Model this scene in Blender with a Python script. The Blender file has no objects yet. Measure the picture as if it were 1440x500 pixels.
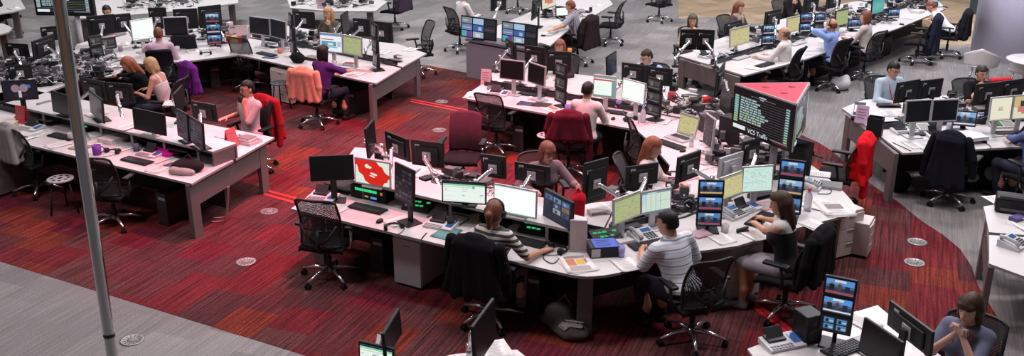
import bpy, bmesh, math, random, os
import numpy as np
from mathutils import Vector, Matrix
random.seed(7)
COL = bpy.context.scene.collection
F, TH, H = 1350.0, math.radians(20.3), 4.76          # camera: focal length in pixels of a 1440 px wide frame, pitch down, height


def at(u, v, z=0.73):
    """world point of height z seen at (u, v) of the photograph"""
    x = (u - 720) / F
    y = (250 - v) / F
    d = Vector((x, math.cos(TH) + y * math.sin(TH), -math.sin(TH) + y * math.cos(TH)))
    return Vector((0, 0, H)) + d * ((z - H) / d.z)


def seen(p):
    dz = p[2] - H
    dep = p[1] * math.cos(TH) - dz * math.sin(TH)
    up = p[1] * math.sin(TH) + dz * math.cos(TH)
    return (720 + F * p[0] / dep, 250 - F * up / dep)


def height_at(p, v):
    """height above the floor point p at which the vertical through p crosses image row v"""
    lo, hi = 0.0, 4.0
    for _ in range(40):
        m = (lo + hi) / 2
        if seen((p[0], p[1], m))[1] > v:
            lo = m
        else:
            hi = m
    return lo


# ---------------------------------------------------------------- materials
MATS = {}


def mat(name, col, rough=0.5, metal=0.0, noise=0.0, scale=40.0, emit=None, strength=1.0, bump=0.0, coat=0.0):
    if name in MATS:
        return MATS[name]
    m = bpy.data.materials.new(name)
    m.use_nodes = True
    nt = m.node_tree
    b = nt.nodes['Principled BSDF']
    b.inputs['Base Color'].default_value = (*col, 1)
    b.inputs['Roughness'].default_value = rough
    b.inputs['Metallic'].default_value = metal
    b.inputs['Coat Weight'].default_value = coat
    b.inputs['Specular IOR Level'].default_value = .12 if rough > .85 else (.3 if max(col) < .05 else .5)
    if emit is not None:
        b.inputs['Emission Color'].default_value = (*emit, 1)
        b.inputs['Emission Strength'].default_value = strength
    if noise or bump:
        tc = nt.nodes.new('ShaderNodeTexCoord')
        n = nt.nodes.new('ShaderNodeTexNoise')
        n.inputs['Scale'].default_value = scale
        n.inputs['Detail'].default_value = 4
        nt.links.new(tc.outputs['Object'], n.inputs['Vector'])
        if noise:
            mx = nt.nodes.new('ShaderNodeMix')
            mx.data_type = 'RGBA'
            mx.inputs[6].default_value = (*[c * (1 - noise) for c in col], 1)
            mx.inputs[7].default_value = (*[min(1, c * (1 + noise)) for c in col], 1)
            nt.links.new(n.outputs['Fac'], mx.inputs[0])
            nt.links.new(mx.outputs[2], b.inputs['Base Color'])
        if bump:
            bp = nt.nodes.new('ShaderNodeBump')
            bp.inputs['Strength'].default_value = bump
            bp.inputs['Distance'].default_value = 0.01
            nt.links.new(n.outputs['Fac'], bp.inputs['Height'])
            nt.links.new(bp.outputs['Normal'], b.inputs['Normal'])
    MATS[name] = m
    return m


def glow(col, s=1.0):
    key = 'screen_%02x%02x%02x_%d' % (*[int(max(0, min(1, c)) * 255) for c in col], int(s * 100))
    return mat(key, (0.01, 0.01, 0.012), 0.25, emit=col, strength=s)


def cloth(col, **k):
    key = 'cloth_%02x%02x%02x' % tuple(int(c * 255) for c in col)
    return mat(key, col, 0.95, noise=0.25, scale=14, bump=0.35, **k)


def flat(col, rough=0.6):
    key = 'plain_%02x%02x%02x' % tuple(int(c * 255) for c in col)
    return mat(key, col, rough)


def striped(name, a, b, period, axis=2, duty=0.5, c=None):
    """horizontal stripes woven in a shirt"""
    if name in MATS:
        return MATS[name]
    m = bpy.data.materials.new(name)
    m.use_nodes = True
    nt = m.node_tree
    bs = nt.nodes['Principled BSDF']
    bs.inputs['Roughness'].default_value = 0.9
    tc = nt.nodes.new('ShaderNodeTexCoord')
    sp = nt.nodes.new('ShaderNodeSeparateXYZ')
    nt.links.new(tc.outputs['Object'], sp.inputs[0])
    md = nt.nodes.new('ShaderNodeMath')
    md.operation = 'MULTIPLY'
    md.inputs[1].default_value = 1 / period
    nt.links.new(sp.outputs[axis], md.inputs[0])
    fr = nt.nodes.new('ShaderNodeMath')
    fr.operation = 'FRACT'
    nt.links.new(md.outputs[0], fr.inputs[0])
    cr = nt.nodes.new('ShaderNodeValToRGB')
    cr.color_ramp.interpolation = 'CONSTANT'
    cr.color_ramp.elements[0].color = (*a, 1)
    cr.color_ramp.elements[1].position = duty
    cr.color_ramp.elements[1].color = (*b, 1)
    if c:
        e = cr.color_ramp.elements.new(duty * 0.55)
        e.color = (*c, 1)
        e = cr.color_ramp.elements.new(duty * 0.75)
        e.color = (*a, 1)
    nt.links.new(fr.outputs[0], cr.inputs[0])
    nt.links.new(cr.outputs[0], bs.inputs['Base Color'])
    MATS[name] = m
    return m


def mesh_fabric(name, col, hole=0.33):
    """woven see-through chair mesh: tiny holes between threads"""
    if name in MATS:
        return MATS[name]
    m = bpy.data.materials.new(name)
    m.use_nodes = True
    nt = m.node_tree
    b = nt.nodes['Principled BSDF']
    b.inputs['Base Color'].default_value = (*col, 1)
    b.inputs['Roughness'].default_value = 0.7
    out = nt.nodes['Material Output']
    tr = nt.nodes.new('ShaderNodeBsdfTransparent')
    mx = nt.nodes.new('ShaderNodeMixShader')
    tc = nt.nodes.new('ShaderNodeTexCoord')
    v = nt.nodes.new('ShaderNodeTexVoronoi')
    v.inputs['Scale'].default_value = 120
    v.inputs['Randomness'].default_value = 0.25
    nt.links.new(tc.outputs['Object'], v.inputs['Vector'])
    lt = nt.nodes.new('ShaderNodeMath')
    lt.operation = 'LESS_THAN'
    lt.inputs[1].default_value = hole
    nt.links.new(v.outputs['Distance'], lt.inputs[0])
    nt.links.new(lt.outputs[0], mx.inputs[0])
    nt.links.new(b.outputs[0], mx.inputs[1])
    nt.links.new(tr.outputs[0], mx.inputs[2])
    nt.links.new(mx.outputs[0], out.inputs[0])
    MATS[name] = m
    return m


BLACK = mat('black_plastic', (0.012, 0.012, 0.014), 0.45)
SCREEN_OFF = mat('dark_screen', (0.010, 0.011, 0.013), 0.22)
DARKGREY = mat('dark_grey_plastic', (0.035, 0.035, 0.04), 0.5)
GREYP = mat('grey_plastic', (0.33, 0.33, 0.35), 0.5)
SILVER = mat('silver_plastic', (0.5, 0.5, 0.52), 0.35, 0.4)
ALU = mat('polished_aluminium', (0.72, 0.72, 0.74), 0.25, 0.9)
CHROME = mat('brushed_chrome', (0.82, 0.82, 0.84), 0.07, 1.0)
WHITE = mat('white_laminate', (0.59, 0.56, 0.565), 0.38, noise=0.03, scale=6)
EDGE = mat('grey_desk_edge', (0.30, 0.28, 0.28), 0.5)
TAUPE = mat('taupe_desk_panel', (0.135, 0.11, 0.11), 0.6, noise=0.06, scale=30)
DPANEL = mat('shade_dark_panel', (0.03, 0.027, 0.028), 0.7)  # near-black colour stands in for the shade under the desks
PEDG = mat('grey_pedestal', (0.46, 0.46, 0.50), 0.5, noise=0.05, scale=30)
PEDW = mat('white_pedestal', (0.62, 0.56, 0.54), 0.5)
PAPER = mat('paper', (0.78, 0.75, 0.74), 0.8)
INK = mat('print_ink', (0.12, 0.11, 0.12), 0.8)
LABELW = mat('white_sticker', (0.55, 0.55, 0.56), 0.6)
RUBBER = mat('rubber', (0.01, 0.01, 0.01), 0.8)
SEATF = mat('black_seat_fabric', (0.018, 0.017, 0.019), 0.95, noise=0.2, scale=60)
MESHB = mesh_fabric('black_chair_mesh', (0.022, 0.021, 0.024))
FRAMEB = mat('black_chair_frame', (0.02, 0.02, 0.022), 0.4)
REDTOP = mat('red_panel', (0.75, 0.03, 0.07), 0.5)


# ---------------------------------------------------------------- mesh building
class MB:
    def __init__(self):
        self.v, self.f, self.m, self.s = [], [], [], []

    def add(self, verts, faces, mi=0, smooth=False):
        o = len(self.v)
        self.v += [tuple(p) for p in verts]
        self.f += [tuple(i + o for i in f) for f in faces]
        self.m += [mi] * len(faces)
        self.s += [smooth] * len(faces)
        return self

    def box(self, c, s, mi=0, rot=None, bev=0.0, taper=1.0):
        hx, hy, hz = s[0] / 2, s[1] / 2, s[2] / 2
        if bev:
            bv = min(bev, hx * .9, hy * .9, hz * .9)
            bm = bmesh.new()
            bmesh.ops.create_cube(bm, size=1)
            for q in bm.verts:
                q.co = Vector((q.co.x * s[0], q.co.y * s[1], q.co.z * s[2]))
            bmesh.ops.bevel(bm, geom=bm.edges[:], offset=bv, segments=2, affect='EDGES', profile=0.5)
            vs = [q.co.copy() for q in bm.verts]
            bm.verts.index_update()
            fs = [[q.index for q in f.verts] for f in bm.faces]
            bm.free()
        else:
            vs = [Vector((x * hx, y * hy, z * hz)) for z in (-1, 1) for y in (-1, 1) for x in (-1, 1)]
            fs = [(0, 2, 3, 1), (4, 5, 7, 6), (0, 1, 5, 4), (2, 6, 7, 3), (0, 4, 6, 2), (1, 3, 7, 5)]
        if taper != 1.0:
            for q in vs:
                if q.z > 0:
                    q.x *= taper
                    q.y *= taper
        if rot is not None:
            vs = [rot @ q for q in vs]
        c = Vector(c)
        return self.add([q + c for q in vs], fs, mi)

    def bar(self, a, b, w, h, mi=0, up=(0, 0, 1), bev=0.0):
        a, b = Vector(a), Vector(b)
        d = b - a
        L = d.length
        d.normalize()
        up = Vector(up)
        if abs(d.dot(up)) > 0.98:
            up = Vector((1, 0, 0))
        s = d.cross(up).normalized()
        u = s.cross(d)
        R = Matrix((s, d, u)).transposed()
        return self.box((a + b) / 2, (w, L, h), mi, R, bev)

    def tube(self, pts, r, n=8, mi=0, caps=True, smooth=True):
        pts = [Vector(p) for p in pts]
        rs = r if isinstance(r, (list, tuple)) else [r] * len(pts)
        vs, fs = [], []
        t0 = (pts[1] - pts[0]).normalized()
        ref = Vector((0, 0, 1)) if abs(t0.z) < 0.9 else Vector((1, 0, 0))
        u = t0.cross(ref).normalized()
        for i, p in enumerate(pts):
            t = (pts[min(i + 1, len(pts) - 1)] - pts[max(i - 1, 0)]).normalized()
            u = (u - t * u.dot(t)).normalized()
            w = t.cross(u)
            for k in range(n):
                a = 2 * math.pi * k / n
                vs.append(p + (u * math.cos(a) + w * math.sin(a)) * rs[i])
        for i in range(len(pts) - 1):
            for k in range(n):
                a, b = i * n + k, i * n + (k + 1) % n
                fs.append((a, b, b + n, a + n))
        if caps:
            fs.append(tuple(range(n))[::-1])
            fs.append(tuple(range(len(vs) - n, len(vs))))
        return self.add(vs, fs, mi, smooth)

    def lathe(self, prof, c=(0, 0, 0), n=20, mi=0, smooth=True):
        vs, fs = [], []
        for r, z in prof:
            for k in range(n):
                a = 2 * math.pi * k / n
                vs.append((c[0] + r * math.cos(a), c[1] + r * math.sin(a), c[2] + z))
        m = len(prof)
        for i in range(m - 1):
            for k in range(n):
                a, b = i * n + k, i * n + (k + 1) % n
                fs.append((a, b, b + n, a + n))
        fs.append(tuple(range(n))[::-1])
        fs.append(tuple(range((m - 1) * n, m * n)))
        return self.add(vs, fs, mi, smooth)

    def prism(self, poly, z0, z1, mi=0, side=None):
        n = len(poly)
        ar = sum(poly[i][0] * poly[(i + 1) % n][1] - poly[(i + 1) % n][0] * poly[i][1] for i in range(n))
        if ar < 0:
            poly = poly[::-1]
        vs = [(p[0], p[1], z0) for p in poly] + [(p[0], p[1], z1) for p in poly]
        self.add(vs, [tuple(range(n))[::-1], tuple(range(n, 2 * n))], mi)
        self.add(vs, [(i, (i + 1) % n, n + (i + 1) % n, n + i) for i in range(n)], mi if side is None else side)
        return self

    def quad(self, a, b, c, d, mi=0):
        return self.add([a, b, c, d], [(0, 1, 2, 3)], mi)

    def grid(self, fn, nu, nv, mi=0, thick=0.0, smooth=True):
        """surface fn(u, v) on the unit square, given thickness along its normal"""
        P = [[Vector(fn(i / nu, j / nv)) for j in range(nv + 1)] for i in range(nu + 1)]
        vs = [p for row in P for p in row]
        N = nv + 1
        fs = [(i * N + j, (i + 1) * N + j, (i + 1) * N + j + 1, i * N + j + 1) for i in range(nu) for j in range(nv)]
        if not thick:
            return self.add(vs, fs, mi, smooth)
        back = []
        for i in range(nu + 1):
            for j in range(nv + 1):
                a = P[min(i + 1, nu)][j] - P[max(i - 1, 0)][j]
                b = P[i][min(j + 1, nv)] - P[i][max(j - 1, 0)]
                nn = a.cross(b)
                nn = nn.normalized() if nn.length > 1e-9 else Vector((0, 0, 1))
                back.append(P[i][j] - nn * thick)
        o = len(vs)
        vs = vs + back
        fs += [tuple(x + o for x in f[::-1]) for f in fs]
        rim = [i * N for i in range(nu + 1)] + [nu * N + j for j in range(1, N)] + [i * N + nv for i in range(nu - 1, -1, -1)] + [j for j in range(nv - 1, 0, -1)]
        for k in range(len(rim)):
            a, b = rim[k], rim[(k + 1) % len(rim)]
            fs.append((b, a, a + o, b + o))
        return self.add(vs, fs, mi, smooth)

    def build(self, name, mats, parent=None):
        me = bpy.data.meshes.new(name)
        me.from_pydata(self.v, [], self.f)
        for m in (mats if isinstance(mats, (list, tuple)) else [mats]):
            me.materials.append(m)
        me.polygons.foreach_set('material_index', self.m)
        me.polygons.foreach_set('use_smooth', self.s)
        me.update()
        return link(name, me, parent)


def link(name, me, parent=None):
    o = bpy.data.objects.new(name, me)
    COL.objects.link(o)
    if parent is not None:
        o.parent = parent
    return o


def tag(o, label=None, cat=None, group=None, kind=None):
    if label:
        o['label'] = label
    if cat:
        o['category'] = cat
    if group:
        o['group'] = group
    if kind:
        o['kind'] = kind
    return o


def empty(name, label, cat, loc=(0, 0, 0), rz=0.0, group=None):
    o = bpy.data.objects.new(name, None)
    o.empty_display_size = 0.1
    COL.objects.link(o)
    o.location = loc
    o.rotation_euler = (0, 0, rz)
    return tag(o, label, cat, group)


KIDS = {}


def copy_tree(o, parent=None, kids=None):
    c = o.copy()
    COL.objects.link(c)
    if parent is not None:
        c.parent = parent
    for ch in list(o.children):
        copy_tree(ch, c)
    return c


PROTO = {}


def inst(key, builder, name, label, cat, loc, rz=0.0, group=None, scale=1.0):
    """the first call builds the thing with its parts; later calls copy it, part by part"""
    if key not in PROTO:
        o = empty(name, label, cat, loc, rz, group)
        builder(o)
        PROTO[key] = o
    else:
        o = copy_tree(PROTO[key])
        o.location = loc
        o.rotation_euler = (0, 0, rz)
        if 'group' in o.keys():
            del o['group']
        tag(o, label, cat, group)
    o.scale = (scale, scale, scale)
    return o


def D(deg):
    return math.radians(deg)
EXPOSURE = -0.08
WORLD, WORLD_COL = 0.08, (0.95, 0.93, 1.0)
LAMPS = [(('ceiling_light_%d' % k, (x, y, 9.5), 2.6, p, c), dict(size_y=1.2)) for k, (x, y, p, c) in enumerate([
    (-6, 7, 330, (1, .91, .93)), (0, 9, 370, (1, .87, .91)), (6, 9, 450, (1, .97, .97)), (-7, 16, 420, (1, .87, .91)), (0, 16, 390, (1, .82, .87)), (7, 16, 620, (1, .97, .98)),
    (-8, 24, 820, (.97, 1, 1)), (0, 24, 600, (.97, 1, 1)), (10, 23, 1000, (.95, .95, 1))])]
SPOTS = [('red_spot_a', (-1.0, 12.5, 9), (-2.0, 12.8, 0), 5200, (1, .08, .17), 56), ('red_spot_b', (1.0, 12.5, 9), (1.6, 12.2, 0), 1800, (1, .10, .22), 34), ('added_column_fill', (7.0, 15.5, 6.5), (11, 20.5, 1.6), 4600, (.88, .87, 1), 34)]  # the last spot is an added light, only there to brighten the column
# ---------------------------------------------------------------- signed-distance modelling for bodies and draped clothes
def sdf_mesh(prims, h, cuts=()):
    lo, hi = np.full(3, 1e9), np.full(3, -1e9)
    bbs = []
    for p in prims:
        if p[0] == 'c':
            a, b = np.minimum(np.array(p[1]) - p[3], np.array(p[2]) - p[4]), np.maximum(np.array(p[1]) + p[3], np.array(p[2]) + p[4])
            a = np.minimum(a, np.minimum(np.array(p[1]) - p[3], np.array(p[2]) - p[4]))
            a = np.minimum(np.array(p[1]) - p[3], np.array(p[2]) - p[4])
            b = np.maximum(np.array(p[1]) + p[3], np.array(p[2]) + p[4])
        elif p[0] == 'e':
            r = max(p[2])
            a, b = np.array(p[1]) - r, np.array(p[1]) + r
        else:
            r = float(np.linalg.norm(p[2]))
            a, b = np.array(p[1]) - r, np.array(p[1]) + r
        bbs.append((a, b))
        lo, hi = np.minimum(lo, a), np.maximum(hi, b)
    lo = lo - 3 * h
    n = np.ceil((hi + 3 * h - lo) / h).astype(int) + 1
    ax = [lo[i] + h * np.arange(n[i]) for i in range(3)]
    G = np.full(n, 1.0, np.float32)
    for p, (a, b) in zip(prims, bbs):
        k = p[-1]
        m = k + 2 * h
        i0 = np.maximum(0, np.floor((a - m - lo) / h).astype(int))
        i1 = np.minimum(n, np.ceil((b + m - lo) / h).astype(int) + 1)
        sl = tuple(slice(i0[i], i1[i]) for i in range(3))
        X = ax[0][sl[0]][:, None, None]
        Y = ax[1][sl[1]][None, :, None]
        Z = ax[2][sl[2]][None, None, :]
        if p[0] == 'c':
            A, B, ra, rb = np.array(p[1], float), np.array(p[2], float), p[3], p[4]
            d = B - A
            L2 = max(float(d @ d), 1e-9)
            t = np.clip(((X - A[0]) * d[0] + (Y - A[1]) * d[1] + (Z - A[2]) * d[2]) / L2, 0, 1)
            q = np.sqrt((X - A[0] - t * d[0]) ** 2 + (Y - A[1] - t * d[1]) ** 2 + (Z - A[2] - t * d[2]) ** 2) - (ra + (rb - ra) * t)
        else:
            c, r, R = np.array(p[1], float), np.array(p[2], float), np.array(p[3], float)
            dx, dy, dz = X - c[0], Y - c[1], Z - c[2]
            u = [R[0, i] * dx + R[1, i] * dy + R[2, i] * dz for i in range(3)]
            if p[0] == 'e':
                k0 = np.sqrt(sum((u[i] / r[i]) ** 2 for i in range(3)))
                k1 = np.sqrt(sum((u[i] / r[i] ** 2) ** 2 for i in range(3))) + 1e-9
                q = k0 * (k0 - 1) / k1
            else:
                rd = 0.03
                e = [np.abs(u[i]) - (r[i] - rd) for i in range(3)]
                q = np.sqrt(sum(np.maximum(x, 0) ** 2 for x in e)) + np.minimum(np.maximum(np.maximum(e[0], e[1]), e[2]), 0) - rd
        g = G[sl]
        if k > 0:
            hh = np.maximum(k - np.abs(g - q), 0) / k
            G[sl] = np.minimum(g, q) - hh * hh * k * 0.25
        else:
            G[sl] = np.minimum(g, q)
    X, Y, Z = ax[0][:, None, None], ax[1][None, :, None], ax[2][None, None, :]
    for c in cuts:
        G = np.maximum(G, c(X, Y, Z))
    # surface nets
    s = G < 0
    cs = [(i, j, k) for i in (0, 1) for j in (0, 1) for k in (0, 1)]
    sh = tuple(x - 1 for x in G.shape)

    def cut(arr, o):
        return arr[o[0]:o[0] + sh[0], o[1]:o[1] + sh[1], o[2]:o[2] + sh[2]]
    tot = sum(cut(s, o).astype(np.int8) for o in cs)
    mix = (tot > 0) & (tot < 8)
    cells = np.argwhere(mix)
    idx = np.full(sh, -1, np.int64)
    idx[mix] = np.arange(len(cells))
    acc = np.zeros((len(cells), 3))
    cnt = np.zeros(len(cells))
    for a in cs:
        for b in cs:
            if sum(b) - sum(a) == 1 and all(b[i] >= a[i] for i in range(3)):
                fa = G[cells[:, 0] + a[0], cells[:, 1] + a[1], cells[:, 2] + a[2]]
                fb = G[cells[:, 0] + b[0], cells[:, 1] + b[1], cells[:, 2] + b[2]]
                cr = (fa < 0) != (fb < 0)
                t = np.where(cr, fa / np.where(cr, fa - fb, 1), 0)
                pos = np.array(a)[None] + t[:, None] * (np.array(b) - np.array(a))[None]
                acc += np.where(cr[:, None], pos, 0)
                cnt += cr
    V = lo + h * (cells + acc / np.maximum(cnt, 1)[:, None])
    faces = []
    for d in range(3):
        e1, e2 = (d + 1) % 3, (d + 2) % 3
        sa = [slice(None)] * 3
        sb = [slice(None)] * 3
        sa[d], sb[d] = slice(0, -1), slice(1, None)
        A, B = s[tuple(sa)], s[tuple(sb)]
        ed = np.argwhere(A != B)
        ed = ed[(ed[:, e1] > 0) & (ed[:, e2] > 0) & (ed[:, e1] < G.shape[e1] - 1) & (ed[:, e2] < G.shape[e2] - 1)]
        if not len(ed):
            continue
        flip = A[ed[:, 0], ed[:, 1], ed[:, 2]]
        q = []
        for o1, o2 in ((1, 1), (0, 1), (0, 0), (1, 0)):
            c = ed.copy()
            c[:, e1] -= o1
            c[:, e2] -= o2
            q.append(idx[c[:, 0], c[:, 1], c[:, 2]])
        q = np.stack(q, 1)
        q = np.where(flip[:, None], q, q[:, ::-1])
        faces.append(q)
    return V, np.concatenate(faces)


def sdf_object(name, prims, h, material, parent, cuts=()):
    V, Fc = sdf_mesh(prims, h, cuts)
    me = bpy.data.meshes.new(name)
    me.vertices.add(len(V))
    me.vertices.foreach_set('co', V.ravel())
    me.loops.add(Fc.size)
    me.loops.foreach_set('vertex_index', Fc.ravel().astype(np.int32))
    me.polygons.add(len(Fc))
    me.polygons.foreach_set('loop_start', np.arange(0, Fc.size, 4, dtype=np.int32))
    me.polygons.foreach_set('use_smooth', np.ones(len(Fc), bool))
    me.materials.append(material)
    me.update(calc_edges=True)
    me.validate()
    return link(name, me, parent)


I3 = np.eye(3)


def rotx(a):
    c, s = math.cos(a), math.sin(a)
    return np.array([[1, 0, 0], [0, c, -s], [0, s, c]])


def roty(a):
    c, s = math.cos(a), math.sin(a)
    return np.array([[c, 0, s], [0, 1, 0], [-s, 0, c]])


def rotz(a):
    c, s = math.cos(a), math.sin(a)
    return np.array([[c, -s, 0], [s, c, 0], [0, 0, 1]])


def unit(v):
    return v / (np.linalg.norm(v) + 1e-9)


def skin_mat(tone):
    return mat('skin_%s' % tone, {'fair': (0.62, 0.36, 0.27), 'warm': (0.55, 0.27, 0.18), 'tan': (0.44, 0.21, 0.13)}[tone], 0.55, noise=0.06, scale=20)


def hair_mat(col):
    return mat('hair_%02x%02x%02x' % tuple(int(c * 255) for c in col), col, 0.5, noise=0.45, scale=55, bump=0.4)


HANDS = {'type': (0.35, (0, 0.0, -1)), 'fist': (1.15, None), 'flat': (0.15, (0, 0, -1)), 'relax': (0.6, None)}


def person(label, head_px, heading, hair=(0.03, 0.02, 0.015), style='short', top=(0.8, 0.8, 0.8), bottom=(0.03, 0.03, 0.04),
           tone='fair', sex='m', lean=8, side=0, twist=0, hp=10, hy=0, hr=0, L='type', R='type', sleeve=1.0, top_mat=None,
           skirt=False, glasses=False, h=0.009, face=True, headset=False, seat=0.0, collar=True, lanyard=None, vest=None, straps=False,
           scale=1.0, scarf=None, knee=0.0, bare_legs=False, shoes=(0.02, 0.02, 0.02), group=None, lpole=None, rpole=None, top_label=None, bulk=1.0):
    """a seated figure: its local +Y is where it faces; head_px is the image position of the head's centre"""
    sx = (1.0 if sex == 'm' else 0.9) * bulk
    pz = 0.555 + seat
    Rt = rotz(D(twist)) @ roty(D(side)) @ rotx(-D(lean))

    def T(x, y, z):
        # the spine bends: the lower part leans less than the upper part
        return np.array([0, 0, pz]) + Rt @ np.array([x, y, z])
    hR = rotz(D(hy)) @ rotx(-D(hp)) @ roty(D(hr))
    nb = T(0, -0.005, 0.50)
    hc = nb + np.array([0, 0, 0.05]) * 0.6 + hR @ np.array([0, 0.015, 0.115]) + (Rt @ np.array([0, 0, 1])) * 0.02
    rz = D(heading - 90)
    c, s = math.cos(rz), math.sin(rz)
    g = at(head_px[0], head_px[1], hc[2] * scale)
    base = np.array([g.x - (c * hc[0] - s * hc[1]) * scale, g.y - (s * hc[0] + c * hc[1]) * scale])

    def loc(p):
        if isinstance(p, tuple) and p and p[0] == 'px':
            w = at(p[1], p[2], p[3])
            dx, dy = (w.x - base[0]) / scale, (w.y - base[1]) / scale
            return np.array([c * dx + s * dy, -s * dx + c * dy, p[3] / scale])
        return np.array(p, float)
    root = empty('person', label, 'person', (base[0], base[1], 0), rz, group)
    root.scale = (scale,) * 3
    sk = skin_mat(tone)
    # --- torso
    tors = lambda p: [('e', T(0, -.01, .0), (.17 * sx + .008 + p, .125 + p, .12 + p), Rt, .05),
                      ('e', T(0, 0, .17), (.143 * sx + p, .102 + p, .17 + p), Rt, .06),
                      ('e', T(0, .005, .35), (.165 * sx + p, .112 + p, .17 + p), Rt, .06),
                      ('c', T(-.145 * sx, -.005, .455), T(.145 * sx, -.005, .455), .055 + p, .055 + p, .05)] + \
        ([('e', T(sg * .075, .085, .33), (.068 + p, .06 + p, .065 + p), Rt, .04) for sg in (-1, 1)] if sex == 'f' else [])
    body = tors(0)
    body.append(('c', T(0, -.012, .46), hc + hR @ np.array([0, -.02, -.06]), .058 * sx, .052 * sx, .03))
    # --- head
    hd = lambda x, y, z: hc + hR @ np.array([x, y, z])
    body += [('e', hd(0, -.012, .03), (.073, .092, .088), hR, .02), ('e', hd(0, .02, -.03), (.058, .069, .083), hR, .03),
             ('c', hd(0, .052, -.088), hd(0, .05, -.086), .026, .026, .03),
             ('e', hd(0, .068, .028), (.05, .018, .012), hR, .015),
             ('c', hd(0, .084, .01), hd(0, .101, -.024), .009, .0135, .012),
             ('e', hd(.075, -.008, -.008), (.012, .022, .032), hR, .008), ('e', hd(-.075, -.008, -.008), (.012, .022, .032), hR, .008),
             ('c', hd(-.02, .076, -.056), hd(.02, .076, -.056), .009, .009, .012)]
    # --- arms
    topp = tors(.012)
    U, FO = 0.285, 0.25
    hand_pose = {'type': ((.15, .40, .765), 'type'), 'lap': ((.10, .26, .66), 'relax'), 'mouse': ((.24, .42, .765), 'flat'),
                 'face': (None, 'fist'), 'ear': (None, 'fist'), 'down': ((.27, .12, .60), 'relax')}
    for sg, tgt, pol in ((1, R, rpole), (-1, L, lpole)):
        hs = None
        if isinstance(tgt, tuple) and isinstance(tgt[-1], str) and tgt[0] != 'px':
            tgt, hs = tgt[0], tgt[1]
        elif isinstance(tgt, tuple) and tgt[0] == 'px' and len(tgt) > 4:
            hs = tgt[4]
        if isinstance(tgt, str):
            pt, hs0 = hand_pose[tgt]
            hs = hs or hs0
            if tgt == 'face':
                W = hd(sg * .065, .115, -.205)
            elif tgt == 'ear':
                W = hd(sg * .12, .06, -.09)
            else:
                W = np.array([sg * pt[0], pt[1], pt[2]])
            reach = tgt in ('face', 'ear')
        else:
            W = loc(tgt)
            reach = False
            hs = hs or 'type'
        S = T(sg * .175 * sx, -.005, .45)
        dv = W - S
        dl = np.linalg.norm(dv)
        if dl > (U + FO) * .985:
            W = S + dv / dl * (U + FO) * .985
            dv = W - S
            dl = np.linalg.norm(dv)
        a = (U * U - FO * FO + dl * dl) / (2 * dl)
        hh = math.sqrt(max(U * U - a * a, 1e-6))
        pole = np.array(pol, float) if pol is not None else np.array([sg * .7, -.35, -1.0])
        dn = unit(dv)
        pp = unit(pole - dn * (pole @ dn))
        E = S + dn * a + pp * hh
        body += [('c', S, E, .05 * sx, .04 * sx, .03), ('c', E, W, .041 * sx, .026 * sx, .02)]
        # sleeves
        if sleeve > 0:
            if sleeve <= .5:
                topp.append(('c', S, S + (E - S) * sleeve * 2, .062 * sx, .058 * sx, .03))
            else:
                topp.append(('c', S, E, .064 * sx, .054 * sx, .03))
                topp.append(('c', E, E + (W - E) * (sleeve - .5) * 2 * .97, .054 * sx, .039 * sx, .02))
        # hand: palm, four fingers, thumb
        fd = unit(W - E)
        curl, nr = HANDS[hs]
        if reach:
            tgtp = hc + hR @ np.array([0, .05, 0]) if tgt == 'face' else hd(sg * .09, 0, 0)
            fd2 = unit(hd(sg * .055, .10, -.08) - W) if tgt == 'face' else unit(hd(sg * .1, 0.0, .03) - W)
            nrm = unit(tgtp - W)
            fd = fd2
        elif nr is not None:
            fd = unit(fd + np.array([0, .0, -fd[2] * .8]))
            nrm = np.array(nr, float)
        else:
            nrm = unit(np.array([-sg * 1.0, 0.2, -.3]))
        nrm = unit(nrm - fd * (nrm @ fd))
        sd = unit(np.cross(fd, nrm)) * 1.0
        inward = np.array([-sg, 0, .3])
        if sd @ inward < 0:
            sd = -sd
        kn = []
        for q in range(4):
            o = (1.5 - q) * .0185
            K = W + fd * (.085 - abs(q - 1.2) * .004) + sd * o
            kn.append(K)
            body.append(('c', W + fd * .012 + sd * o * .6, K, .0165, .0125, .012))
        for q, ln in enumerate((.070, .079, .074, .056)):
            K = kn[q]
            d1 = unit(fd * math.cos(curl * .8) + nrm * math.sin(curl * .8))
            d2 = unit(fd * math.cos(curl * 1.9) + nrm * math.sin(curl * 1.9))
            sp = sd * (1.5 - q) * .06
            M = K + unit(d1 + sp) * ln * .55
            body += [('c', K, M, .0098, .009, .003), ('c', M, M + unit(d2 + sp) * ln * .45, .009, .0075, .003)]
        tb = W + fd * .022 + sd * .026
        tm = tb + unit(fd * .65 + sd * .75 + nrm * .25) * .042
        body += [('c', W + fd * .01 + sd * .012, tb, .016, .0135, .01), ('c', tb, tm, .013, .0105, .004),
                 ('c', tm, tm + unit(fd * .95 + sd * .1 + nrm * .45) * .03, .0105, .0085, .003)]
    # --- legs
    legp, shoe = [], []
    legp += [('e', np.array([0, -.01, pz - .005]), (.178 * sx + .012, .138, .115), I3, .05)]
    for sg in (-1, 1):
        hp_ = np.array([sg * .092, .03, pz - .03])
        kn_ = np.array([sg * (.10 + .06 * (sex == 'm')), .44, .51 + seat * .5 + knee])
        an = np.array([sg * .11, .40 - knee * 2, .085])
        toe = an + np.array([sg * .03, .17, -.048])
        body += [('c', hp_, kn_, .082 * sx, .056 * sx, .03), ('c', kn_, an + np.array([0, -.01, .15]), .055 * sx, .05 * sx, .03),
                 ('c', an + np.array([0, -.01, .15]), an, .05 * sx, .035, .03), ('c', an + np.array([0, -.02, -.045]), toe, .036, .03, .02)]
        legp.append(('c', hp_, kn_, .098 * sx, .068 * sx, .03))
        if not (skirt or bare_legs):
            legp += [('c', kn_, an + np.array([0, 0, .02]), .067 * sx, .058, .03)]
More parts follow.
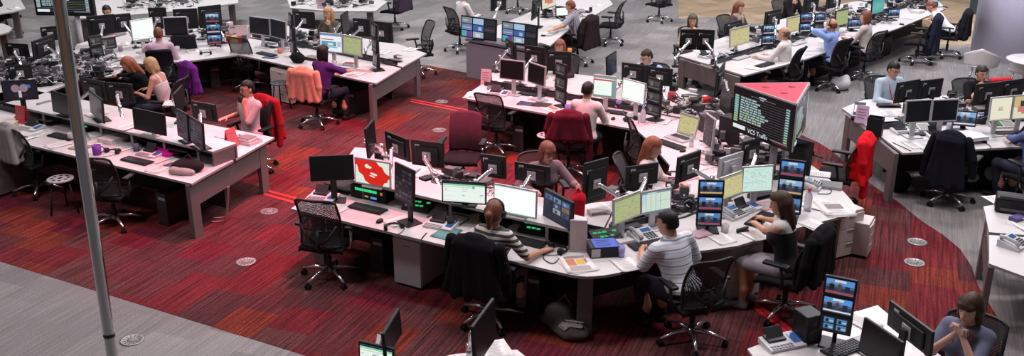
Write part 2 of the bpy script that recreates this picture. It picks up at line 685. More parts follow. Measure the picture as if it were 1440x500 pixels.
        shoe.append(('c', an + np.array([0, -.03, -.044]), toe, .042, .036, .02))
        shoe.append(('c', an + np.array([0, -.02, -.03]), an + np.array([0, 0, .01]), .043, .042, .02))
    if skirt:
        legp.append(('c', np.array([0, .06, pz - .02]), np.array([0, .40, pz - .05]), .09, .075, .05))
    sdf_object('body', body, h, sk, root)
    # --- clothes
    if collar:
        topp.append(('c', T(0, -.012, .47), T(0, -.008, .515), .072 * sx, .066 * sx, .01))
    cuts = []
    if straps:
        inv = np.linalg.inv(Rt)

        def cutf(X, Y, Z):
            dx, dy, dz = X, Y, Z - pz
            u = [inv[i, 0] * dx + inv[i, 1] * dy + inv[i, 2] * dz for i in range(3)]
            return np.minimum(u[2] - .36, np.maximum(np.abs(np.abs(u[0]) - .085) - .022, u[2] - .6))
        cuts.append(cutf)
    tp = sdf_object('shirt' if collar else 'top', topp, h, top_mat or cloth(top), root, cuts)
    if top_label:
        tp['label'] = top_label
    if vest is not None:
        vp = tors(.022)[:3] + [('c', T(-.12, -.005, .455), T(.12, -.005, .455), .075, .075, .04)]
        sdf_object('vest', vp, h, cloth(vest), root)
    sdf_object('skirt' if skirt else 'trousers', legp, max(h, .01), cloth(bottom), root)
    if not bare_legs or shoes:
        sdf_object('shoes', shoe, max(h, .01), mat('shoe_leather_%d' % int(shoes[0] * 100), shoes, 0.5), root)
    # --- hair
    iH = np.linalg.inv(hR)

    def hl(X, Y, Z):
        dx, dy, dz = X - hc[0], Y - hc[1], Z - hc[2]
        return [iH[i, 0] * dx + iH[i, 1] * dy + iH[i, 2] * dz for i in range(3)]

    def facecut(X, Y, Z):
        u = hl(X, Y, Z)
        low = {'short': -.055, 'bald': -.05, 'crop': -.045}.get(style, -.30)
        # keeps the cap above the brow line, the sides behind the temples and the back above the nape
        front = np.minimum(u[1] - .030 + np.maximum(0, (np.abs(u[0]) - .04)) * .4, .062 - u[2])
        r = np.maximum(front, low - u[2])
        if style == 'bald':
            r = np.maximum(r, u[2] - .035)
        return r
    def earcut(X, Y, Z):
        u = hl(X, Y, Z)
        return np.minimum(np.abs(u[0]) - .062, np.minimum(.022 - u[2], u[1] + .036))
    pd = .013 if style in ('short', 'crop') else .02
    if style == 'bald':
        pd = .006
    hp_l = [('e', hd(0, -.014, .03), (.073 + pd, .092 + pd, .088 + pd), hR, .01)]
    if style in ('short', 'crop', 'bald', 'pony'):
        hp_l.append(('e', hd(0, -.04, -.02), (.066 + pd, .06 + pd, .06), hR, .03))
    if style == 'pony':
        hp_l += [('c', hd(0, -.10, .03), hd(0, -.135, .0), .03, .03, .02), ('c', hd(0, -.135, .0), hd(0, -.12, -.13), .035, .02, .02)]
    if style == 'bob':
        for sg in (-1, 1):
            hp_l.append(('c', hd(sg * .068, -.02, .0), hd(sg * .072, -.005, -.12), .035, .03, .03))
        hp_l += [('e', hd(0, -.06, -.05), (.085, .05, .09), hR, .03)]
    if style == 'long':
        for sg in (-1, 1):
            hp_l.append(('c', hd(sg * .07, -.01, .0), hd(sg * .078, .01, -.19), .034, .026, .03))
            hp_l.append(('c', hd(sg * .04, -.075, .0), hd(sg * .05, -.085, -.24), .05, .032, .04))
        hp_l += [('e', hd(0, -.06, -.08), (.085, .05, .12), hR, .03)]
    if style == 'fringe':
        for sg in (-1, 1):
            hp_l.append(('c', hd(sg * .07, -.01, .01), hd(sg * .076, -.005, -.10), .034, .024, .03))
        hp_l += [('e', hd(0, -.06, -.045), (.088, .055, .095), hR, .03)]
        hp_l.append(('c', hd(-.045, .07, .055), hd(.045, .07, .055), .022, .022, .02))
    cutl = [facecut]
    if style == 'fringe':
        def cut2(X, Y, Z):
            u = hl(X, Y, Z)
            return np.minimum(u[1] - .035 + np.maximum(0, .06 - np.abs(u[0])) * 0, .040 - u[2])
        cutl = [cut2]
    if style in ('short', 'crop', 'bald'):
        cutl.append(earcut)
    sdf_object('hair', hp_l, min(h, .008), hair_mat(hair), root, cutl)
    # --- face details
    if face:
        for sg in (-1, 1):
            e = MB()
            q = hd(sg * .031, .0745, .006)
            e.lathe([(.001, -.0075), (.011, -.004), (.0125, 0), (.011, .004), (.001, .0075)], (0, 0, 0), 10)
            e.v = [tuple(q + hR @ np.array([x, z * .55, y * .62])) for x, y, z in e.v]
            e.build('eye', mat('eye_white', (0.5, 0.46, 0.44), 0.3), root)
            e = MB()
            q = hd(sg * .031, .079, .006)
            e.lathe([(.001, -.003), (.0062, 0), (.001, .003)], (0, 0, 0), 10)
            e.v = [tuple(q + hR @ np.array([x, z, y])) for x, y, z in e.v]
            e.build('iris', mat('eye_iris', (0.02, 0.012, 0.01), 0.3), root)
            e = MB()
            e.tube([hd(sg * .014, .086, .027), hd(sg * .034, .084, .033), hd(sg * .05, .07, .027)], [.003, .0042, .002], 6)
            e.build('eyebrow', hair_mat(tuple(x * .7 for x in hair)), root)
        e = MB()
        e.tube([hd(-.023, .077, -.057), hd(-.01, .087, -.055), hd(.01, .087, -.055), hd(.023, .077, -.057)], [.002, .0055, .0055, .002], 6)
        e.build('lips', mat('lips', (0.42, 0.10, 0.09), 0.5), root)
    if glasses:
        e = MB()
        for sg in (-1, 1):
            pts = [hd(sg * .032 + .022 * math.cos(a), .094, .004 + .016 * math.sin(a)) for a in [k * math.pi / 5 for k in range(11)]]
            e.tube(pts, .0028, 5, caps=False)
            e.tube([hd(sg * .054, .092, .008), hd(sg * .079, .0, .01)], .0026, 5)
        e.tube([hd(-.01, .098, .006), hd(.01, .098, .006)], .0026, 5)
        e.build('glasses', BLACK, root)
    if headset:
        e = MB()
        pts = [hd(.098 * math.sin(a), -.01, .03 + .108 * math.cos(a)) for a in [D(-105 + 210 * k / 14) for k in range(15)]]
        e.tube(pts, .009, 6)
        for sg in (-1, 1):
            e.tube([hd(sg * .07, -.01, .0), hd(sg * .108, -.01, .0)], [.034, .036], 12)
        e.build('headset', BLACK, root)
    if lanyard:
        e = MB()
        a0, m0 = T(-.075, .06, .50), T(0, .155, .22)
        e.tube([a0, T(-.06, .125, .40), m0, T(.06, .125, .40), T(.075, .06, .50)], .008, 6)
        e.build('lanyard', flat(lanyard), root)
        e = MB().box(tuple(T(0, .165, .17)), (.06, .008, .09), rot=Matrix(Rt.tolist()))
        e.build('badge', flat((0.5, 0.08, 0.1)), root)
    if scarf:
        sdf_object('scarf', [('c', T(-.06, .01, .50), T(.06, .01, .50), .07, .07, .03), ('c', T(-.05, .09, .48), T(-.05, .13, .2), .04, .035, .02),
                             ('c', T(.05, .09, .48), T(.05, .13, .24), .04, .035, .02)], h, cloth(scarf), root)
    return root
# ---------------------------------------------------------------- chairs
def chair_base(root, R=.33, hub=.1, metal=None, zc=.40):
    star = MB()
    star.lathe([(.035, hub - .02), (.045, hub), (.04, hub + .05)], n=14)
    for k in range(5):
        a = D(90 + 72 * k + 12)
        d = Vector((math.cos(a), math.sin(a), 0))
        star.tube([d * .03 + Vector((0, 0, hub + .03)), d * R * .55 + Vector((0, 0, hub + .022)), d * R + Vector((0, 0, hub - .02))], [.026, .02, .015], 8)
    so = star.build('star_base', metal or ALU, root)
    for k in range(5):
        a = D(90 + 72 * k + 12)
        d = Vector((math.cos(a), math.sin(a), 0)) * R
        t = Vector((-math.sin(a), math.cos(a), 0))
        cst = MB()
        for sg in (-1, 1):
            cst.tube([d + t * sg * .010 + Vector((0, 0, .031)), d + t * sg * .028 + Vector((0, 0, .031))], .031, 14, smooth=False)
        cst.box(d + Vector((0, 0, .058)), (.03, .03, .04), bev=.006)
        cst.build('caster', RUBBER, so)
    g = MB()
    g.tube([(0, 0, hub + .03), (0, 0, .27)], .028, 12)
    g.tube([(0, 0, .27), (0, 0, zc)], .018, 12)
    g.build('gas_lift', DARKGREY, root)
    g = MB()
    g.box((0, -.03, zc), (.18, .26, .06), bev=.015)
    g.build('tilt_mechanism', BLACK, root)


def back_curve(u, v, w0=.47, w1=.45, z0=.48, z1=1.02, y0=-.225, lean=.10, curve=.06):
    x = (u - .5) * (w0 + (w1 - w0) * v)
    # rounded upper corners and lumbar bulge
    z = z0 + (z1 - z0) * v - (abs(u - .5) * 2) ** 6 * .035 * v
    y = y0 - lean * v * v + .035 * math.sin(v * math.pi) + curve * (2 * (u - .5)) ** 2
    return (x, y, z)


def office_chair(fab, frame, mesh_back=True, tall=0.0, metal=None, arms=True, arm_m=None):
    def build(root):
        chair_base(root, metal=metal)
        s = MB()

        def seatf(u, v):
            x = (u - .5) * .50
            y = -.22 + v * .48
            e = max(abs(u - .5), abs(v - .5)) * 2
            return (x, y, .475 - .03 * e ** 5 + .015 * (2 * u - 1) ** 2 - .03 * max(0, v - .75) * 4 * .6)
        s.grid(seatf, 12, 12, 0, .055)
        s.build('seat', SEATF, root)
        bk = MB()
        z1 = 1.0 + tall
        if mesh_back:
            rim = [back_curve(t, 0, z1=z1) for t in [i / 8 for i in range(9)]] + [back_curve(1, t, z1=z1) for t in [i / 10 for i in range(1, 11)]] + \
                  [back_curve(t, 1, z1=z1) for t in [1 - i / 10 for i in range(1, 11)]] + [back_curve(0, t, z1=z1) for t in [1 - i / 10 for i in range(1, 11)]]
            bk.tube(rim, .014, 6)
            bk.tube([back_curve(0, .33, z1=z1), back_curve(.5, .30, z1=z1), back_curve(1, .33, z1=z1)], .012, 6)
            fo = bk.build('back_frame', frame, root)
            m = MB()
            m.grid(lambda u, v: back_curve(u, v, z1=z1), 14, 14)
            m.build('back_mesh', fab, fo)
        else:
            bk.grid(lambda u, v: back_curve(u, v, z1=z1), 14, 14, 0, .045)
            bk.build('backrest', fab, root)
        sp = MB()
        sp.tube([(0, -.08, .39), (0, -.22, .42), (0, -.285, .52), (0, -.27, .68)], [.03, .028, .026, .02], 8)
        for sg in (-1, 1):
            sp.tube([(0, -.28, .52), (sg * .12, -.265, .60), (sg * .205, -.22, .74)], [.02, .017, .012], 6)
        sp.build('back_support', frame, root)
        if arms:
            for sg in (-1, 1):
                a = MB()
                a.tube([(sg * .14, -.05, .41), (sg * .28, -.05, .43), (sg * .295, -.06, .52), (sg * .29, -.03, .655)], .018, 8)
                ao = a.build('armrest', arm_m or frame, root)
                p = MB()
                p.box((sg * .285, .02, .672), (.085, .27, .035), bev=.015)
                p.build('arm_pad', BLACK, ao)
    return build


MESHG = mesh_fabric('grey_chair_mesh', (0.06, 0.06, 0.065), 0.36)
MESHM = mesh_fabric('maroon_chair_mesh', (0.07, 0.028, 0.034), 0.3)
MAROONF = cloth((0.10, 0.03, 0.045))
CHAIRS = {'mesh': office_chair(MESHB, FRAMEB), 'chrome': office_chair(MESHB, FRAMEB, tall=.05, arm_m=ALU), 'greymesh': office_chair(MESHG, FRAMEB, tall=.06),
          'fabric': office_chair(SEATF, FRAMEB, False), 'maroon': office_chair(MAROONF, FRAMEB, False)}


def chair(label, base_px, heading, kind='mesh', group='office chairs around the desks', scale=1.0, xy=None):
    p = at(base_px[0], base_px[1], 0.0) if xy is None else Vector((xy[0], xy[1], 0))
    return inst('chair_' + kind, CHAIRS[kind], 'office_chair', label, 'chair', (p.x, p.y, 0), D(heading - 90), group, scale)


def behind(person_obj, label, kind='mesh', back=0.0, scale=1.0, turn=0):
    """the chair a seated figure sits on"""
    hd = math.degrees(person_obj.rotation_euler.z) + 90
    d = Vector((math.cos(D(hd)), math.sin(D(hd)), 0))
    p = Vector(person_obj.location) + d * (.03 - back)
    return chair(label, None, hd + turn, kind, xy=(p.x, p.y), scale=scale)


def garment(name, label, cat, chair_obj, col, zlow=.55, sleeves=((.27, -.26, .50), (-.27, -.26, .50)), seed=0, width=.25, thick=.085, hang=0.0, m=None):
    """a jacket hung round a chair back: a folded shell over the backrest with two empty sleeves"""
    root = empty(name, label, cat, chair_obj.location, chair_obj.rotation_euler.z)
    root.scale = chair_obj.scale
    rng = random.Random(seed)
    top = 1.03
    pr = [('c', (-width * .52, -.30, top - .03), (width * .52, -.30, top - .03), .052, .052, .05),
          ('c', (-.06, -.29, top + .005), (.06, -.29, top + .005), .04, .04, .05),
          ('b', (0, -.28, (zlow + top) / 2 - .02), (width * .80, thick * .8, (top - zlow) / 2 - .02), rotx(D(9)), .06)]
    for i in range(9):
        t = (i - 4) / 4
        x0, x1 = t * width * .62, t * width * 1.02 + rng.uniform(-.02, .02)
        pr.append(('c', (x0, -.335 + rng.uniform(-.015, .01), top - .05), (x1, -.34 + rng.uniform(-.02, .02), zlow + .05 - hang * rng.random()), .030, .045, .035))
    for i in range(4):
        t = (i - 1.5) / 1.5
        pr.append(('c', (t * width * .5, -.25, top - .05), (t * width * .7, -.20, max(zlow + .1, .60) + rng.uniform(0, .06)), .03, .035, .04))
    ph = rng.uniform(0, 6)

    def wob(X, Y, Z):
        return (zlow - .03 + .03 * np.sin(X * 17 + ph) + .02 * np.sin(X * 41)) - Z - hang * .5
    body = sdf_object('body', pr, .012, m or cloth(col), root, [wob])
    for k, s in enumerate(sleeves):
        sg = 1 if s[0] > 0 else -1
        a = (sg * width * .92, -.29, .97)
        mid = ((a[0] + s[0]) / 2 + sg * .03, (a[1] + s[1]) / 2 - .01, (a[2] + s[2]) / 2)
        sdf_object('sleeve', [('c', a, mid, .058, .052, .03), ('c', mid, s, .052, .045, .02)], .012, m or cloth(col), root)
    return root


def perforated_stool(root):
    t = MB()
    t.lathe([(.155, 0), (.165, .006), (.165, .018), (.155, .024)], (0, 0, .45), 28)
    for k in range(8):
        a = 2 * math.pi * k / 8
        t.lathe([(.022, 0), (.022, .0015)], (.1 * math.cos(a), .1 * math.sin(a), .4742), 10, 1)
    t.lathe([(.03, 0), (.03, .0015)], (0, 0, .4742), 12, 1)
    t.build('seat', [GREYP if root.get('pale') else DARKGREY, BLACK], root)
    for k in range(3):
        a = D(90 + 120 * k)
        l = MB()
        l.tube([(.11 * math.cos(a), .11 * math.sin(a), .45), (.19 * math.cos(a), .19 * math.sin(a), 0)], .012, 8)
        l.build('leg', FRAMEB, root)


# ---------------------------------------------------------------- desks
def poly_px(pts, z=.73):
    return [(lambda w: (w.x, w.y))(at(u, v, z)) for u, v in pts]


def desk(label, pts, frames=(), panels=(), z=.73, group=None, top=None, name='desk', legs=()):
    """pts: outline of the worktop (world x, y); frames: end frames (p0, p1); panels: modesty panels (p0, p1, z0, z1); legs: single panel legs"""
    cx = sum(p[0] for p in pts) / len(pts)
    cy = sum(p[1] for p in pts) / len(pts)
    root = empty(name, label, 'desk', (cx, cy, 0), 0, group)
    L = lambda p: (p[0] - cx, p[1] - cy)
    t = MB()
    t.prism([L(p) for p in pts], z - .028, z, 0, 1)
    t.build('worktop', [top or WHITE, EDGE], root)
    for p0, p1 in frames:
        a, b = Vector((*L(p0), 0)), Vector((*L(p1), 0))
        d = (b - a).normalized()
        ang = math.atan2(d.y, d.x)
        R = Matrix.Rotation(ang, 3, 'Z')
        for q, s in ((a, 1), (b, -1)):
            l = MB()
            l.box(q + d * s * .085 + Vector((0, 0, (z - .028) / 2)), (.17, .06, z - .029), 0, R, .006)
            l.build('leg', TAUPE, root)
        if (b - a).length > .4:
            l = MB()
            l.box((a + b) / 2 + Vector((0, 0, z - .03 - .15)), ((b - a).length - .34, .045, .30), 0, R)
            l.build('end_rail', TAUPE, root)
    for q, ang in legs:
        l = MB()
        l.box(Vector((*L(q), (z - .028) / 2)), (.15, .07, z - .029), 0, Matrix.Rotation(D(ang), 3, 'Z'), .006)
        l.build('leg', TAUPE, root)
    for p0, p1, z0, z1 in panels:
        a, b = Vector((*L(p0), (z0 + z1) / 2)), Vector((*L(p1), (z0 + z1) / 2))
        l = MB()
        l.bar(a, b, .025, z1 - z0)
        l.build('modesty_panel', DPANEL, root)
    return root


def tier(label, p0, p1, depth, z, z0=.73, posts=3, end_box=True, group=None, back=None):
    """raised monitor shelf standing on a desk: p0-p1 its front edge, depth towards the left of that direction"""
    a, b = Vector((p0[0], p0[1], 0)), Vector((p1[0], p1[1], 0))
    d = (b - a).normalized()
    n = Vector((-d.y, d.x, 0))
    c = (a + b) / 2
    root = empty('monitor_shelf', label, 'shelf', (c.x, c.y, z0), 0, group)
    a, b = a - c, b - c
    t = MB()
    h = z - z0
    t.prism([(a.x, a.y), (b.x, b.y), (b.x + n.x * depth, b.y + n.y * depth), (a.x + n.x * depth, a.y + n.y * depth)], h - .03, h, 0, 1)
    t.build('shelf_board', [WHITE, EDGE], root)
    L = (b - a).length
    for k in range(posts):
        q = a + d * (L * (k + .5) / posts)
        s = MB()
        s.bar(q + n * .05 + Vector((0, 0, 0)), q + n * .05 + Vector((0, 0, h - .03)), .06, .03)
        s.build('post', EDGE, root)
    if end_box:
        for q, sg in ((b, -1),) if end_box == 1 else ((b, -1), (a, 1)):
            s = MB()
            s.bar(q + d * sg * .012 + Vector((0, 0, (h - .03) / 2)), q + d * sg * .012 + n * depth + Vector((0, 0, (h - .03) / 2)), .02, h - .031)
            s.build('end_panel', TAUPE, root)
    s = MB()
    s.bar(a + n * depth * .92 + Vector((0, 0, (h - .03) / 2)), b + n * depth * .92 + Vector((0, 0, (h - .03) / 2)), .015, h - .031)
    s.build('back_panel', DPANEL, root)
    return root


def pedestal(label, px, ang, m=None, w=.42, d=.55, h=.60, drawers=3, name='pedestal', xy=None, group=None):
    p = at(px[0], px[1], 0) if xy is None else Vector((*xy, 0))
    root = empty(name, label, 'cabinet', (p.x, p.y, 0), D(ang), group)
    b = MB()
    b.box((0, 0, h / 2 + .02), (w, d, h - .04), bev=.006)
    b.build('carcass', m or PEDG, root)
    hh = (h - .06) / drawers
    for k in range(drawers):
        f = MB()
        f.box((0, -d / 2 - .008, .03 + hh * (k + .5)), (w - .01, .014, hh - .008), bev=.003)
        fo = f.build('drawer', m or PEDG, root)
        g = MB()
        g.box((0, -d / 2 - .018, .03 + hh * (k + .86)), (.1, .012, .012), bev=.003)
        g.build('handle', GREYP, fo)
    for sx in (-1, 1):
        for sy in (-1, 1):
            c = MB()
            c.tube([(sx * w * .4, sy * d * .4, 0), (sx * w * .4, sy * d * .4, .022)], .022, 10, smooth=False)
            c.build('foot', RUBBER, root)
    return root


def tower(label, px, ang, group=None):
    p = at(px[0], px[1], 0)
    root = empty('computer_tower', label, 'computer', (p.x, p.y, 0), D(ang), group)
    MB().box((0, 0, .22), (.18, .44, .42), bev=.008).build('case', BLACK, root)
    MB().box((0, -.226, .22), (.17, .012, .41), bev=.004).build('front_panel', DARKGREY, root)
    b = MB()
    b.box((.02, -.234, .36), (.12, .006, .035))
    b.build('drive_bay', GREYP, root)
    for sx in (-.06, .06):
        MB().box((sx, 0, .006), (.03, .36, .012)).build('foot', RUBBER, root)


# ---------------------------------------------------------------- screens
def rects(mb, w, h, items, y, mats):
    """items: (x0, y0, x1, y1, colour, strength) in 0..1 from the lower left of a screen of w x h centred at the origin"""
    out = []
    for k, (x0, y0, x1, y1, col, st) in enumerate(items):
        m = glow(col, st)
        if m not in mats:
            mats.append(m)
        yy = y - .0004 * (1 + k * .15)
        mb.quad(((x0 - .5) * w, yy, (y0 - .5) * h), ((x1 - .5) * w, yy, (y0 - .5) * h), ((x1 - .5) * w, yy, (y1 - .5) * h), ((x0 - .5) * w, yy, (y1 - .5) * h), mats.index(m))


def content(kind, seed=0):
    r = random.Random(seed)
    I = []
    if kind == 'off':
        return [], None
    if kind == 'white':
        return [(0, .97, 1, 1, (.5, .6, .58), .8), (0, 0, 1, .04, (.35, .5, .5), .7), (.02, .80, .05, .82, (.3, .3, .3), .5), (.02, .65, .05, .67, (.3, .3, .3), .5)], ((.92, 1, .96), 1.1)
    if kind == 'plain':
        return [(.03, .05, .30, .07, (.2, .2, .2), .6), (.75, .05, .85, .07, (.2, .2, .2), .6)], ((.95, 1, .97), 1.05)
    if kind == 'doc':
        I = [(0, .93, 1, 1, (.02, .03, .09), .6), (0, .84, 1, .93, (.30, .75, .42), .9), (.7, .72, .76, .84, (.12, .6, .22), .9), (0, .76, .7, .79, (.5, .62, .55), .9), (.04, .60, .10, .64, (.75, .25, .25), .9), (0, .55, 1, .555, (.6, .7, .66), .8),
             (.45, .66, .6, .70, (.6, .7, .75), .9), (.45, .55, .56, .60, (.6, .72, .75), .9), (.45, .32, .52, .37, (.35, .6, .8), .9), (.88, .38, .96, .43, (.25, .45, .8), .9), (0, .30, 1, .305, (.6, .7, .66), .8), (0, .05, 1, .06, (.55, .65, .6), .8)]
        return I, ((.86, .95, .88), 1.0)
    if kind in ('sheet', 'yellow', 'olive', 'mint'):
        bg = {'sheet': ((.70, .85, .72), .9), 'yellow': ((.80, .72, .36), .75), 'olive': ((.56, .62, .30), .75), 'mint': ((.66, .88, .80), .95)}[kind]
        dk = tuple(x * .55 for x in bg[0])
        if kind == 'sheet':
            for x in (.13, .30, .47, .63):
                I.append((x, .05, x + .012, .92, (.25, .4, .35), .7))
            I += [(0, .92, 1, 1, (.25, .38, .5), .7), (.18, .93, .5, .98, (.6, .8, .85), .9), (0, 0, 1, .05, (.2, .3, .45), .7), (.47, .5, 1, .51, (.25, .4, .35), .6), (.02, .45, .12, .9, (.55, .75, .85), .9)]
        else:
            for k in range(22):
                y = .06 + .041 * k
                x = .05
                while x < .9:
                    L = r.uniform(.03, .13)
                    if r.random() < .45:
                        I.append((x, y, min(.95, x + L), y + .013, dk, bg[1] * .9))
                    x += L + .03
            if kind != 'mint':
                I += [(0, .95, 1, 1, dk, .5), (.05, .03, .95, .045, (.2, .2, .1), .5)]
        return I, bg
    if kind == 'web':
        return [(0, .90, 1, 1, (.25, .35, .6), .8), (.05, .66, .62, .72, (.75, .12, .12), .9), (.05, .72, .35, .85, (.9, .9, .95), 1), (.05, .30, .75, .58, (.12, .45, .55), .8), (.35, .36, .6, .5, (.7, .85, .9), .9), (.1, .22, .8, .28, (.3, .5, .6), .8), (.8, .3, .95, .6, (.6, .65, .75), .8)], ((.85, .90, 1.0), 1.0)
    if kind == 'mail':
        return [(0, .90, 1, 1, (.35, .45, .45), .7), (.0, .78, .85, .86, (.75, .06, .08), .9), (.85, 0, 1, .86, (.25, .45, .42), .7), (0, 0, 1, .07, (.25, .42, .4), .7), (.1, .4, .16, .42, (.5, .7, .7), .8)], ((.88, 1, .94), 1.0)
    if kind == 'red':
        I = []
        return I, ((.86, .02, .01), .85)
    if kind == 'grid':
        for i in range(3):
            for j in range(3):
                if r.random() < .9:
                    c = r.choice([(.10, .22, .55), (.25, .40, .60), (.5, .55, .6), (.35, .2, .14), (.06, .10, .25)])
                    I.append((.04 + .32 * i, .34 + .21 * j, .32 + .32 * i, .52 + .21 * j, c, .6))
                    I.append((.10 + .32 * i, .36 + .21 * j, .2 + .32 * i, .46 + .21 * j, r.choice([(.6, .6, .7), (.05, .05, .1), (.3, .2, .15)]), .5))
        return I, ((.012, .018, .05), .5)
    if kind == 'dark_grid':
        for i in range(5):
            for j in range(7):
                if r.random() < .6:
                    I.append((.06 + .18 * i, .06 + .13 * j, .2 + .18 * i, .14 + .13 * j, r.choice([(.08, .09, .14), (.05, .05, .08), (.13, .12, .17)]), .5))
        return I, ((.015, .015, .022), .5)
    if kind == 'news':
        sky = r.choice([(.12, .35, .85), (.30, .55, .85), (.10, .28, .6)])
        I = [(0, .62, 1, 1, sky, .8), (.30, .80, .7, .96, (.75, .85, .95), .8), (0, .18, 1, .45, (.05, .08, .16), .5), (.12, .22, .30, .66, (.03, .03, .05), .4), (.42, .22, .55, .7, (.16, .10, .09), .5), (.68, .22, .85, .62, (.04, .05, .10), .4), (.15, .66, .26, .80, (.45, .28, .2), .6),
             (.44, .70, .54, .83, (.5, .32, .24), .6), (0, .06, 1, .16, r.choice([(.85, .85, .9), (.6, .05, .06), (.85, .5, .12)]), .8), (.05, .0, .6, .05, (.2, .2, .3), .5)]
        return I, ((.12, .20, .38), .6)
    if kind == 'newsdark':
        I = [(.05, .5, .45, .9, (.16, .14, .13), .6), (.5, .4, .9, .85, (.10, .10, .11), .6), (.2, .3, .4, .7, (.28, .25, .24), .6), (.1, .1, .9, .2, (.3, .28, .28), .5)]
        return I, ((.05, .05, .055), .5)
    if kind == 'quad':
        for i in range(2):
            for j in range(2):
                I += [(.08 + .46 * i, .10 + .44 * j, .44 + .46 * i, .46 + .44 * j, (.10, .30, .62), .7), (.14 + .46 * i, .14 + .44 * j, .24 + .46 * i, .36 + .44 * j, (.02, .02, .04), .4), (.28 + .46 * i, .2 + .44 * j, .42 + .46 * i, .28 + .44 * j, (.7, .8, .9), .7)]
        return I, ((.01, .012, .02), .4)
    if kind == 'teal':
        for k in range(10):
            t = k / 9
            I.append((0, k / 10, 1, (k + 1) / 10, (.02 + .15 * (1 - abs(t - .4)), .25 + .35 * (1 - abs(t - .4)), .45 + .1 * t), .8))
        I.append((.35, .3, .6, .65, (.15, .65, .5), .8))
        return I, ((.05, .4, .5), .7)
    if kind == 'figure':
        I = [(.3, .15, .7, .30, (.05, .05, .06), .4), (.45, .10, .54, .5, (.75, .70, .72), .7), (.66, .62, .84, .80, (.06, .20, .65), .7)]
        return I, ((.02, .015, .03), .5)
    if kind == 'photo':
        I = [(0, .5, .5, 1, (.75, .6, .3), .8), (.2, .2, .8, .55, (.75, .25, .18), .8), (.6, .6, 1, 1, (.4, .45, .2), .7), (0, 0, .4, .3, (.85, .8, .6), .9), (.3, .55, .55, .8, (.1, .08, .05), .5)]
        return I, ((.85, .8, .65), .9)
    if kind == 'cream':
        return [(.36, .42, .62, .46, (.6, .5, .3), .8), (.40, .46, .58, .60, (.75, .68, .45), .8), (.38, .46, .41, .56, (.55, .45, .3), .7), (.02, .02, .98, .05, (.7, .65, .5), .8)], ((.88, .84, .66), .95)
    if kind == 'wallgrid':
        cols = [[(.10, .55, .60), (.05, .09, .12), (.02, .03, .04)], [(.35, .55, .85), (.06, .14, .42), (.03, .04, .05)], [(.55, .75, .9), (.08, .20, .5), (.02, .02, .03)]]
        cols = [[(.28, .34, .40), (.50, .70, .95), (.02, .025, .04)], [(.20, .30, .55), (.06, .16, .50), (.03, .035, .05)], [(.10, .55, .50), (.45, .58, .75), (.015, .02, .02)]]
        for j in range(3):
            for i in range(3):
                I.append((.02 + .33 * i, 1 - .33 * (j + 1) + .015, .32 + .33 * i, 1 - .33 * j - .03, cols[j][i], .75))
        I += [(.17, .03, .31, .31, (.25, .06, .45), .7), (.42, .06, .56, .22, (.75, .82, .9), .8), (.5, .38, .6, .56, (.5, .65, .9), .7), (.06, .78, .2, .86, (.6, .62, .65), .7), (.04, .46, .3, .5, (.6, .65, .8), .7), (.70, .45, .95, .5, (.2, .12, .1), .5)]
        return I, ((.006, .008, .015), .3)
    return [], ((.5, .5, .5), .5)


def screen_mesh(w, h, kind, y, seed=0):
    mb = MB()
    I, bg = content(kind, seed)
    mats = [SCREEN_OFF if bg is None else glow(*bg)]
    mb.quad((-w / 2, y, -h / 2), (w / 2, y, -h / 2), (w / 2, y, h / 2), (-w / 2, y, h / 2), 0)
    rects(mb, w, h, I, y, mats)
    if kind == 'red':                                   # a poster-like red wave across a white ground
        wm = glow((.85, .92, .80), .9)
        mats.append(wm)

        def blob(cx, cz, rx, rz, n=14, rot=0.0, e=2.5, wob=.12, sd=3, mi=1, dy=.001):
            rr = random.Random(sd)
            ps = []
            for k in range(n):
                a = 2 * math.pi * k / n
                s = 1 + rr.uniform(-wob, wob)
                X, Z = rx * math.cos(a) * s, rz * math.sin(a) * s
                ps.append(((cx + X * math.cos(rot) - Z * math.sin(rot)) * w, y - dy, (cz + X * math.sin(rot) + Z * math.cos(rot)) * h))
            mb.add(ps, [tuple(range(n))], mi)
        tri = lambda pts, mi=1, dy=.0008: mb.add([((a - .5) * w, y - dy, (b - .5) * h) for a, b in pts], [tuple(range(len(pts)))], mi)
        tri([(0, 0), (.42, 0), (.28, .12), (.22, .34), (.10, .45), (.06, .70), (.03, .78), (0, .75)])
        tri([(1, 1), (.62, 1), (.70, .86), (.80, .80), (.86, .62), (.94, .52), (1, .50)])
        tri([(1, .0), (.80, 0), (.86, .14), (.94, .18), (.96, .30), (1, .34)])
        blob(-.16, .26, .06, .09, sd=1)
        blob(-.07, .22, .05, .06, sd=2)
        blob(.05, -.05, .11, .05, sd=4, rot=-.3)
        blob(.0, -.15, .09, .03, sd=5, rot=-.4)
    if kind == 'figure':
        pm = glow((.45, .30, .38), .6)
        mats.append(pm)
        for sg in (-1, 1):
            ps = []
            for k in range(16):
                a = 2 * math.pi * k / 16
                ps.append(((sg * .13 + .13 * math.cos(a)) * w, y - .0007, (.12 + .22 * math.sin(a)) * h))
            mb.add(ps, [tuple(range(16))], len(mats) - 1)
    return mb, mats


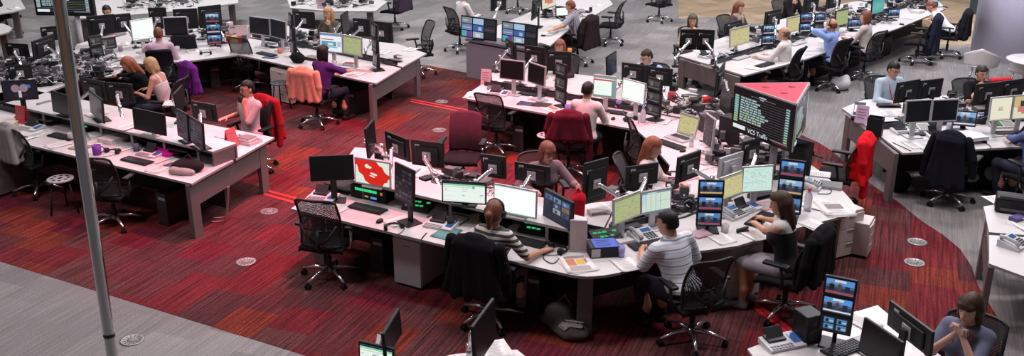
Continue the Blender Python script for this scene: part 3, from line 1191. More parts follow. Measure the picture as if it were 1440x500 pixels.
def monitor(label, bl, br, zb, tl_v, kind='off', face='front', mount='foot', z0=.73, hous=None, tilt=3.0, seed=0, arm=(.0, .34), thick=.045,
            group=None, wmax=.66, wmin=.30, hmax=.42, bezel=.016, yaw=None, wid=.48):
    """bl, br: image positions of the lower corners of the panel as seen; zb its lower edge's height; tl_v the image row of the upper left corner"""
    A, B = at(bl[0], bl[1], zb), at(br[0], br[1], zb)
    hgt = min(hmax, max(.22, height_at(A, tl_v) - zb))
    if face == 'back':
        A, B = B, A
    c = (A + B) / 2
    d = B - A
    w = min(wmax, max(wmin, d.length))
    rz = math.atan2(d.y, d.x)
    if yaw is not None:
        rz, w = D(yaw), wid
    root = empty('computer_monitor', label, 'monitor', (c.x, c.y, z0), rz, group)
    hm = hous or BLACK
    zc = zb - z0 + hgt / 2
    R = Matrix.Rotation(D(-tilt), 3, 'X')
    off = Vector((0, 0, zc))

    def fin(mb, name, m, par=root):
        mb.v = [tuple(R @ Vector(p) + off) for p in mb.v]
        return mb.build(name, m, par)
    hb = MB()
    hb.box((0, .0, 0), (w, thick * .6, hgt), bev=.006)
    hb.box((0, thick * .42, -.01), (w * .72, thick * .6, hgt * .66), bev=.012)
    fin(hb, 'housing', hm if face == 'back' or hous else hm)
    sm, mats = screen_mesh(w - 2 * bezel, hgt - 2 * bezel - .004, kind, -thick * .3 - .0012, seed)
    fin(sm, 'screen', mats)
    if face == 'back':
        st = MB().box((w * .30, thick * .32, hgt * .27), (.06, .004, .045))
        fin(st, 'sticker', LABELW)
        vp = MB()
        vp.box((0, thick * .75, -.02), (.105, .012, .105), bev=.003)
        fin(vp, 'mounting_plate', SILVER)
    if mount == 'foot':
        s = MB()
        s.box((0, thick * .8 + .02, zc * .5), (.07, .03, zc), bev=.006)
        s.box((0, .04, .008), (min(.26, w * .6), .19, .016), bev=.006)
        s.build('stand', hm if hous is None else SILVER, root)
    elif mount == 'arm':
        ax, ay = arm
        ar = MB()
        h0 = Vector((0, thick * .9, zc - .02))
        k1 = h0 + Vector((0, .05, 0))
        el = Vector((ax * .65, ay * .75, max(.10, zc * .62)))
        bs = Vector((ax, ay, .10))
        ar.tube([h0, k1], .024, 10)
        ar.bar(k1, el, .045, .04, bev=.01)
        ar.tube([el + Vector((0, 0, -.05)), el + Vector((0, 0, .05))], .028, 10)
        ar.bar(el + Vector((0, 0, -.02)), bs + Vector((0, 0, .04)), .04, .035, bev=.008)
        ar.tube([bs + Vector((0, 0, -.10)), bs + Vector((0, 0, .09))], .026, 12)
        ao = ar.build('monitor_arm', ALU, root)
        MB().box((ax, ay, .012), (.11, .11, .024), bev=.004).build('clamp', BLACK, ao)
    return root


def screen_stack(label, bl, br, zb, tl_v, kinds=('news', 'news', 'news'), face='front', z0=.73, seed=0, group=None, wmax=.36, hous=None, lean=6, yaw=None):
    """small television screens one above another on a post"""
    A, B = at(bl[0], bl[1], zb), at(br[0], br[1], zb)
    tot = min(.75, max(.3, height_at(A, tl_v) - zb))
    if face == 'back':
        A, B = B, A
    d = B - A
    c = (A + B) / 2
    w = min(wmax, max(.2, d.length)) if yaw is None else .28
    root = empty('screen_stack', label, 'screens', (c.x, c.y, z0), math.atan2(d.y, d.x) if yaw is None else D(yaw), group)
    n = len(kinds)
    hh = tot / n
    p = MB()
    p.tube([(0, .055, 0), (0, .055, zb - z0 + tot * .95)], .018, 10)
    po = p.build('post', DARKGREY, root)
    b = MB()
    b.box((0, .03, .009), (.22, .2, .018), bev=.005)
    b.build('base_plate', BLACK, root)
    R = Matrix.Rotation(D(-lean), 3, 'X')
    for k in range(n):
        off = Vector((0, 0, zb - z0 + hh * (n - 1 - k + .5)))
        m = MB().box((0, 0, 0), (w, .035, hh * .97), bev=.006)
        m.v = [tuple(R @ Vector(q) + off) for q in m.v]
        ho = m.build('small_screen', hous or BLACK, root)
        s, mats = screen_mesh(w * .86, hh * .74, kinds[k], -.0188, seed + k)
        s.v = [tuple(R @ Vector(q) + off) for q in s.v]
        s.build('picture', mats, ho)
    return root
# ---------------------------------------------------------------- small things on the desks
def place(px, z=.73):
    w = at(px[0], px[1], z)
    return (w.x, w.y, z)


def b_keyboard(root):
    MB().box((0, 0, .012), (.45, .16, .018), bev=.005).build('case', BLACK, root)
    k = MB()
    for r in range(5):
        n = 15
        for i in range(n):
            k.box((-.205 + .41 * i / (n - 1), -.055 + r * .027, .024), (.022, .021, .008))
    o = k.build('keys', DARKGREY, root)


def b_keyboard_pale(root):
    MB().box((0, 0, .012), (.44, .15, .018), bev=.005).build('case', GREYP, root)
    k = MB()
    for r in range(5):
        for i in range(15):
            k.box((-.20 + .40 * i / 14, -.05 + r * .025, .024), (.021, .02, .008))
    k.build('keys', flat((.6, .6, .6)), root)


def b_mouse(root):
    m = MB()
    m.lathe([(.001, 0), (.03, 0), (.033, .012), (.024, .03), (.001, .036)], n=16)
    m.v = [(x * .95, y * 1.65, z) for x, y, z in m.v]
    m.build('shell', BLACK, root)
    MB().box((0, .03, .034), (.008, .02, .01), bev=.003).build('wheel', GREYP, root)


def b_phone(root):
    """broadcast desk telephone: sloping pale body, black handset on the left, blue display, keys"""
    b = MB()
    b.add([(-.14, -.11, 0), (.14, -.11, 0), (.14, .11, 0), (-.14, .11, 0), (-.14, -.11, .025), (.14, -.11, .025), (.14, .11, .075), (-.14, .11, .075)],
          [(3, 2, 1, 0), (4, 5, 6, 7), (0, 1, 5, 4), (1, 2, 6, 5), (2, 3, 7, 6), (3, 0, 4, 7)])
    b.build('body', flat((.55, .55, .58)), root)
    sl = math.atan2(.05, .22)
    R = Matrix.Rotation(sl, 3, 'X')
    h = MB()
    h.tube([(-.10, -.10, .06), (-.10, -.05, .085), (-.10, .05, .105), (-.10, .10, .095)], [.026, .02, .02, .026], 8)
    h.build('handset', flat((.42, .42, .45)), root)
    MB().box((.06, .055, .066), (.11, .055, .006), rot=R).build('display', glow((.06, .20, .55), .5), root)
    k = MB()
    for i in range(4):
        for j in range(4):
            k.box((.0 + .035 * i, -.085 + .027 * j, .0345 + .0065 * j), (.022, .016, .008), rot=R)
    k.build('keypad', DARKGREY, root)


def b_phone_black(root):
    """black desk telephone with a tilted hood, pale button field and a blue screen"""
    b = MB()
    b.add([(-.17, -.10, 0), (.17, -.10, 0), (.17, .10, 0), (-.17, .10, 0), (-.17, -.10, .025), (.17, -.10, .025), (.17, .10, .05), (-.17, .10, .05)],
          [(3, 2, 1, 0), (4, 5, 6, 7), (0, 1, 5, 4), (1, 2, 6, 5), (2, 3, 7, 6), (3, 0, 4, 7)])
    b.build('body', flat((.58, .58, .60)), root)
    R = Matrix.Rotation(math.atan2(.025, .2), 3, 'X')
    MB().box((-.05, .06, .09), (.16, .015, .11), rot=Matrix.Rotation(D(-35), 3, 'X'), bev=.004).build('hood', DARKGREY, root)
    MB().box((-.05, .045, .052), (.17, .1, .02), rot=R, bev=.004).build('cradle', BLACK, root)
    MB().box((.115, .01, .042), (.075, .12, .006), rot=R).build('display', glow((.05, .14, .42), .6), root)
    k = MB()
    for i in range(7):
        for j in range(2):
            k.box((-.14 + .03 * i, -.085 + .03 * j, .031 + .004 * j), (.02, .016, .006), rot=R)
    k.build('keypad', flat((.25, .25, .27)), root)


def b_console(root):
    """sloping broadcast talkback panel with green lit keys"""
    b = MB()
    b.add([(-.16, -.10, 0), (.16, -.10, 0), (.16, .10, 0), (-.16, .10, 0), (-.16, -.10, .03), (.16, -.10, .03), (.16, .10, .08), (-.16, .10, .08)],
          [(3, 2, 1, 0), (4, 5, 6, 7), (0, 1, 5, 4), (1, 2, 6, 5), (2, 3, 7, 6), (3, 0, 4, 7)])
    b.build('body', BLACK, root)
    R = Matrix.Rotation(math.atan2(.05, .2), 3, 'X')
    for i in range(5):
        for j in range(2):
            MB().box((-.11 + .055 * i, -.03 + .07 * j, .05 + .0175 * j), (.042, .022, .006), rot=R).build('lit_key', glow((.05, .75, .25), .7) if (i + j) % 4 else DARKGREY, root)


def b_console_pale(root):
    """pale sloping panel, green keys on the left and a small keypad on the right"""
    b = MB()
    b.add([(-.18, -.09, 0), (.18, -.09, 0), (.18, .09, 0), (-.18, .09, 0), (-.18, -.09, .025), (.18, -.09, .025), (.18, .09, .07), (-.18, .09, .07)],
          [(3, 2, 1, 0), (4, 5, 6, 7), (0, 1, 5, 4), (1, 2, 6, 5), (2, 3, 7, 6), (3, 0, 4, 7)])
    b.build('body', flat((.42, .42, .40)), root)
    R = Matrix.Rotation(math.atan2(.045, .18), 3, 'X')
    MB().box((-.09, 0, .0485), (.15, .13, .004), rot=R).build('key_panel', BLACK, root)
    for i in range(2):
        for j in range(3):
            MB().box((-.125 + .07 * i, -.04 + .04 * j, .0415 + .01 * j), (.055, .02, .006), rot=R).build('lit_key', glow((.08, .7, .25), .6), root)
    k = MB()
    for i in range(4):
        for j in range(4):
            k.box((.03 + .037 * i, -.055 + .034 * j, .036 + .0085 * j), (.024, .018, .008), rot=R)
    k.build('keypad', flat((.3, .3, .3)), root)


def b_rack(root):
    """black rack box under the shelf with a row of green lamps"""
    MB().box((0, 0, .075), (.50, .22, .15), bev=.005).build('case', BLACK, root)
    for i in range(5):
        MB().box((-.15 + .062 * i, -.112, .115), (.055, .006, .03)).build('lamp', glow((.03, .8, .28), .9), root)
    MB().box((.19, -.112, .11), (.03, .006, .03)).build('amber_lamp', glow((.7, .32, .05), .6), root)
    MB().box((.08, -.112, .04), (.08, .006, .022)).build('blue_display', glow((.15, .35, .95), .9), root)
    MB().box((-.02, -.112, .045), (.05, .006, .018)).build('yellow_display', glow((.55, .5, .15), .6), root)


def b_headset(root):
    m = MB()
    pts = [(.085 * math.sin(a), .0, .012 + .0) for a in [0]]
    band = [(.088 * math.cos(D(t)), .088 * math.sin(D(t)), .018) for t in range(-10, 191, 20)]
    m.tube(band, .010, 6)
    m.build('headband', BLACK, root)
    for sg in (-1, 1):
        c = MB()
        c.tube([(sg * .07, -.03, .03), (sg * .105, -.025, .03)], [.036, .034], 14)
        c.build('ear_cup', BLACK, root)
    c = MB()
    c.tube([(.09, -.03, .03), (.10, -.09, .012), (.06, -.15, .008), (.0, -.2, .005)], .004, 5)
    c.build('cable', BLACK, root)


def b_mug(root):
    m = MB()
    m.lathe([(.001, 0), (.036, 0), (.04, .01), (.041, .095), (.036, .095), (.034, .02), (.001, .015)], n=18)
    m.build('cup', flat(tuple(root.get('col', (.75, .75, .75)))), root)
    h = MB()
    h.tube([(.04 + .028 * math.sin(D(t)), 0, .05 + .028 * math.cos(D(t))) for t in range(0, 181, 30)], .006, 6)
    h.build('handle', flat(tuple(root.get('col', (.75, .75, .75)))), root)


def b_bottle(root):
    m = MB()
    pl = mat('clear_plastic', (.75, .72, .78), .15)
    pl.node_tree.nodes['Principled BSDF'].inputs['Transmission Weight'].default_value = .55
    m.lathe([(.001, 0), (.036, 0), (.039, .01), (.039, .06), (.036, .075), (.039, .09), (.039, .15), (.03, .185), (.015, .205), (.014, .225), (.001, .225)], n=18)
    m.build('bottle_body', pl, root)
    c = MB()
    c.lathe([(.001, .225), (.018, .222), (.018, .245), (.001, .247)], n=14)
    c.build('cap', flat(tuple(root.get('col', (.7, .05, .06)))), root)


def b_cup_clear(root):
    m = MB()
    pl = mat('tinted_plastic', (.45, .42, .80), .2)
    pl.node_tree.nodes['Principled BSDF'].inputs['Transmission Weight'].default_value = .4
    m.lathe([(.001, 0), (.027, 0), (.036, .11), (.033, .11), (.025, .006), (.001, .006)], n=18)
    m.build('wall', pl, root)


def b_stapler(root):
    MB().bar((-.07, 0, .012), (.07, 0, .012), .035, .018, bev=.005).build('base', BLACK, root)
    MB().bar((-.07, 0, .03), (.065, 0, .048), .032, .022, bev=.006).build('lever', BLACK, root)


def b_speaker(root):
    MB().box((0, 0, .13), (.17, .19, .26), bev=.01).build('cabinet', BLACK, root)
    for z, r in ((.09, .06), (.19, .028)):
        m = MB()
        m.tube([(0, -.094, z), (0, -.099, z)], r, 20, smooth=False)
        m.build('driver_cone', DARKGREY, root)


def b_laptop(root):
    MB().box((0, 0, .012), (.34, .24, .02), bev=.005).build('base', SILVER, root)
    MB().box((0, .035, .0235), (.29, .12, .003)).build('keyboard', DARKGREY, root)
    MB().box((.0, -.075, .0235), (.09, .06, .003)).build('touchpad', GREYP, root)
    R = Matrix.Rotation(D(-14), 3, 'X')
    off = Vector((0, .125, .02))
    m = MB().box((0, .006, .15), (.34, .012, .29), bev=.004)
    m.v = [tuple(R @ Vector(q) + off) for q in m.v]
    lo = m.build('lid', SILVER, root)
    s, mats = screen_mesh(.31, .25, 'yellow', -.0015, 5)
    s.v = [tuple(R @ (Vector(q) + Vector((0, 0, .15))) + off) for q in s.v]
    s.build('screen', mats, lo)


def b_card(root):
    c = tuple(root.get('col', (.7, .5, .65)))
    m = MB()
    m.add([(-.085, -.05, 0), (.085, -.05, 0), (.085, 0, .25), (-.085, 0, .25), (-.085, -.046, 0), (.085, -.046, 0), (.085, .004, .25), (-.085, .004, .25)],
          [(0, 1, 2, 3), (7, 6, 5, 4), (0, 3, 7, 4), (1, 5, 6, 2), (3, 2, 6, 7), (0, 4, 5, 1)])
    m.add([(-.085, .06, 0), (.085, .06, 0), (.085, .004, .25), (-.085, .004, .25)], [(3, 2, 1, 0)])
    m.build('card', flat(c), root)
    t = MB()
    for k in range(4):
        z = .19 - .04 * k
        t.quad((-.06, -.052 + z * .2 - .001 + .0, z), (.06 - .02 * (k % 2), -.052 + z * .2 - .001, z), (.06 - .02 * (k % 2), -.052 + (z + .015) * .2 - .001, z + .015), (-.06, -.052 + (z + .015) * .2 - .001, z + .015))
    t.build('print', flat((.35, .15, .25)), root)


def paper_sheets(label, px, rz, w=.21, d=.297, n=1, col=None, cat='paper', z=.73, text=True, seed=0, name='paper_sheet', group=None, photo=None, block=None):
    """n sheets or a magazine lying on the desk, printed lines on the top one"""
    rr = random.Random(seed + int(px[0]))
    root = empty(name, label, cat, place(px, z), D(rz), group)
    m = flat(col) if col else PAPER
    t0 = .0012
    for k in range(n):
        a = D(rr.uniform(-14, 14)) if k else 0
        s = MB()
        ww, dd = w, d
        R = Matrix.Rotation(a, 3, 'Z')
        ox, oy = (rr.uniform(-.04, .04), rr.uniform(-.03, .03)) if k else (0, 0)

        def fn(u, v, k=k):
            p = R @ Vector(((u - .5) * ww, (v - .5) * dd, 0))
            return (p.x + ox, p.y + oy, .002 + .0025 * k + t0 + .006 * (abs(u - .5) * 2) ** 3 * (k == n - 1))
        s.grid(fn, 4, 4, 0, -.0011)
        so = s.build('sheet', m, root)
        if k == n - 1 and (text or photo):
            t = MB()
            zz = .0052 + .0025 * k + t0
            if text:
                L = 11
                for i in range(L):
                    y = dd * (.40 - .78 * i / L)
                    x1 = ww * rr.uniform(.15, .40)
                    pts = [R @ Vector((x, yy, 0)) for x, yy in ((-ww * .40, y - .004), (x1, y - .004), (x1, y + .003), (-ww * .40, y + .003))]
                    t.quad(*[(p.x + ox, p.y + oy, zz) for p in pts])
                t.build('print', mat('faint_print', (.45, .43, .43), .8), so)
            if photo:
                for (x0, y0, x1, y1, c) in photo:
                    q = MB()
                    pts = [R @ Vector((x * ww / 2, y * dd / 2, 0)) for x, y in ((x0, y0), (x1, y0), (x1, y1), (x0, y1))]
                    q.quad(*[(p.x + ox, p.y + oy, zz + .0006) for p in pts])
                    q.build('picture', flat(c), so)
    return root


def book(label, px, rz, size=(.22, .30, .04), col=(.2, .2, .22), z=.73, n=1, cat='folder', name='folder', group=None, page=True):
    root = empty(name, label, cat, place(px, z), D(rz), group)
    w, d, h = size
    MB().box((0, 0, .003), (w, d, .005)).build('back_cover', flat(col), root)
    MB().box((0, 0, h - .002), (w, d, .005)).build('front_cover', flat(col), root)
    MB().box((-w / 2 + .003, 0, h / 2), (.006, d, h - .004)).build('spine', flat(col), root)
    if page:
        MB().box((.002, 0, h / 2), (w - .014, d - .012, h - .011)).build('pages', PAPER, root)
    return root


def box_thing(name, label, cat, px, rz, size, col, z=.73, group=None, lid=None, extra=None):
    root = empty(name, label, cat, place(px, z), D(rz), group)
    w, d, h = size
    t = .006
    b = MB()
    b.box((0, 0, .004), (w, d, .008))
    for sx in (-1, 1):
        b.box((sx * (w / 2 - t / 2), 0, h / 2), (t, d, h))
        b.box((0, sx * (d / 2 - t / 2), h / 2), (w, t, h))
    b.build('tray', flat(col), root)
    if lid:
        MB().box((0, 0, h + .004), (w + .006, d + .006, .008), bev=.003).build('lid', flat(lid), root)
    return root


GR = {}


def item(kind, label, px, rz=0, z=.73, cat=None, name=None, col=None, group=None, scale=1.0):
    tbl = {'keyboard': (b_keyboard, 'keyboard', 'keyboard'), 'keyboard_pale': (b_keyboard_pale, 'keyboard', 'keyboard'), 'mouse': (b_mouse, 'computer_mouse', 'mouse'),
           'phone': (b_phone, 'desk_telephone', 'telephone'), 'phone_black': (b_phone_black, 'desk_telephone', 'telephone'), 'console': (b_console, 'talkback_panel', 'control panel'),
           'console_pale': (b_console_pale, 'talkback_panel', 'control panel'), 'rack': (b_rack, 'equipment_rack', 'equipment'), 'headset': (b_headset, 'headphones', 'headphones'),
           'mug': (b_mug, 'mug', 'mug'), 'bottle': (b_bottle, 'water_bottle', 'bottle'), 'cup': (b_cup_clear, 'plastic_cup', 'cup'), 'stapler': (b_stapler, 'stapler', 'stapler'),
           'speaker': (b_speaker, 'loudspeaker', 'speaker'), 'laptop': (b_laptop, 'laptop', 'laptop'), 'card': (b_card, 'sign_card', 'sign')}
    b, n, c = tbl[kind]
    if col is not None:
        root = empty(name or n, label, cat or c, place(px, z), D(rz), group)
        root['col'] = col
        b(root)
        del root['col']
        root.scale = (scale,) * 3
        return root
    return inst(kind, b, name or n, label, cat or c, place(px, z), D(rz), group, scale)


def lump(name, label, cat, loc, rz, prims, col, h=.012, m=None, parts=()):
    root = empty(name, label, cat, loc, rz)
    sdf_object('body', prims, h, m or cloth(col), root)
    for n, pr, c in parts:
        sdf_object(n, pr, h, cloth(c), root)
    return root


def cable(label, pts, r=.004, col=None, group=None):
    """a wire lying along points (u, v, z) of the picture plane"""
    P3 = [at(u, v, z) for u, v, z in pts]
    o = P3[0].copy()
    out = []
    n = len(P3)
    for i in range(n - 1):
        a, b = P3[max(i - 1, 0)], P3[i]
        c, d = P3[i + 1], P3[min(i + 2, n - 1)]
        for k in range(6):
            t = k / 6
            out.append(.5 * ((2 * b) + (c - a) * t + (2 * a - 5 * b + 4 * c - d) * t * t + (3 * b - a - 3 * c + d) * t ** 3))
    out.append(P3[-1])
    m = MB()
    m.tube([p - o for p in out], r, 6)
    ob = m.build('cable', col or BLACK)
    ob.location = o
    return tag(ob, label, 'cable', group)
# ---------------------------------------------------------------- camera, light
scene = bpy.context.scene
cam = bpy.data.cameras.new('camera')
cam.sensor_width = 36
cam.lens = 36 * F / 1440
cam.clip_end = 200
co = bpy.data.objects.new('camera', cam)
COL.objects.link(co)
co.location = (0, 0, H)
co.rotation_euler = (math.pi / 2 - TH, 0, 0)
scene.camera = co
scene.view_settings.view_transform = 'Standard'
scene.view_settings.look = 'None'
scene.view_settings.gamma = 1
scene.view_settings.use_curve_mapping = False
scene.view_settings.exposure = EXPOSURE
w = bpy.data.worlds.new('hall_daylight')
scene.world = w
w.use_nodes = True
w.node_tree.nodes['Background'].inputs[0].default_value = (*WORLD_COL, 1)
w.node_tree.nodes['Background'].inputs[1].default_value = WORLD


def lamp(name, loc, size, power, col=(1, 1, 1), rot=(0, 0, 0), spread=180, size_y=None):
    l = bpy.data.lights.new(name, 'AREA')
    l.shape = 'RECTANGLE'
    l.size = size
    l.size_y = size_y or size
    l.energy = power
    l.color = col
    l.spread = D(spread)
    o = bpy.data.objects.new(name, l)
    COL.objects.link(o)
    o.location = loc
    o.rotation_euler = rot
    return o


def spot(name, loc, target, power, col, angle, blend=.8, r=.3):
    l = bpy.data.lights.new(name, 'SPOT')
    l.energy = power
    l.color = col
    l.spot_size = D(angle)
    l.spot_blend = blend
    l.shadow_soft_size = r
    o = bpy.data.objects.new(name, l)
    COL.objects.link(o)
    o.location = loc
    o.rotation_euler = (Vector(target) - Vector(loc)).to_track_quat('-Z', 'Y').to_euler()
    return o


for q in LAMPS:
    lamp(*q[0], **q[1])
for q in SPOTS:
    spot(*q)


# ---------------------------------------------------------------- floor
def carpet(name, cols, ang, tile=.5, streak=.35, fine=.25):
    m = bpy.data.materials.new(name)
    m.use_nodes = True
    nt = m.node_tree
    N, L = nt.nodes, nt.links
    b = N['Principled BSDF']
    b.inputs['Roughness'].default_value = .95
    b.inputs['Specular IOR Level'].default_value = .1
    tc = N.new('ShaderNodeTexCoord')
    mp = N.new('ShaderNodeMapping')
    mp.inputs['Rotation'].default_value = (0, 0, D(-ang))
    L.new(tc.outputs['Object'], mp.inputs[0])
    sep = N.new('ShaderNodeSeparateXYZ')
    L.new(mp.outputs[0], sep.inputs[0])

    def math_(op, a, bb=None):
        n = N.new('ShaderNodeMath')
        n.operation = op
        for i, q in enumerate((a, bb)):
            if q is None:
                continue
            if isinstance(q, (int, float)):
                n.inputs[i].default_value = q
            else:
                L.new(q, n.inputs[i])
        return n.outputs[0]
    fx = math_('FLOOR', math_('DIVIDE', sep.outputs[1], tile))
    half = math_('MULTIPLY', math_('MODULO', math_('ABSOLUTE', fx), 2), tile * .5)
    gx = math_('FLOOR', math_('DIVIDE', math_('ADD', sep.outputs[0], half), tile * 1.0))
    cmb = N.new('ShaderNodeCombineXYZ')
    L.new(gx, cmb.inputs[0])
    L.new(fx, cmb.inputs[1])
    wn = N.new('ShaderNodeTexWhiteNoise')
    wn.noise_dimensions = '2D'
    L.new(cmb.outputs[0], wn.inputs['Vector'])
    # neighbouring tiles often share a dye lot: mix tile noise with a broad noise
    bn = N.new('ShaderNodeTexNoise')
    bn.inputs['Scale'].default_value = .7
    L.new(cmb.outputs[0], bn.inputs['Vector'])
    s = math_('ADD', math_('MULTIPLY', wn.outputs['Value'], .75), math_('MULTIPLY', bn.outputs['Fac'], .25))
    cr = N.new('ShaderNodeValToRGB')
    cr.color_ramp.interpolation = 'CONSTANT'
    els = cr.color_ramp.elements
    for i, (pos, c) in enumerate(cols):
        e = els[i] if i < 2 else els.new(pos)
        e.position = pos
        e.color = (*c, 1)
    L.new(s, cr.inputs[0])
    # pile lines running along the tiles
    st = N.new('ShaderNodeCombineXYZ')
    L.new(math_('MULTIPLY', sep.outputs[0], 1.3), st.inputs[0])
    L.new(math_('MULTIPLY', sep.outputs[1], 42), st.inputs[1])
    sn = N.new('ShaderNodeTexNoise')
    sn.inputs['Scale'].default_value = 1
    sn.inputs['Detail'].default_value = 3
    L.new(st.outputs[0], sn.inputs['Vector'])
    fn = N.new('ShaderNodeTexNoise')
    fn.inputs['Scale'].default_value = 90
    fn.inputs['Detail'].default_value = 2
    L.new(tc.outputs['Object'], fn.inputs['Vector'])
    mr = N.new('ShaderNodeMapRange')
    mr.inputs['From Min'].default_value = .3
    mr.inputs['From Max'].default_value = .7
    mr.inputs['To Min'].default_value = 1 - streak
    mr.inputs['To Max'].default_value = 1 + streak
    L.new(sn.outputs['Fac'], mr.inputs['Value'])
    mf = N.new('ShaderNodeMapRange')
    mf.inputs['From Min'].default_value = .3
    mf.inputs['From Max'].default_value = .7
    mf.inputs['To Min'].default_value = 1 - fine
    mf.inputs['To Max'].default_value = 1 + fine
    L.new(fn.outputs['Fac'], mf.inputs['Value'])
    k = math_('MULTIPLY', mr.outputs[0], mf.outputs[0])
    vm = N.new('ShaderNodeVectorMath')
    vm.operation = 'SCALE'
    L.new(cr.outputs[0], vm.inputs[0])
    L.new(k, vm.inputs['Scale'])
    L.new(vm.outputs[0], b.inputs['Base Color'])
    return m


GREYC = carpet('grey_carpet_tiles', [(0, (.225, .208, .208)), (.30, (.198, .186, .188)), (.52, (.212, .198, .20)), (.70, (.262, .242, .242)), (.80, (.182, .17, .174))], 68, .5, .2, .3)
REDC = carpet('red_carpet_tiles', [(0, (.098, .024, .028)), (.26, (.080, .026, .029)), (.44, (.125, .017, .022)), (.58, (.105, .036, .037)), (.74, (.158, .028, .020)), (.84, (.110, .015, .026))], 68, .5, .6, .4)
TANC = carpet('tan_carpet_tiles', [(0, (.34, .25, .17)), (.4, (.29, .21, .145)), (.7, (.40, .29, .20))], 20, .5, .25, .25)


def structure(name, mb, m):
    return tag(mb.build(name, m), kind='structure')


structure('floor', MB().prism([(-30, -3), (30, -3), (30, 45), (-30, 45)], -.06, 0), GREYC)
red = [(-14, 14.4), (-5.93, 10.09), (-1.96, 7.99), (2.2, 5.7), (4.2, 7.0)]
red += [tuple(at(u, v, 0)[:2]) for u, v in ((1405, 450), (1375, 401), (1366, 374), (1350, 350), (1326, 330), (1295, 310), (1261, 282), (1232, 264), (1200, 240), (1170, 212), (1150, 200), (1132, 192))]
red += [(4.3, 16.0), (3.0, 18.0), (1.0, 19.0)] + [tuple(at(u, v, 0)[:2]) for u, v in ((700, 108), (660, 103), (600, 92), (540, 84))] + [(-6, 20.2), (-14, 20)]
structure('floor_carpet', MB().prism(red, 0, .004), REDC)
tan = [tuple(at(u, v, 0)[:2]) for u, v in ((955, 26), (1010, 24), (1030, 34), (1200, 30), (1330, 66), (1366, 62), (1400, -20), (950, -20))]
structure('floor_tan_carpet', MB().prism(tan, 0, .004), TANC)
structure('wall_front', MB().box((0, -8.2, 4), (60, .4, 8)), mat('brown_wall_paint', (.30, .19, .13), .8, noise=.08, scale=2))  # unseen wall behind the camera, added so the pole reflects brown
wm = mat('white_wall_paint', (.62, .62, .64), .8, noise=.04, scale=3)
structure('wall_back', MB().box((0, 40.2, 4), (60, .4, 8)), wm)
structure('wall_left', MB().box((-30.2, 20, 4), (.4, 46, 8)), wm)
structure('wall_right', MB().box((30.2, 20, 4), (.4, 46, 8)), wm)
# door leaf seen behind the far right desks
dpx = at(1391, 24, 0)
structure('door_1', MB().box((dpx.x, dpx.y + .3, 1.05), (.75, .06, 2.1), 0, Matrix.Rotation(D(-20), 3, 'Z')), flat((.03, .045, .045)))
# round column
cpx = at(1378, 85, 0)
cm = mat('lilac_column_plaster', (.72, .70, .86), .7, noise=.05, scale=4)
structure('column_1', MB().lathe([(.95, 0), (.95, 8)], (cpx.x + 1.0, cpx.y + .4, 0), 48), cm)
# inlaid red stripes in the carpet and round floor outlets
SM = mat('bright_red_inlay', (.78, .018, .03), .7)
for k, (a, b) in enumerate((((371, 267), (416, 279)), ((371, 273), (414, 285)), ((578, 140), (700, 163)), ((578, 143), (698, 167)), ((1030, 404), (1121, 470)), ((1034, 413), (1108, 468)))):
    p, q = at(*a, 0), at(*b, 0)
    m = MB().bar(Vector((p.x, p.y, .0065)), Vector((q.x, q.y, .0065)), .05, .004)
    structure('trim_%d' % (k + 1), m, SM)


def b_outlet(root):
    m = MB()
    m.lathe([(.001, .0), (.115, 0), (.118, .006), (.10, .010), (.095, .007), (.001, .007)], n=32)
    m.build('ring', mat('dull_steel', (.30, .28, .28), .45, .5), root)
    m = MB()
    m.lathe([(.001, .0), (.05, 0), (.05, .011), (.001, .012)], n=24)
    m.build('centre_cap', flat((.24, .22, .22)), root)
    for k in range(12):
        a = 2 * math.pi * k / 12
        MB().bar((.058 * math.cos(a), .058 * math.sin(a), .0085), (.09 * math.cos(a), .09 * math.sin(a), .0085), .010, .004).build('slot', flat((.13, .12, .12)), root)


for px, lb, zz in (((378, 297), 'round metal floor outlet on the red carpet beside the end of the red stripes', .004), ((346, 368), 'round metal floor outlet alone on the open red carpet near the grey border', .004),
                   ((618, 183), 'round metal floor outlet on red carpet behind the two monitor backs', .004), ((621, 143), 'round metal floor outlet touching the far red stripes', .004),
                   ((1290, 340), 'round metal floor outlet at right, farther of the pair beside the curved carpet edge', .004), ((1286, 369), 'round metal floor outlet at right, nearer of the pair beside the curved carpet edge', .004),
                   ((186, 478), 'round floor outlet in the grey carpet beside the chrome pole', 0)):
    inst('outlet', b_outlet, 'floor_outlet', lb, 'floor outlet', place(px, zz), 0, 'round floor outlets')

# foreground pole
pd_ = 2.6
def on_plane(u, v, y):
    x = (u - 720) / F
    yy = (250 - v) / F
    d = Vector((x, math.cos(TH) + yy * math.sin(TH), -math.sin(TH) + yy * math.cos(TH)))
    return Vector((0, 0, H)) + d * (y / d.y)
a, b = on_plane(83, 0, pd_), on_plane(158, 500, pd_)
dr = (a - b) / (a.z - b.z)
p0, p1 = b - dr * b.z, a + dr * (8.0 - a.z)
pr = empty('steel_pole', 'chrome pole rising in front of the camera past the left desks', 'pole', (p0.x, p0.y, 0))
m = MB()
m.tube([Vector((0, 0, .02)), p1 - p0], .0172, 24)
m.build('shaft', CHROME, pr)
m = MB()
for zz in (3.28,):
    q = dr * zz
    m.tube([q, q + dr * .012], .0176, 24)
m.build('joint', mat('dark_joint', (.08, .08, .09), .4, .6), pr)
m = MB()
m.lathe([(.06, 0), (.06, .012), (.03, .022)], n=24)
m.build('foot_plate', CHROME, pr)
# ---------------------------------------------------------------- desks
P2 = lambda u, v, z=.73: tuple(at(u, v, z)[:2])
U1, N1 = Vector((.876, -.483)), Vector((.483, .876))


def off(p, d, k):
    return (p[0] + d[0] * k, p[1] + d[1] * k)


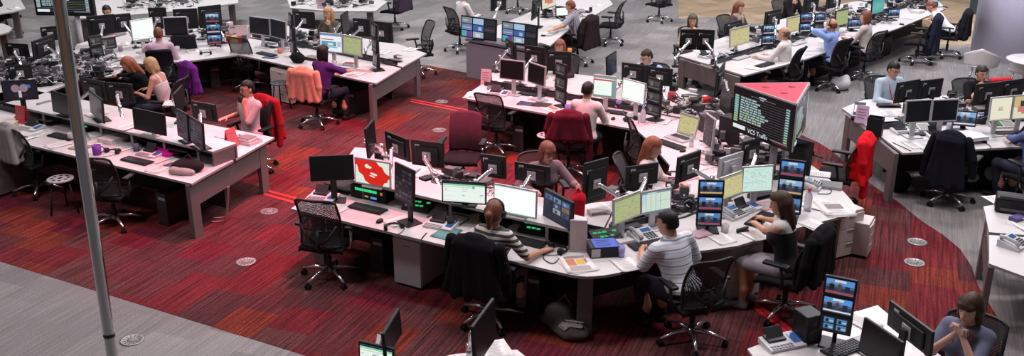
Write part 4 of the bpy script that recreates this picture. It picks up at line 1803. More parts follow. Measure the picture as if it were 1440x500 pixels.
E1 = (.30, .954)
GM = 'desks of the middle pod'
F0, F1 = P2(409, 293), P2(790, 383)
w1_front = [F0, P2(545, 325), P2(640, 348), F1, off(F1, N1, .85), off(F0, E1, .85)]
desk('white straight desk of the middle pod with a red picture screen, front left', w1_front, legs=[((-2.2, 10.05), -29), ((-2.05, 10.55), -29)],
     panels=[(off(F0, E1, .78), off(F1, N1, .78), .12, .70)], group=GM)
hub = [F1, P2(808, 387), P2(826, 388.5), P2(848, 387), P2(870, 383), P2(890, 377), P2(905, 370), P2(950, 357), (2.3, 8.91), (1.91, 9.66), (1.3, 9.3), off(F1, N1, .85)]
desk('white bow-fronted desk under the newspaper and blue binder', hub, legs=[((.715, 8.42), 0)], panels=[(off(F1, N1, .8), (1.3, 9.25), .12, .70), ((1.3, 9.25), (1.88, 9.58), .12, .70)], group=GM)
w2 = [(2.3, 8.91), P2(1038, 345), P2(1110, 323), P2(1180, 305), P2(1203, 298), P2(1204, 291), P2(1197, 281), P2(1186, 269), P2(1170, 255), P2(1150, 238), P2(1135, 228), (3.55, 12.2), (3.3, 13.2), (2.8, 13.2), (2.9, 11.4), (2.7, 10.4), (1.91, 9.66)]
desk('white desk with rounded end, newspapers and bottle, right end of middle pod', w2, panels=[((1.95, 9.62), (2.68, 10.32), .12, .70), ((2.72, 10.4), (2.9, 11.4), .12, .7)], legs=[((3.5, 11.9), 70)], group=GM)
w1b = [off(F0, E1, .90), off(F1, N1, .90), (.89, 9.08), (1.2, 10.16), (.9, 10.08), (.5, 10.15), P2(647, 250), P2(622, 240), P2(587, 231), P2(515, 208), P2(499, 207)]
desk('pink-lit white desk facing away behind the red picture screen', w1b, legs=[((-2.0, 11.75), -30)], panels=[(off(F0, E1, .95), off(F1, N1, .95), .12, .70)], group=GM)
bay = [(.92, 9.10), (1.3, 9.35), (1.89, 9.70), (2.67, 10.42), (2.87, 11.4), (2.77, 13.15), (2.2, 13.55), P2(895, 182), P2(915, 200), P2(942, 232), (1.9, 11.0), (1.55, 10.5), (1.22, 10.17)]
desk('white curved desk under the open silver laptop', bay, panels=[((1.4, 9.5), (2.6, 10.5), .12, .70)], group=GM)
G0, G1 = P2(650, 137), P2(895, 182)
w3f = [G0, P2(700, 147), P2(760, 158), P2(830, 170), G1, (2.18, 13.55), off(G1, N1, .8), off(G0, E1, .80)]
w3f = [G0, P2(700, 147), P2(760, 158), P2(830, 170), G1, (2.2, 13.58), (-.50, 15.32)]
desk('white desk with loose papers at its corner in front of the thin grey screen', w3f, legs=[(off(off(G0, U1, .12), N1, .12), -30), (off(off(G0, U1, .2), N1, .7), -30)], panels=[((-.4, 15.2), (2.15, 13.52), .12, .7)], group=GM)
w3b = [(-.48, 15.36), (2.22, 13.62), (2.8, 13.2), (3.3, 13.2), (3.2, 14.3), (2.7, 15.1), (1.6, 15.75), (.2, 16.45), (-.3, 16.3)]
desk('white desk behind the row of screens before man in navy vest', w3b, legs=[((-.1, 16.2), -30), ((3.0, 14.3), 60)], panels=[((-.4, 15.5), (2.2, 13.72), .12, .7)], group=GM)
# raised monitor shelves of the middle pod
S0, S1 = off(off(F0, E1, .62), U1, .35), off(off(F1, N1, .50), U1, -.15)
TM = tier('grey monitor shelf under the red picture screen on the middle pod', S0, S1, .38, .95, posts=5, group='raised monitor shelves')
# --- left block
GA = 'desks of the left block'
A0, A1 = (-8.6, 13.36), P2(270, 258)
A2, A3 = P2(330, 222), P2(386, 193)
Ax = P2(283, 250)
am = Vector(A1).lerp(Vector(A3), .47)
fd = Vector(A1) - Vector(A0)
desk('long white desk with magenta folder and purple pot at left', [A0, A1, Ax, tuple(am), tuple(am - fd), ], frames=[((A1[0] - .07, A1[1] + .02), (A3[0] - .12, A3[1] - .12))],
     panels=[(tuple(am - fd + Vector((.1, -.1))), tuple(am - Vector((.12, .1))), .12, .70)], group=GA)
am2 = Vector(A1).lerp(Vector(A3), .50)
desk('white desk behind the left monitor shelf before the man drinking', [tuple(am2 - fd), tuple(am2), A3, tuple(Vector(A3) - fd * .42), tuple(Vector(A3) - fd)], group=GA)
TA = tier('white raised monitor shelf running along the left desk', P2(37, 152, .93), P2(299, 213, .93), .40, .93, posts=6, end_box=2, group='raised monitor shelves')
pedestal('taupe pedestal cabinet under the left end of the left desk', (2, 268), -30, TAUPE, w=.5, d=.7, h=.66)
# --- back left pod
GB = 'desks of the back left pod'
b1 = [P2(*q) for q in ((335, 77), (360, 82), (412, 94), (470, 105), (529, 117), (564, 96), (520, 84), (430, 66), (350, 54))]
desk('white desk behind the woman in purple, scattered with papers', b1, frames=[(P2(520, 117), P2(588, 79))], panels=[(P2(352, 56), P2(550, 92), .12, .7)], group=GB)
b2 = [P2(*q) for q in ((566, 94), (600, 75), (560, 62), (440, 42), (365, 30), (352, 52), (432, 64), (522, 82))]
desk('white desk of the blonde woman in the back left pod', b2, panels=[(P2(360, 48), P2(540, 82), .12, .7)], group=GB)
b3 = [P2(*q) for q in ((335, 77), (262, 86), (205, 90), (180, 88), (165, 106), (112, 112), (92, 92), (108, 62), (180, 42), (260, 32), (348, 52))]
desk('white desk of the man in the pink shirt, pens box at its end', b3, panels=[(P2(330, 66), P2(215, 78), .12, .66)], group=GB)
b4 = [P2(*q) for q in ((92, 92), (112, 112), (50, 135), (-20, 150), (-40, 100), (40, 75), (90, 62))]
desk('cluttered white desk by the circle picture screen, far left', b4, group=GB)
# --- right back pod
GD = 'desks of the right back pod'
d1 = [P2(*q) for q in ((1047, 106), (1080, 97), (1127, 85), (1190, 63), (1262, 40), (1330, 12), (1318, 0), (1240, 20), (1150, 45), (1070, 70), (1000, 92))]
desk('long white desk before the bald man and the man in blue', d1, frames=[(P2(1040, 106), P2(956, 80))], panels=[(P2(1010, 88), P2(1300, 6), .1, .7)], group=GD)
d2 = [P2(*q) for q in ((951, 77), (996, 90.5), (1066, 69), (1146, 44), (1236, 19), (1312, -1), (1290, -14), (1180, 6), (1080, 32), (1000, 58))]
desk('long white desk behind the yellow screens, far side', d2, group=GD)
# --- right pod
GE = 'desks of the right pod'
e1 = [P2(*q) for q in ((1227, 183), (1270, 215), (1416, 207), (1470, 205), (1470, 168), (1290, 172))]
desk('white desk with white ring binders beside the dark jacket chair', e1, frames=[(P2(1262, 213), P2(1192, 158))], panels=[(P2(1250, 182), P2(1440, 176), .1, .7)], group=GE)
e2 = [P2(*q) for q in ((1184, 152), (1225, 181), (1290, 170), (1470, 165), (1470, 128), (1330, 133), (1215, 140))]
desk('white desk of the man in glasses and the man in black', e2, group=GE)
# --- bottom right, right edge, bottom centre
f1 = [P2(*q) for q in ((1051, 490), (1090, 475), (1180, 445), (1234, 428.5), (1250, 442), (1330, 505), (1330, 580), (1120, 580))]
desk('white desk with stack of small screens, bottom right', f1, legs=[(P2(1075, 495), 30), (P2(1225, 445), 30)])
g1 = [P2(*q) for q in ((1391, 330), (1391, 370), (1440, 388), (1490, 405), (1490, 330), (1440, 333))]
desk('near white desk at the right edge with a black mouse mat wire', g1, frames=[(P2(1395, 372), P2(1391, 300))])
g2 = [P2(*q) for q in ((1383, 290), (1391, 326), (1440, 330), (1490, 326), (1490, 280), (1420, 284))]
desk('white desk with black printer at the right edge', g2)
h1 = [P2(*q) for q in ((575, 512), (640, 497), (727, 491), (741, 502), (741, 580), (560, 580))]
desk('white desk corner at the bottom centre edge', h1, legs=[(P2(720, 505), 20)])
# --- far desks
desk('far white desk at the top behind the blonde woman', [P2(*q) for q in ((408, 11), (470, 16), (528, 15.5), (545, 2), (500, -12), (400, -12))], legs=[(P2(520, 12), 0), (P2(415, 8), 0)])
desk('far white desk behind the man with glasses, top left', [P2(*q) for q in ((110, 26), (180, 21), (255, 15), (335, 4), (335, -12), (110, -12))], legs=[(P2(325, 0), 0), (P2(120, 20), 0)])
desk('white desk corner at the extreme top left', [P2(*q) for q in ((-20, 22), (15, 17), (36, 12), (22, -12), (-20, -12))], legs=[(P2(20, 10), 0)])
desk('white rounded desk end at the left edge below the black jacket', [P2(*q) for q in ((-20, 32), (4, 33), (14, 37), (17, 40), (12, 45), (0, 48), (-20, 50))], legs=[(P2(4, 42), 0)])
fd1 = [P2(*q) for q in ((741, 71), (757, 60), (770, 64), (795, 45), (835, 22), (862, 6), (850, -10), (800, -8), (750, 15), (700, 40), (652, 54), (652, 58))]
fd1 = [P2(*q) for q in ((668, 49), (747, 62), (760, 60), (774, 64), (795, 45), (835, 22), (862, 6), (850, -10), (790, -6), (735, 22), (690, 40))]
desk('far white desk of the man in the striped shirt with a grey end cupboard', fd1, panels=[(P2(765, 58), P2(840, 10), .1, .68)])
c0, c1 = Vector((*P2(657, 57.5), 0)), Vector((*P2(741, 72), 0))
cc = (c0 + c1) / 2
nn = Vector((.5, .866, 0))
pl = empty('cupboard', 'lilac grey end cupboard below the two video wall screens', 'cabinet', (cc.x, cc.y, 0))
m = MB()
m.bar(c0 - cc + nn * .2 + Vector((0, 0, .35)), c1 - cc + nn * .2 + Vector((0, 0, .35)), .4, .69)
m.build('carcass', mat('lilac_grey_laminate', (.27, .24, .28), .6, noise=.05, scale=20), pl)
m = MB()
m.bar(c0 - cc + nn * .2 + Vector((0, 0, .755)), c1 - cc + nn * .2 + Vector((0, 0, .755)), .44, .05)
m.build('top', flat((.16, .14, .16)), pl)
m = MB()
m.bar(-nn * .012 + Vector((-.09, .05, .36)), -nn * .012 + Vector((.03, -.02, .36)), .012, .012)
m.build('handle', GREYP, pl)
# --- pedestals and computers under the desks
pedestal('grey pedestal cabinet under the desk left of the striped-top woman', (597, 388), -29, PEDG, w=.36, d=.62, h=.60, drawers=1)
pedestal('white pedestal cabinet by the man in striped shirt', (1021, 404), 27, PEDW, w=.42, d=.55, h=.64)
pedestal('white pedestal cabinet under the newspapers, inner of the pair', (1168, 350), 27, PEDW, w=.38, d=.5, h=.58, group='pedestals under the newspaper desk')
pedestal('narrow white pedestal under rounded desk end, outer of the pair', (1189, 352), 60, PEDW, w=.30, d=.5, h=.44, group='pedestals under the newspaper desk')
pedestal('pink-lit white pedestal beside the woman in purple', (416, 140), -38, PEDW, w=.55, d=.6, h=.62)
tower('black computer tower under the left desk beside its end frame', (251, 308), -30)
tower('black computer tower under the desk end right of woman in purple', (508, 158), -38)
tower('black computer tower under the desk behind the empty mesh chair', (548, 372), -29)
tower('black computer tower under the bow-fronted desk by the grey bag', (760, 425), -25)
tower('black computer tower under the desk left of the pens box', (303, 120), 20)


# --- cable trays: dark channels along the spine of each desk row
def tray(label, p0, p1, z=.735, w=.11, h=.07):
    a, b = Vector((*p0, 0)), Vector((*p1, 0))
    c = (a + b) / 2
    d = (b - a).normalized()
    n = Vector((-d.y, d.x, 0))
    o = empty('cable_tray', label, 'cable tray', (c.x, c.y, z), 0, 'dark cable trays')
    MB().bar(a - c + Vector((0, 0, .006)), b - c + Vector((0, 0, .006)), w, .012).build('floor_plate', DARKGREY, o)
    for sg in (-1, 1):
        MB().bar(a - c + n * sg * w / 2 + Vector((0, 0, h / 2)), b - c + n * sg * w / 2 + Vector((0, 0, h / 2)), .008, h).build('side_plate', DARKGREY, o)
    m = MB()
    rr = random.Random(int(c.x * 100))
    L = (b - a).length
    for k in range(int(L * 9)):
        t = rr.random()
        q = (a - c).lerp(b - c, t) + n * rr.uniform(-w * .4, w * .4)
        pts = [q + Vector((0, 0, .02))]
        for j in range(3):
            pts.append(pts[-1] + d * rr.uniform(-.1, .16) + n * rr.uniform(-.06, .06) + Vector((0, 0, rr.uniform(-.01, .05))))
        m.tube(pts, rr.choice((.005, .007, .010)), 5, rr.choice((0, 0, 1, 2)))
    m.build('leads', [BLACK, GREYP, DARKGREY], o)['kind'] = 'stuff'


tray('dark cable tray behind the red picture screen', off(F0, E1, 1.0), off(F1, N1, .98))
tray('dark cable tray behind the silver-framed pair of the far wing', (-.42, 15.28), (2.1, 13.62))
tray('dark cable tray behind the left monitor shelf', tuple(am - fd * .98 + Vector((.06, .05))), tuple(am + Vector((-.25, .14))))
tray('dark cable tray behind the web page monitor', P2(358, 51), P2(556, 92))
tray('dark cable tray behind the yellow screens of the right back desk', P2(1003, 90), P2(1300, 2))
tray('dark cable tray between the two rows of the right pod', P2(1236, 180), P2(1450, 168))
tray('dark cable tray behind the pale column table', (1.1, 9.35), (1.9, 9.85))
tray('dark cable tray behind the mint green monitor', (1.95, 9.85), (2.66, 10.55))
TE = tier('light grey monitor shelf before the man in pale blue', P2(1284, 148, .90), P2(1340, 143, .90), .22, .90, posts=2, end_box=2, group='raised monitor shelves')
TE2 = tier('light grey monitor shelf before the man in black', P2(1392, 146, .90), P2(1450, 141, .90), .22, .90, posts=2, end_box=2, group='raised monitor shelves')
for px, lb in (((1112, 122), 'black computer tower added to darken under the right back desk by the balding man'), ((1150, 106), 'black computer tower added to darken under the right back desk by the man in blue'), ((1196, 93), 'black computer tower added to darken under right back desk, left of brown bob woman'), ((1240, 78), 'black computer tower added to darken under the right back desk below the mice'),  # the right back desk's four towers are added to fill its dark underside
               ((1300, 232), 'black computer tower under the right pod behind the dark jacket chair'), ((345, 118), 'black computer tower under the corner of the back left pod'), ((735, 208), 'black computer tower under the far wing by the stool'), ((800, 395), 'second black tower under the bow-fronted desk, behind its leg')):
    tower(lb, px, 134 if px[0] > 1100 and px[1] < 200 else -20)
# ---------------------------------------------------------------- monitors
SV = SILVER
M = monitor
GW1 = 'monitors on the middle pod'
ZS = .95
M('wide black monitor, switched off, at the left end of the middle pod', (437, 254.5), (499, 252), 1.0, 219.5, 'off', z0=.73, group=GW1)
M('silver-edged monitor showing a red picture with white shapes', (500.5, 256), (551, 265), ZS + .02, 220, 'red', hous=SV, z0=ZS, group=GW1)
M('tall angled monitor with dark picture grid right of the red picture', (557, 277), (584, 291), .98, 227, 'dark_grid', z0=.73, group=GW1, seed=4, wmin=.36)
M('monitor with green-headed list page left of the woman in headphones', (622, 283), (684.5, 287.5), ZS + .03, 252.5, 'doc', z0=ZS, group=GW1)
M('monitor with blank white page behind the woman in headphones', (695, 296), (755, 308), ZS + .02, 257, 'white', hous=SV, z0=ZS, group=GW1, bezel=.012)
M('thick black monitor turned away with small camera pictures, beside the red bag', (766, 304), (805, 326), .93, 264, 'grid', z0=.73, group=GW1, seed=2, thick=.07)
GW1B = 'monitors on silver arms facing the bay'
M('narrow edge-on black monitor on an arm above the red carpet', (514, 217), (531, 217), .98, 174, 'off', 'back', 'arm', group=GW1B, arm=(.3, -.1), yaw=84, wid=.42)
M('back of a black monitor right of the edge-on one', (544, 215), (576, 228), 1.0, 183, 'off', 'back', 'arm', group=GW1B, arm=(-.25, .3))
M('back of a black monitor before the maroon chair', (579.6, 231), (624.5, 237), 1.02, 195, 'off', 'back', 'arm', group=GW1B, arm=(-.3, .3))
M('back of black monitor right of maroon chair, above the green list page', (677, 247), (712, 252), .98, 215, 'off', 'back', 'arm', group=GW1B, arm=(.2, .3))
M('back of a wide black monitor just below the woman in glasses', (724, 252), (774, 260), .95, 230, 'off', 'back', 'arm', group=GW1B, arm=(.05, .3))
M('back of a tall black monitor right of the reaching woman', (819, 289), (852, 279), .86, 229, 'off', 'back', 'arm', group=GW1B, arm=(-.25, .25), hmax=.5)
M('back of black monitor below the auburn-haired woman', (879, 264), (924, 257), .98, 234, 'off', 'back', 'arm', group=GW1B, arm=(.25, .3))
M('back of tilted black monitor right of the auburn-haired woman', (950, 259), (982, 247), .95, 221, 'off', 'back', 'arm', group=GW1B, arm=(-.25, .3))
GW2 = 'monitors of the right front wing'
M('silver monitor with olive green listing left of man in striped shirt', (861, 317), (899, 302), .93, 281, 'olive', hous=SV, z0=.73, group=GW2, seed=11)
M('silver monitor with pale green column table above the man in striped shirt', (899.5, 302), (942.5, 294), .93, 270, 'sheet', hous=SV, z0=.73, group=GW2)
M('silver monitor with yellow listing partly behind the small screen stack', (1010, 283), (1042, 271), .93, 250, 'yellow', hous=SV, z0=.73, group=GW2, seed=12)
M('silver monitor with mint green text above the typing woman', (1041, 271), (1085, 268), .93, 234, 'mint', hous=SV, z0=.73, group=GW2, seed=13)
GT = 'stacks of small television screens'
screen_stack('stack of three small screens left of the mint green monitor', (978, 317), (1014, 318), .80, 252, ('news', 'news', 'news'), seed=3, group=GT)
screen_stack('stack of three small screens by the bottle behind the typing woman', (1090, 297), (1126, 302), .80, 222, ('news', 'news', 'news'), seed=8, group=GT)
screen_stack('stack of three blue-lit small screens at the bottom right desk', (1151, 462), (1196, 472), .86, 385, ('news', 'news', 'quad'), seed=21, group=GT)
GBY = 'monitors of the curved bay desk'
item('laptop', 'open silver laptop with a yellow page on the curved desk', (955, 195), -52)
M('silver-edged monitor seen obliquely right of the laptop, dark teal page', (991, 201), (1001, 209), .84, 159, 'dark_grid', hous=SV, z0=.73, group=GBY, seed=9)
M('dark slanting monitor above the clutter left of the display prism', (1013, 152), (1027, 167), .95, 122, 'off', hous=BLACK, z0=.73, group=GBY)
M('black monitor leaning behind the grey tube left of prism', (1003, 140), (1018, 118), .95, 104, 'off', 'back', 'arm', z0=.73, group=GBY, arm=(.2, .2))
M('tall dark monitor right of the display prism pole', (1113, 240), (1133, 246), .93, 193, 'off', 'front', z0=.73, group=GBY)
# --- wing 3
GW3 = 'monitors on the far wing of the middle pod'
M('silver-framed dark monitor, left of the pair above the papers', (703, 110), (738, 114.5), .98, 82, 'off', hous=SV, group=GW3)
M('silver-framed dark monitor, right of the pair above the papers', (743, 114.5), (767, 123), .98, 86, 'off', hous=SV, group=GW3)
M('back of black monitor behind the gap of silver-framed pair', (738, 92), (767, 96), 1.0, 63, 'off', 'back', 'arm', group=GW3, arm=(.1, .3))
M('back of black monitor below the orange cup', (769, 99), (803, 101), 1.0, 71, 'off', 'back', 'arm', group=GW3, arm=(-.1, .3))
M('edge of a black monitor above the white card, video wall beside', (712, 80), (726, 84), 1.0, 55, 'off', 'back', 'arm', group=GW3, arm=(.2, .2), yaw=110)
screen_stack('stack of three dark small screens left of the white-shirted person', (780, 142), (797, 146), .80, 87, ('newsdark', 'newsdark', 'newsdark'), seed=31, yaw=-58, group=GT)
M('monitor with red banner page before the white-shirted person', (834, 135), (866, 139), .96, 104, 'mail', hous=SV, group=GW3)
M('monitor with plain white page right of red banner page', (875, 139), (907, 148), .96, 109, 'plain', hous=SV, group=GW3)
screen_stack('stack of three grey small screens right of the plain white page', (909, 160), (929, 166), .80, 107, ('newsdark', 'newsdark', 'newsdark'), seed=35, group=GT)
M('back of black monitor right below man in navy vest, left one', (874, 112), (908, 117), 1.0, 87, 'off', 'back', 'arm', group=GW3, arm=(.2, .3))
M('back of black monitor right below man in navy vest, right one', (911, 118), (945, 122), 1.0, 93, 'off', 'back', 'arm', group=GW3, arm=(-.2, .3))
M('slim dark monitor back between empty chair and white-page monitor', (850, 106), (868, 105), 1.0, 76, 'off', 'back', 'arm', group=GW3, arm=(.3, .1), yaw=66)
# --- left block
GAM = 'monitors on the left block'
M('black monitor left of the pole on the left shelf', (76, 156), (104, 165), .96, 127, 'off', z0=.93, group=GAM)
M('black monitor face-on, switched off, in the middle of left shelf', (190, 181), (235, 191), .97, 151, 'off', hous=BLACK, z0=.93, group=GAM)
M('slanted black monitor right of the pole on the left shelf', (126, 155), (152, 177), .97, 123, 'off', z0=.93, group=GAM)
M('slanted dark monitor, left of the pair at the right end of the left shelf', (252, 190), (268, 199), .98, 152, 'dark_grid', z0=.93, group=GAM, seed=6)
M('slanted dark monitor, right of the pair at the right end of the left shelf', (266, 196), (289, 211), .98, 160, 'dark_grid', z0=.93, group=GAM, seed=7)
M('back of black monitor on an arm before the man drinking', (272, 166), (306, 172), .98, 141, 'off', 'back', 'arm', group=GAM, arm=(-.2, .3))
M('edge-on black monitor between the slanted monitors and purple cardigan', (249, 153), (259, 152), 1.0, 126, 'off', 'back', 'arm', group=GAM, arm=(.2, .1), yaw=95)
M('back of black monitor left of the blonde woman in white top, left one', (118, 135), (152, 142), 1.0, 108, 'off', 'back', 'arm', group=GAM, arm=(.2, .3))
M('back of black monitor left of the blonde woman in white top, right one', (153, 142), (190, 145), 1.0, 115, 'off', 'back', 'arm', group=GAM, arm=(-.2, .3))
M('monitor with a pale circle picture at the left edge', (6, 142), (55, 139), .98, 114, 'figure', z0=.73, group=GAM)
# --- back left pod
GBM = 'monitors of the back left pod'
M('bright white monitor before the man in pink shirt', (186, 58), (218, 53), .98, 29, 'plain', hous=SV, group=GBM)
M('silver-framed dark monitor right of man in pink shirt', (232, 51), (266, 50), .98, 24, 'off', hous=SV, group=GBM)
M('back of black monitor before the man with glasses, left one', (125, 50), (164, 46), 1.0, 23, 'off', 'back', 'arm', group=GBM, arm=(.1, .3))
M('back of black monitor before the man with glasses, right one', (166, 46), (184, 44), 1.0, 20, 'off', 'back', 'arm', group=GBM, arm=(-.1, .3))
M('dark monitor back above the silver-framed dark one, left', (212, 41), (237, 41), 1.02, 6, 'off', 'back', 'arm', group=GBM, arm=(.1, .3))
M('wide dark monitor back left of small screen stack', (246, 42), (280, 40), 1.02, 13, 'off', 'back', 'arm', group=GBM, arm=(.1, .3))
M('wide dark monitor back behind the small screen stack', (281, 40), (313, 36), 1.02, 9, 'off', 'back', 'arm', group=GBM, arm=(-.1, .3))
screen_stack('stack of three small screens above the black headset, back left pod', (292, 63), (313, 62), .78, 18, ('news', 'news', 'news'), seed=41, group=GT)
screen_stack('pair of dark small screens, one above the other, behind the pink sheet', (128, 82), (146, 78), .80, 52, ('newsdark', 'newsdark'), seed=44, group=GT)
M('small dark screen right of the pink paper', (146, 70), (160, 68), .80, 54, 'newsdark', group=GBM, seed=45)
M('dark silver-edged monitor, left of the pair behind the mesh chair', (352, 47), (381, 51), .98, 22, 'off', hous=SV, group=GBM)
M('dark silver-edged monitor, right of the pair behind the mesh chair', (382, 51), (404, 57), .98, 25, 'off', hous=SV, group=GBM)
screen_stack('edge-on stack of small screens left of the peach jacket', (407, 76), (418, 75), .80, 19, ('newsdark', 'newsdark', 'newsdark'), seed=46, yaw=-66, group=GT)
M('monitor with a web page and red headline before the woman in purple', (451, 71.5), (483, 75), .98, 45, 'web', hous=SV, group=GBM)
M('monitor with olive page right of the web page', (484, 75), (510, 80.5), .98, 48, 'olive', hous=SV, group=GBM, seed=47)
screen_stack('edge-on stack of small screens at the right end of the back left pod', (522, 92), (536, 95), .80, 31, ('newsdark', 'newsdark', 'newsdark'), seed=48, yaw=-66, group=GT)
M('back of black monitor left of the blonde woman', (414, 38), (444, 40), 1.0, 15, 'off', 'back', 'arm', group=GBM, arm=(.1, .3))
M('black monitor edge right of the blonde woman', (480, 44), (492, 46), 1.0, 17, 'off', 'back', 'arm', group=GBM, arm=(.1, .3), yaw=84)
M('back of black monitor on silver arm, left one behind the olive page', (498, 50), (521, 52), 1.0, 25, 'off', 'back', 'arm', group=GBM, arm=(.25, .2))
M('back of black monitor on silver arm, right one behind the olive page', (524, 58), (553, 61), 1.0, 29, 'off', 'back', 'arm', group=GBM, arm=(.25, .2))
M('back of a black monitor near the left edge above the circle picture', (14, 112), (47, 110), 1.0, 92, 'off', 'back', 'arm', group=GBM, arm=(.2, .2))
M('back of black monitor left of the pole, pale cables beside', (46, 86), (81, 72), 1.0, 59, 'off', 'back', 'arm', group=GBM, arm=(-.2, .2))
M('back of black monitor near the left edge by the grey floor', (11, 78), (42, 80), 1.0, 60, 'off', 'back', 'arm', group=GBM, arm=(-.2, .2))
M('dark monitor back left of the pole under the information board', (62, 58), (82, 56), 1.0, 38, 'off', 'back', 'arm', group=GBM, arm=(.1, .2))
# --- right back pod
GDM = 'monitors of the right back pod'
M('back of a dark monitor before the woman holding her face, left one', (955, 70), (979, 70), .98, 41, 'off', 'back', 'arm', group=GDM, arm=(.25, .25))
M('back of a dark monitor before the woman holding her face, right one', (979.5, 70), (1003, 71), .98, 41, 'off', 'back', 'arm', group=GDM, arm=(-.2, .25))
M('monitor with yellow listing at the left end of the right back desk', (1025, 67), (1052, 60), .93, 41, 'yellow', hous=SV, group=GDM, seed=51)
M('dark monitor back before the woman with beige scarf', (1018, 52), (1041, 46), .98, 33, 'off', 'back', 'arm', group=GDM, arm=(.2, .2))
screen_stack('stack of two small screens before the bald man', (1070, 64), (1087, 63), .80, 35, ('news', 'news'), seed=52, group=GT)
M('monitor with yellow page above the bald man', (1105, 47), (1122, 43), .93, 25, 'yellow', hous=SV, group=GDM, seed=53)
screen_stack('stack of two small screens between the yellow page and the man in blue', (1123, 46), (1139, 45), .78, 19, ('news', 'news'), seed=54, group=GT)
screen_stack('stack of two small screens just left of the man in blue', (1143, 46), (1157, 45), .78, 19, ('news', 'newsdark'), seed=56, group=GT)
M('monitor with olive page right of the man in blue', (1173, 38), (1191, 34), .93, 15, 'olive', hous=BLACK, group=GDM, seed=57)
M('small screen with news picture left of the brown-haired woman in white', (1192, 41), (1208, 40), .78, 28, 'news', group=GDM, seed=58, wmax=.3, hmax=.2)
M('monitor with teal blue picture behind the brown-haired woman', (1224, 21), (1241, 17), .92, -3, 'teal', group=GDM)
M('small screen right of the teal picture', (1248, 26), (1263, 25), .78, 12, 'news', group=GDM, seed=59, hmax=.2)
M('dark monitor back above the yellow page, left of the dark-topped person', (1074, 40), (1096, 34), .98, 17, 'off', 'back', 'arm', group=GDM, arm=(.2, .2))
M('dark monitor back right of the dark-topped person', (1128, 20), (1150, 14), .98, -4, 'off', 'back', 'arm', group=GDM, arm=(.2, .2))
M('dark monitor back above the olive page', (1160, 14), (1182, 8), .98, -10, 'off', 'back', 'arm', group=GDM, arm=(.2, .2))
M('small screen at the far end of the right back pod', (1302, 11), (1318, 10), .78, -2, 'news', group=GDM, seed=60, hmax=.2)
# --- right pod
GEM = 'monitors of the right pod'
M('silver-framed dark monitor, left of the pair on the right pod', (1270, 173), (1306, 171), .95, 141, 'off', hous=SV, group=GEM)
M('silver-framed dark monitor, right of the pair on the right pod', (1307, 171), (1344, 169.5), .95, 140, 'off', hous=SV, group=GEM)
M('small screen with news picture beside the white ring binders', (1343, 176), (1367, 178), .82, 160, 'news', group=GEM, seed=61, hmax=.22)
M('monitor with cream page and small sketch at the right', (1388, 171), (1419, 168), .95, 137, 'photo' if 0 else 'cream', hous=SV, group=GEM)
M('monitor with a food-coloured photograph at the right edge', (1420, 168), (1452, 166), .95, 134, 'photo', hous=SV, group=GEM)
M('back of black monitor before the man in glasses, left one', (1257, 146), (1289, 140), .98, 116, 'off', 'back', 'foot', group=GEM)
M('back of black monitor before the man in glasses, right one', (1290, 140), (1322, 136), .98, 113, 'off', 'back', 'foot', group=GEM)
M('back of black monitor before the man in black, left one', (1367, 149), (1403, 145), .98, 118, 'off', 'back', 'foot', group=GEM)
M('back of black monitor before the man in black, right one', (1404, 144), (1436, 139), .98, 114, 'off', 'back', 'foot', group=GEM)
# --- bottom right and bottom centre
M('big dark monitor, switched off, at the bottom edge beside the seated woman', (1209, 492), (1262, 530), .93, 445, 'off', group='monitors of the bottom right desk', wmax=.56)
M('back of black monitor with silver mount before the woman with lanyard', (1248, 456), (1308, 503), .95, 421, 'off', 'back', 'foot', group='monitors of the bottom right desk', wmax=.56)
M('monitor with green bar, only its top showing at the bottom edge', (507, 515), (556, 527), 1.0, 486, 'doc', group='monitors of the bottom centre desk')
M('slanting black monitor on a silver arm at the bottom centre', (668, 494), (694, 494), 1.0, 438, 'off', 'back', 'arm', group='monitors of the bottom centre desk', arm=(.2, .2), yaw=72)
M('small black monitor back on a long silver arm at the bottom edge', (542, 487), (562, 487), 1.12, 468, 'off', 'back', 'arm', group='monitors of the bottom centre desk', arm=(-.45, .1), yaw=80, wid=.40)
# --- far monitors at the top
M('far dark monitor beside the person in white at the top', (690, 16), (712, 14), .98, -8, 'off', 'back', 'arm', arm=(.2, .2))
M('far monitor with red and yellow page left of the striped shirt man', (760, 15), (781, 8), .93, -14, 'photo', arm=(.2, .2))
M('far brown monitor edge left of the red and yellow page', (747, 30), (760, 20), .93, -4, 'off', 'back', 'foot')
M('far small screen right of the red and yellow page', (783, 23), (797, 22), .78, 10, 'plain', hmax=.2)

# --- video wall: two large thin displays on the cupboard
for bl, br, tv, lb in (((648.6, 51), (698.6, 58.5), 21, 'left large display of the two video wall screens'), ((706, 58), (756, 65.5), 29, 'right large display of the two video wall screens')):
    mo = M(lb, bl, br, .80, tv, 'wallgrid', z0=.78, wmax=1.0, hmax=.6, bezel=.012, group='video wall')


# --- information displays
def text(body, size, loc, parent, m, name='lettering', align='LEFT', ext=.0):
    cu = bpy.data.curves.new(name, 'FONT')
    cu.body = body
    cu.size = size
    cu.align_x = align
    cu.materials.append(m)
    tmp = bpy.data.objects.new('tmp', cu)
    COL.objects.link(tmp)
    me = bpy.data.meshes.new_from_object(tmp.evaluated_get(bpy.context.evaluated_depsgraph_get()))
    bpy.data.objects.remove(tmp)
    bpy.data.curves.remove(cu)
    o = bpy.data.objects.new(name, me)
    COL.objects.link(o)
    o.parent = parent
    o.location = loc
    o.rotation_euler = (math.pi / 2, 0, 0)
    return o


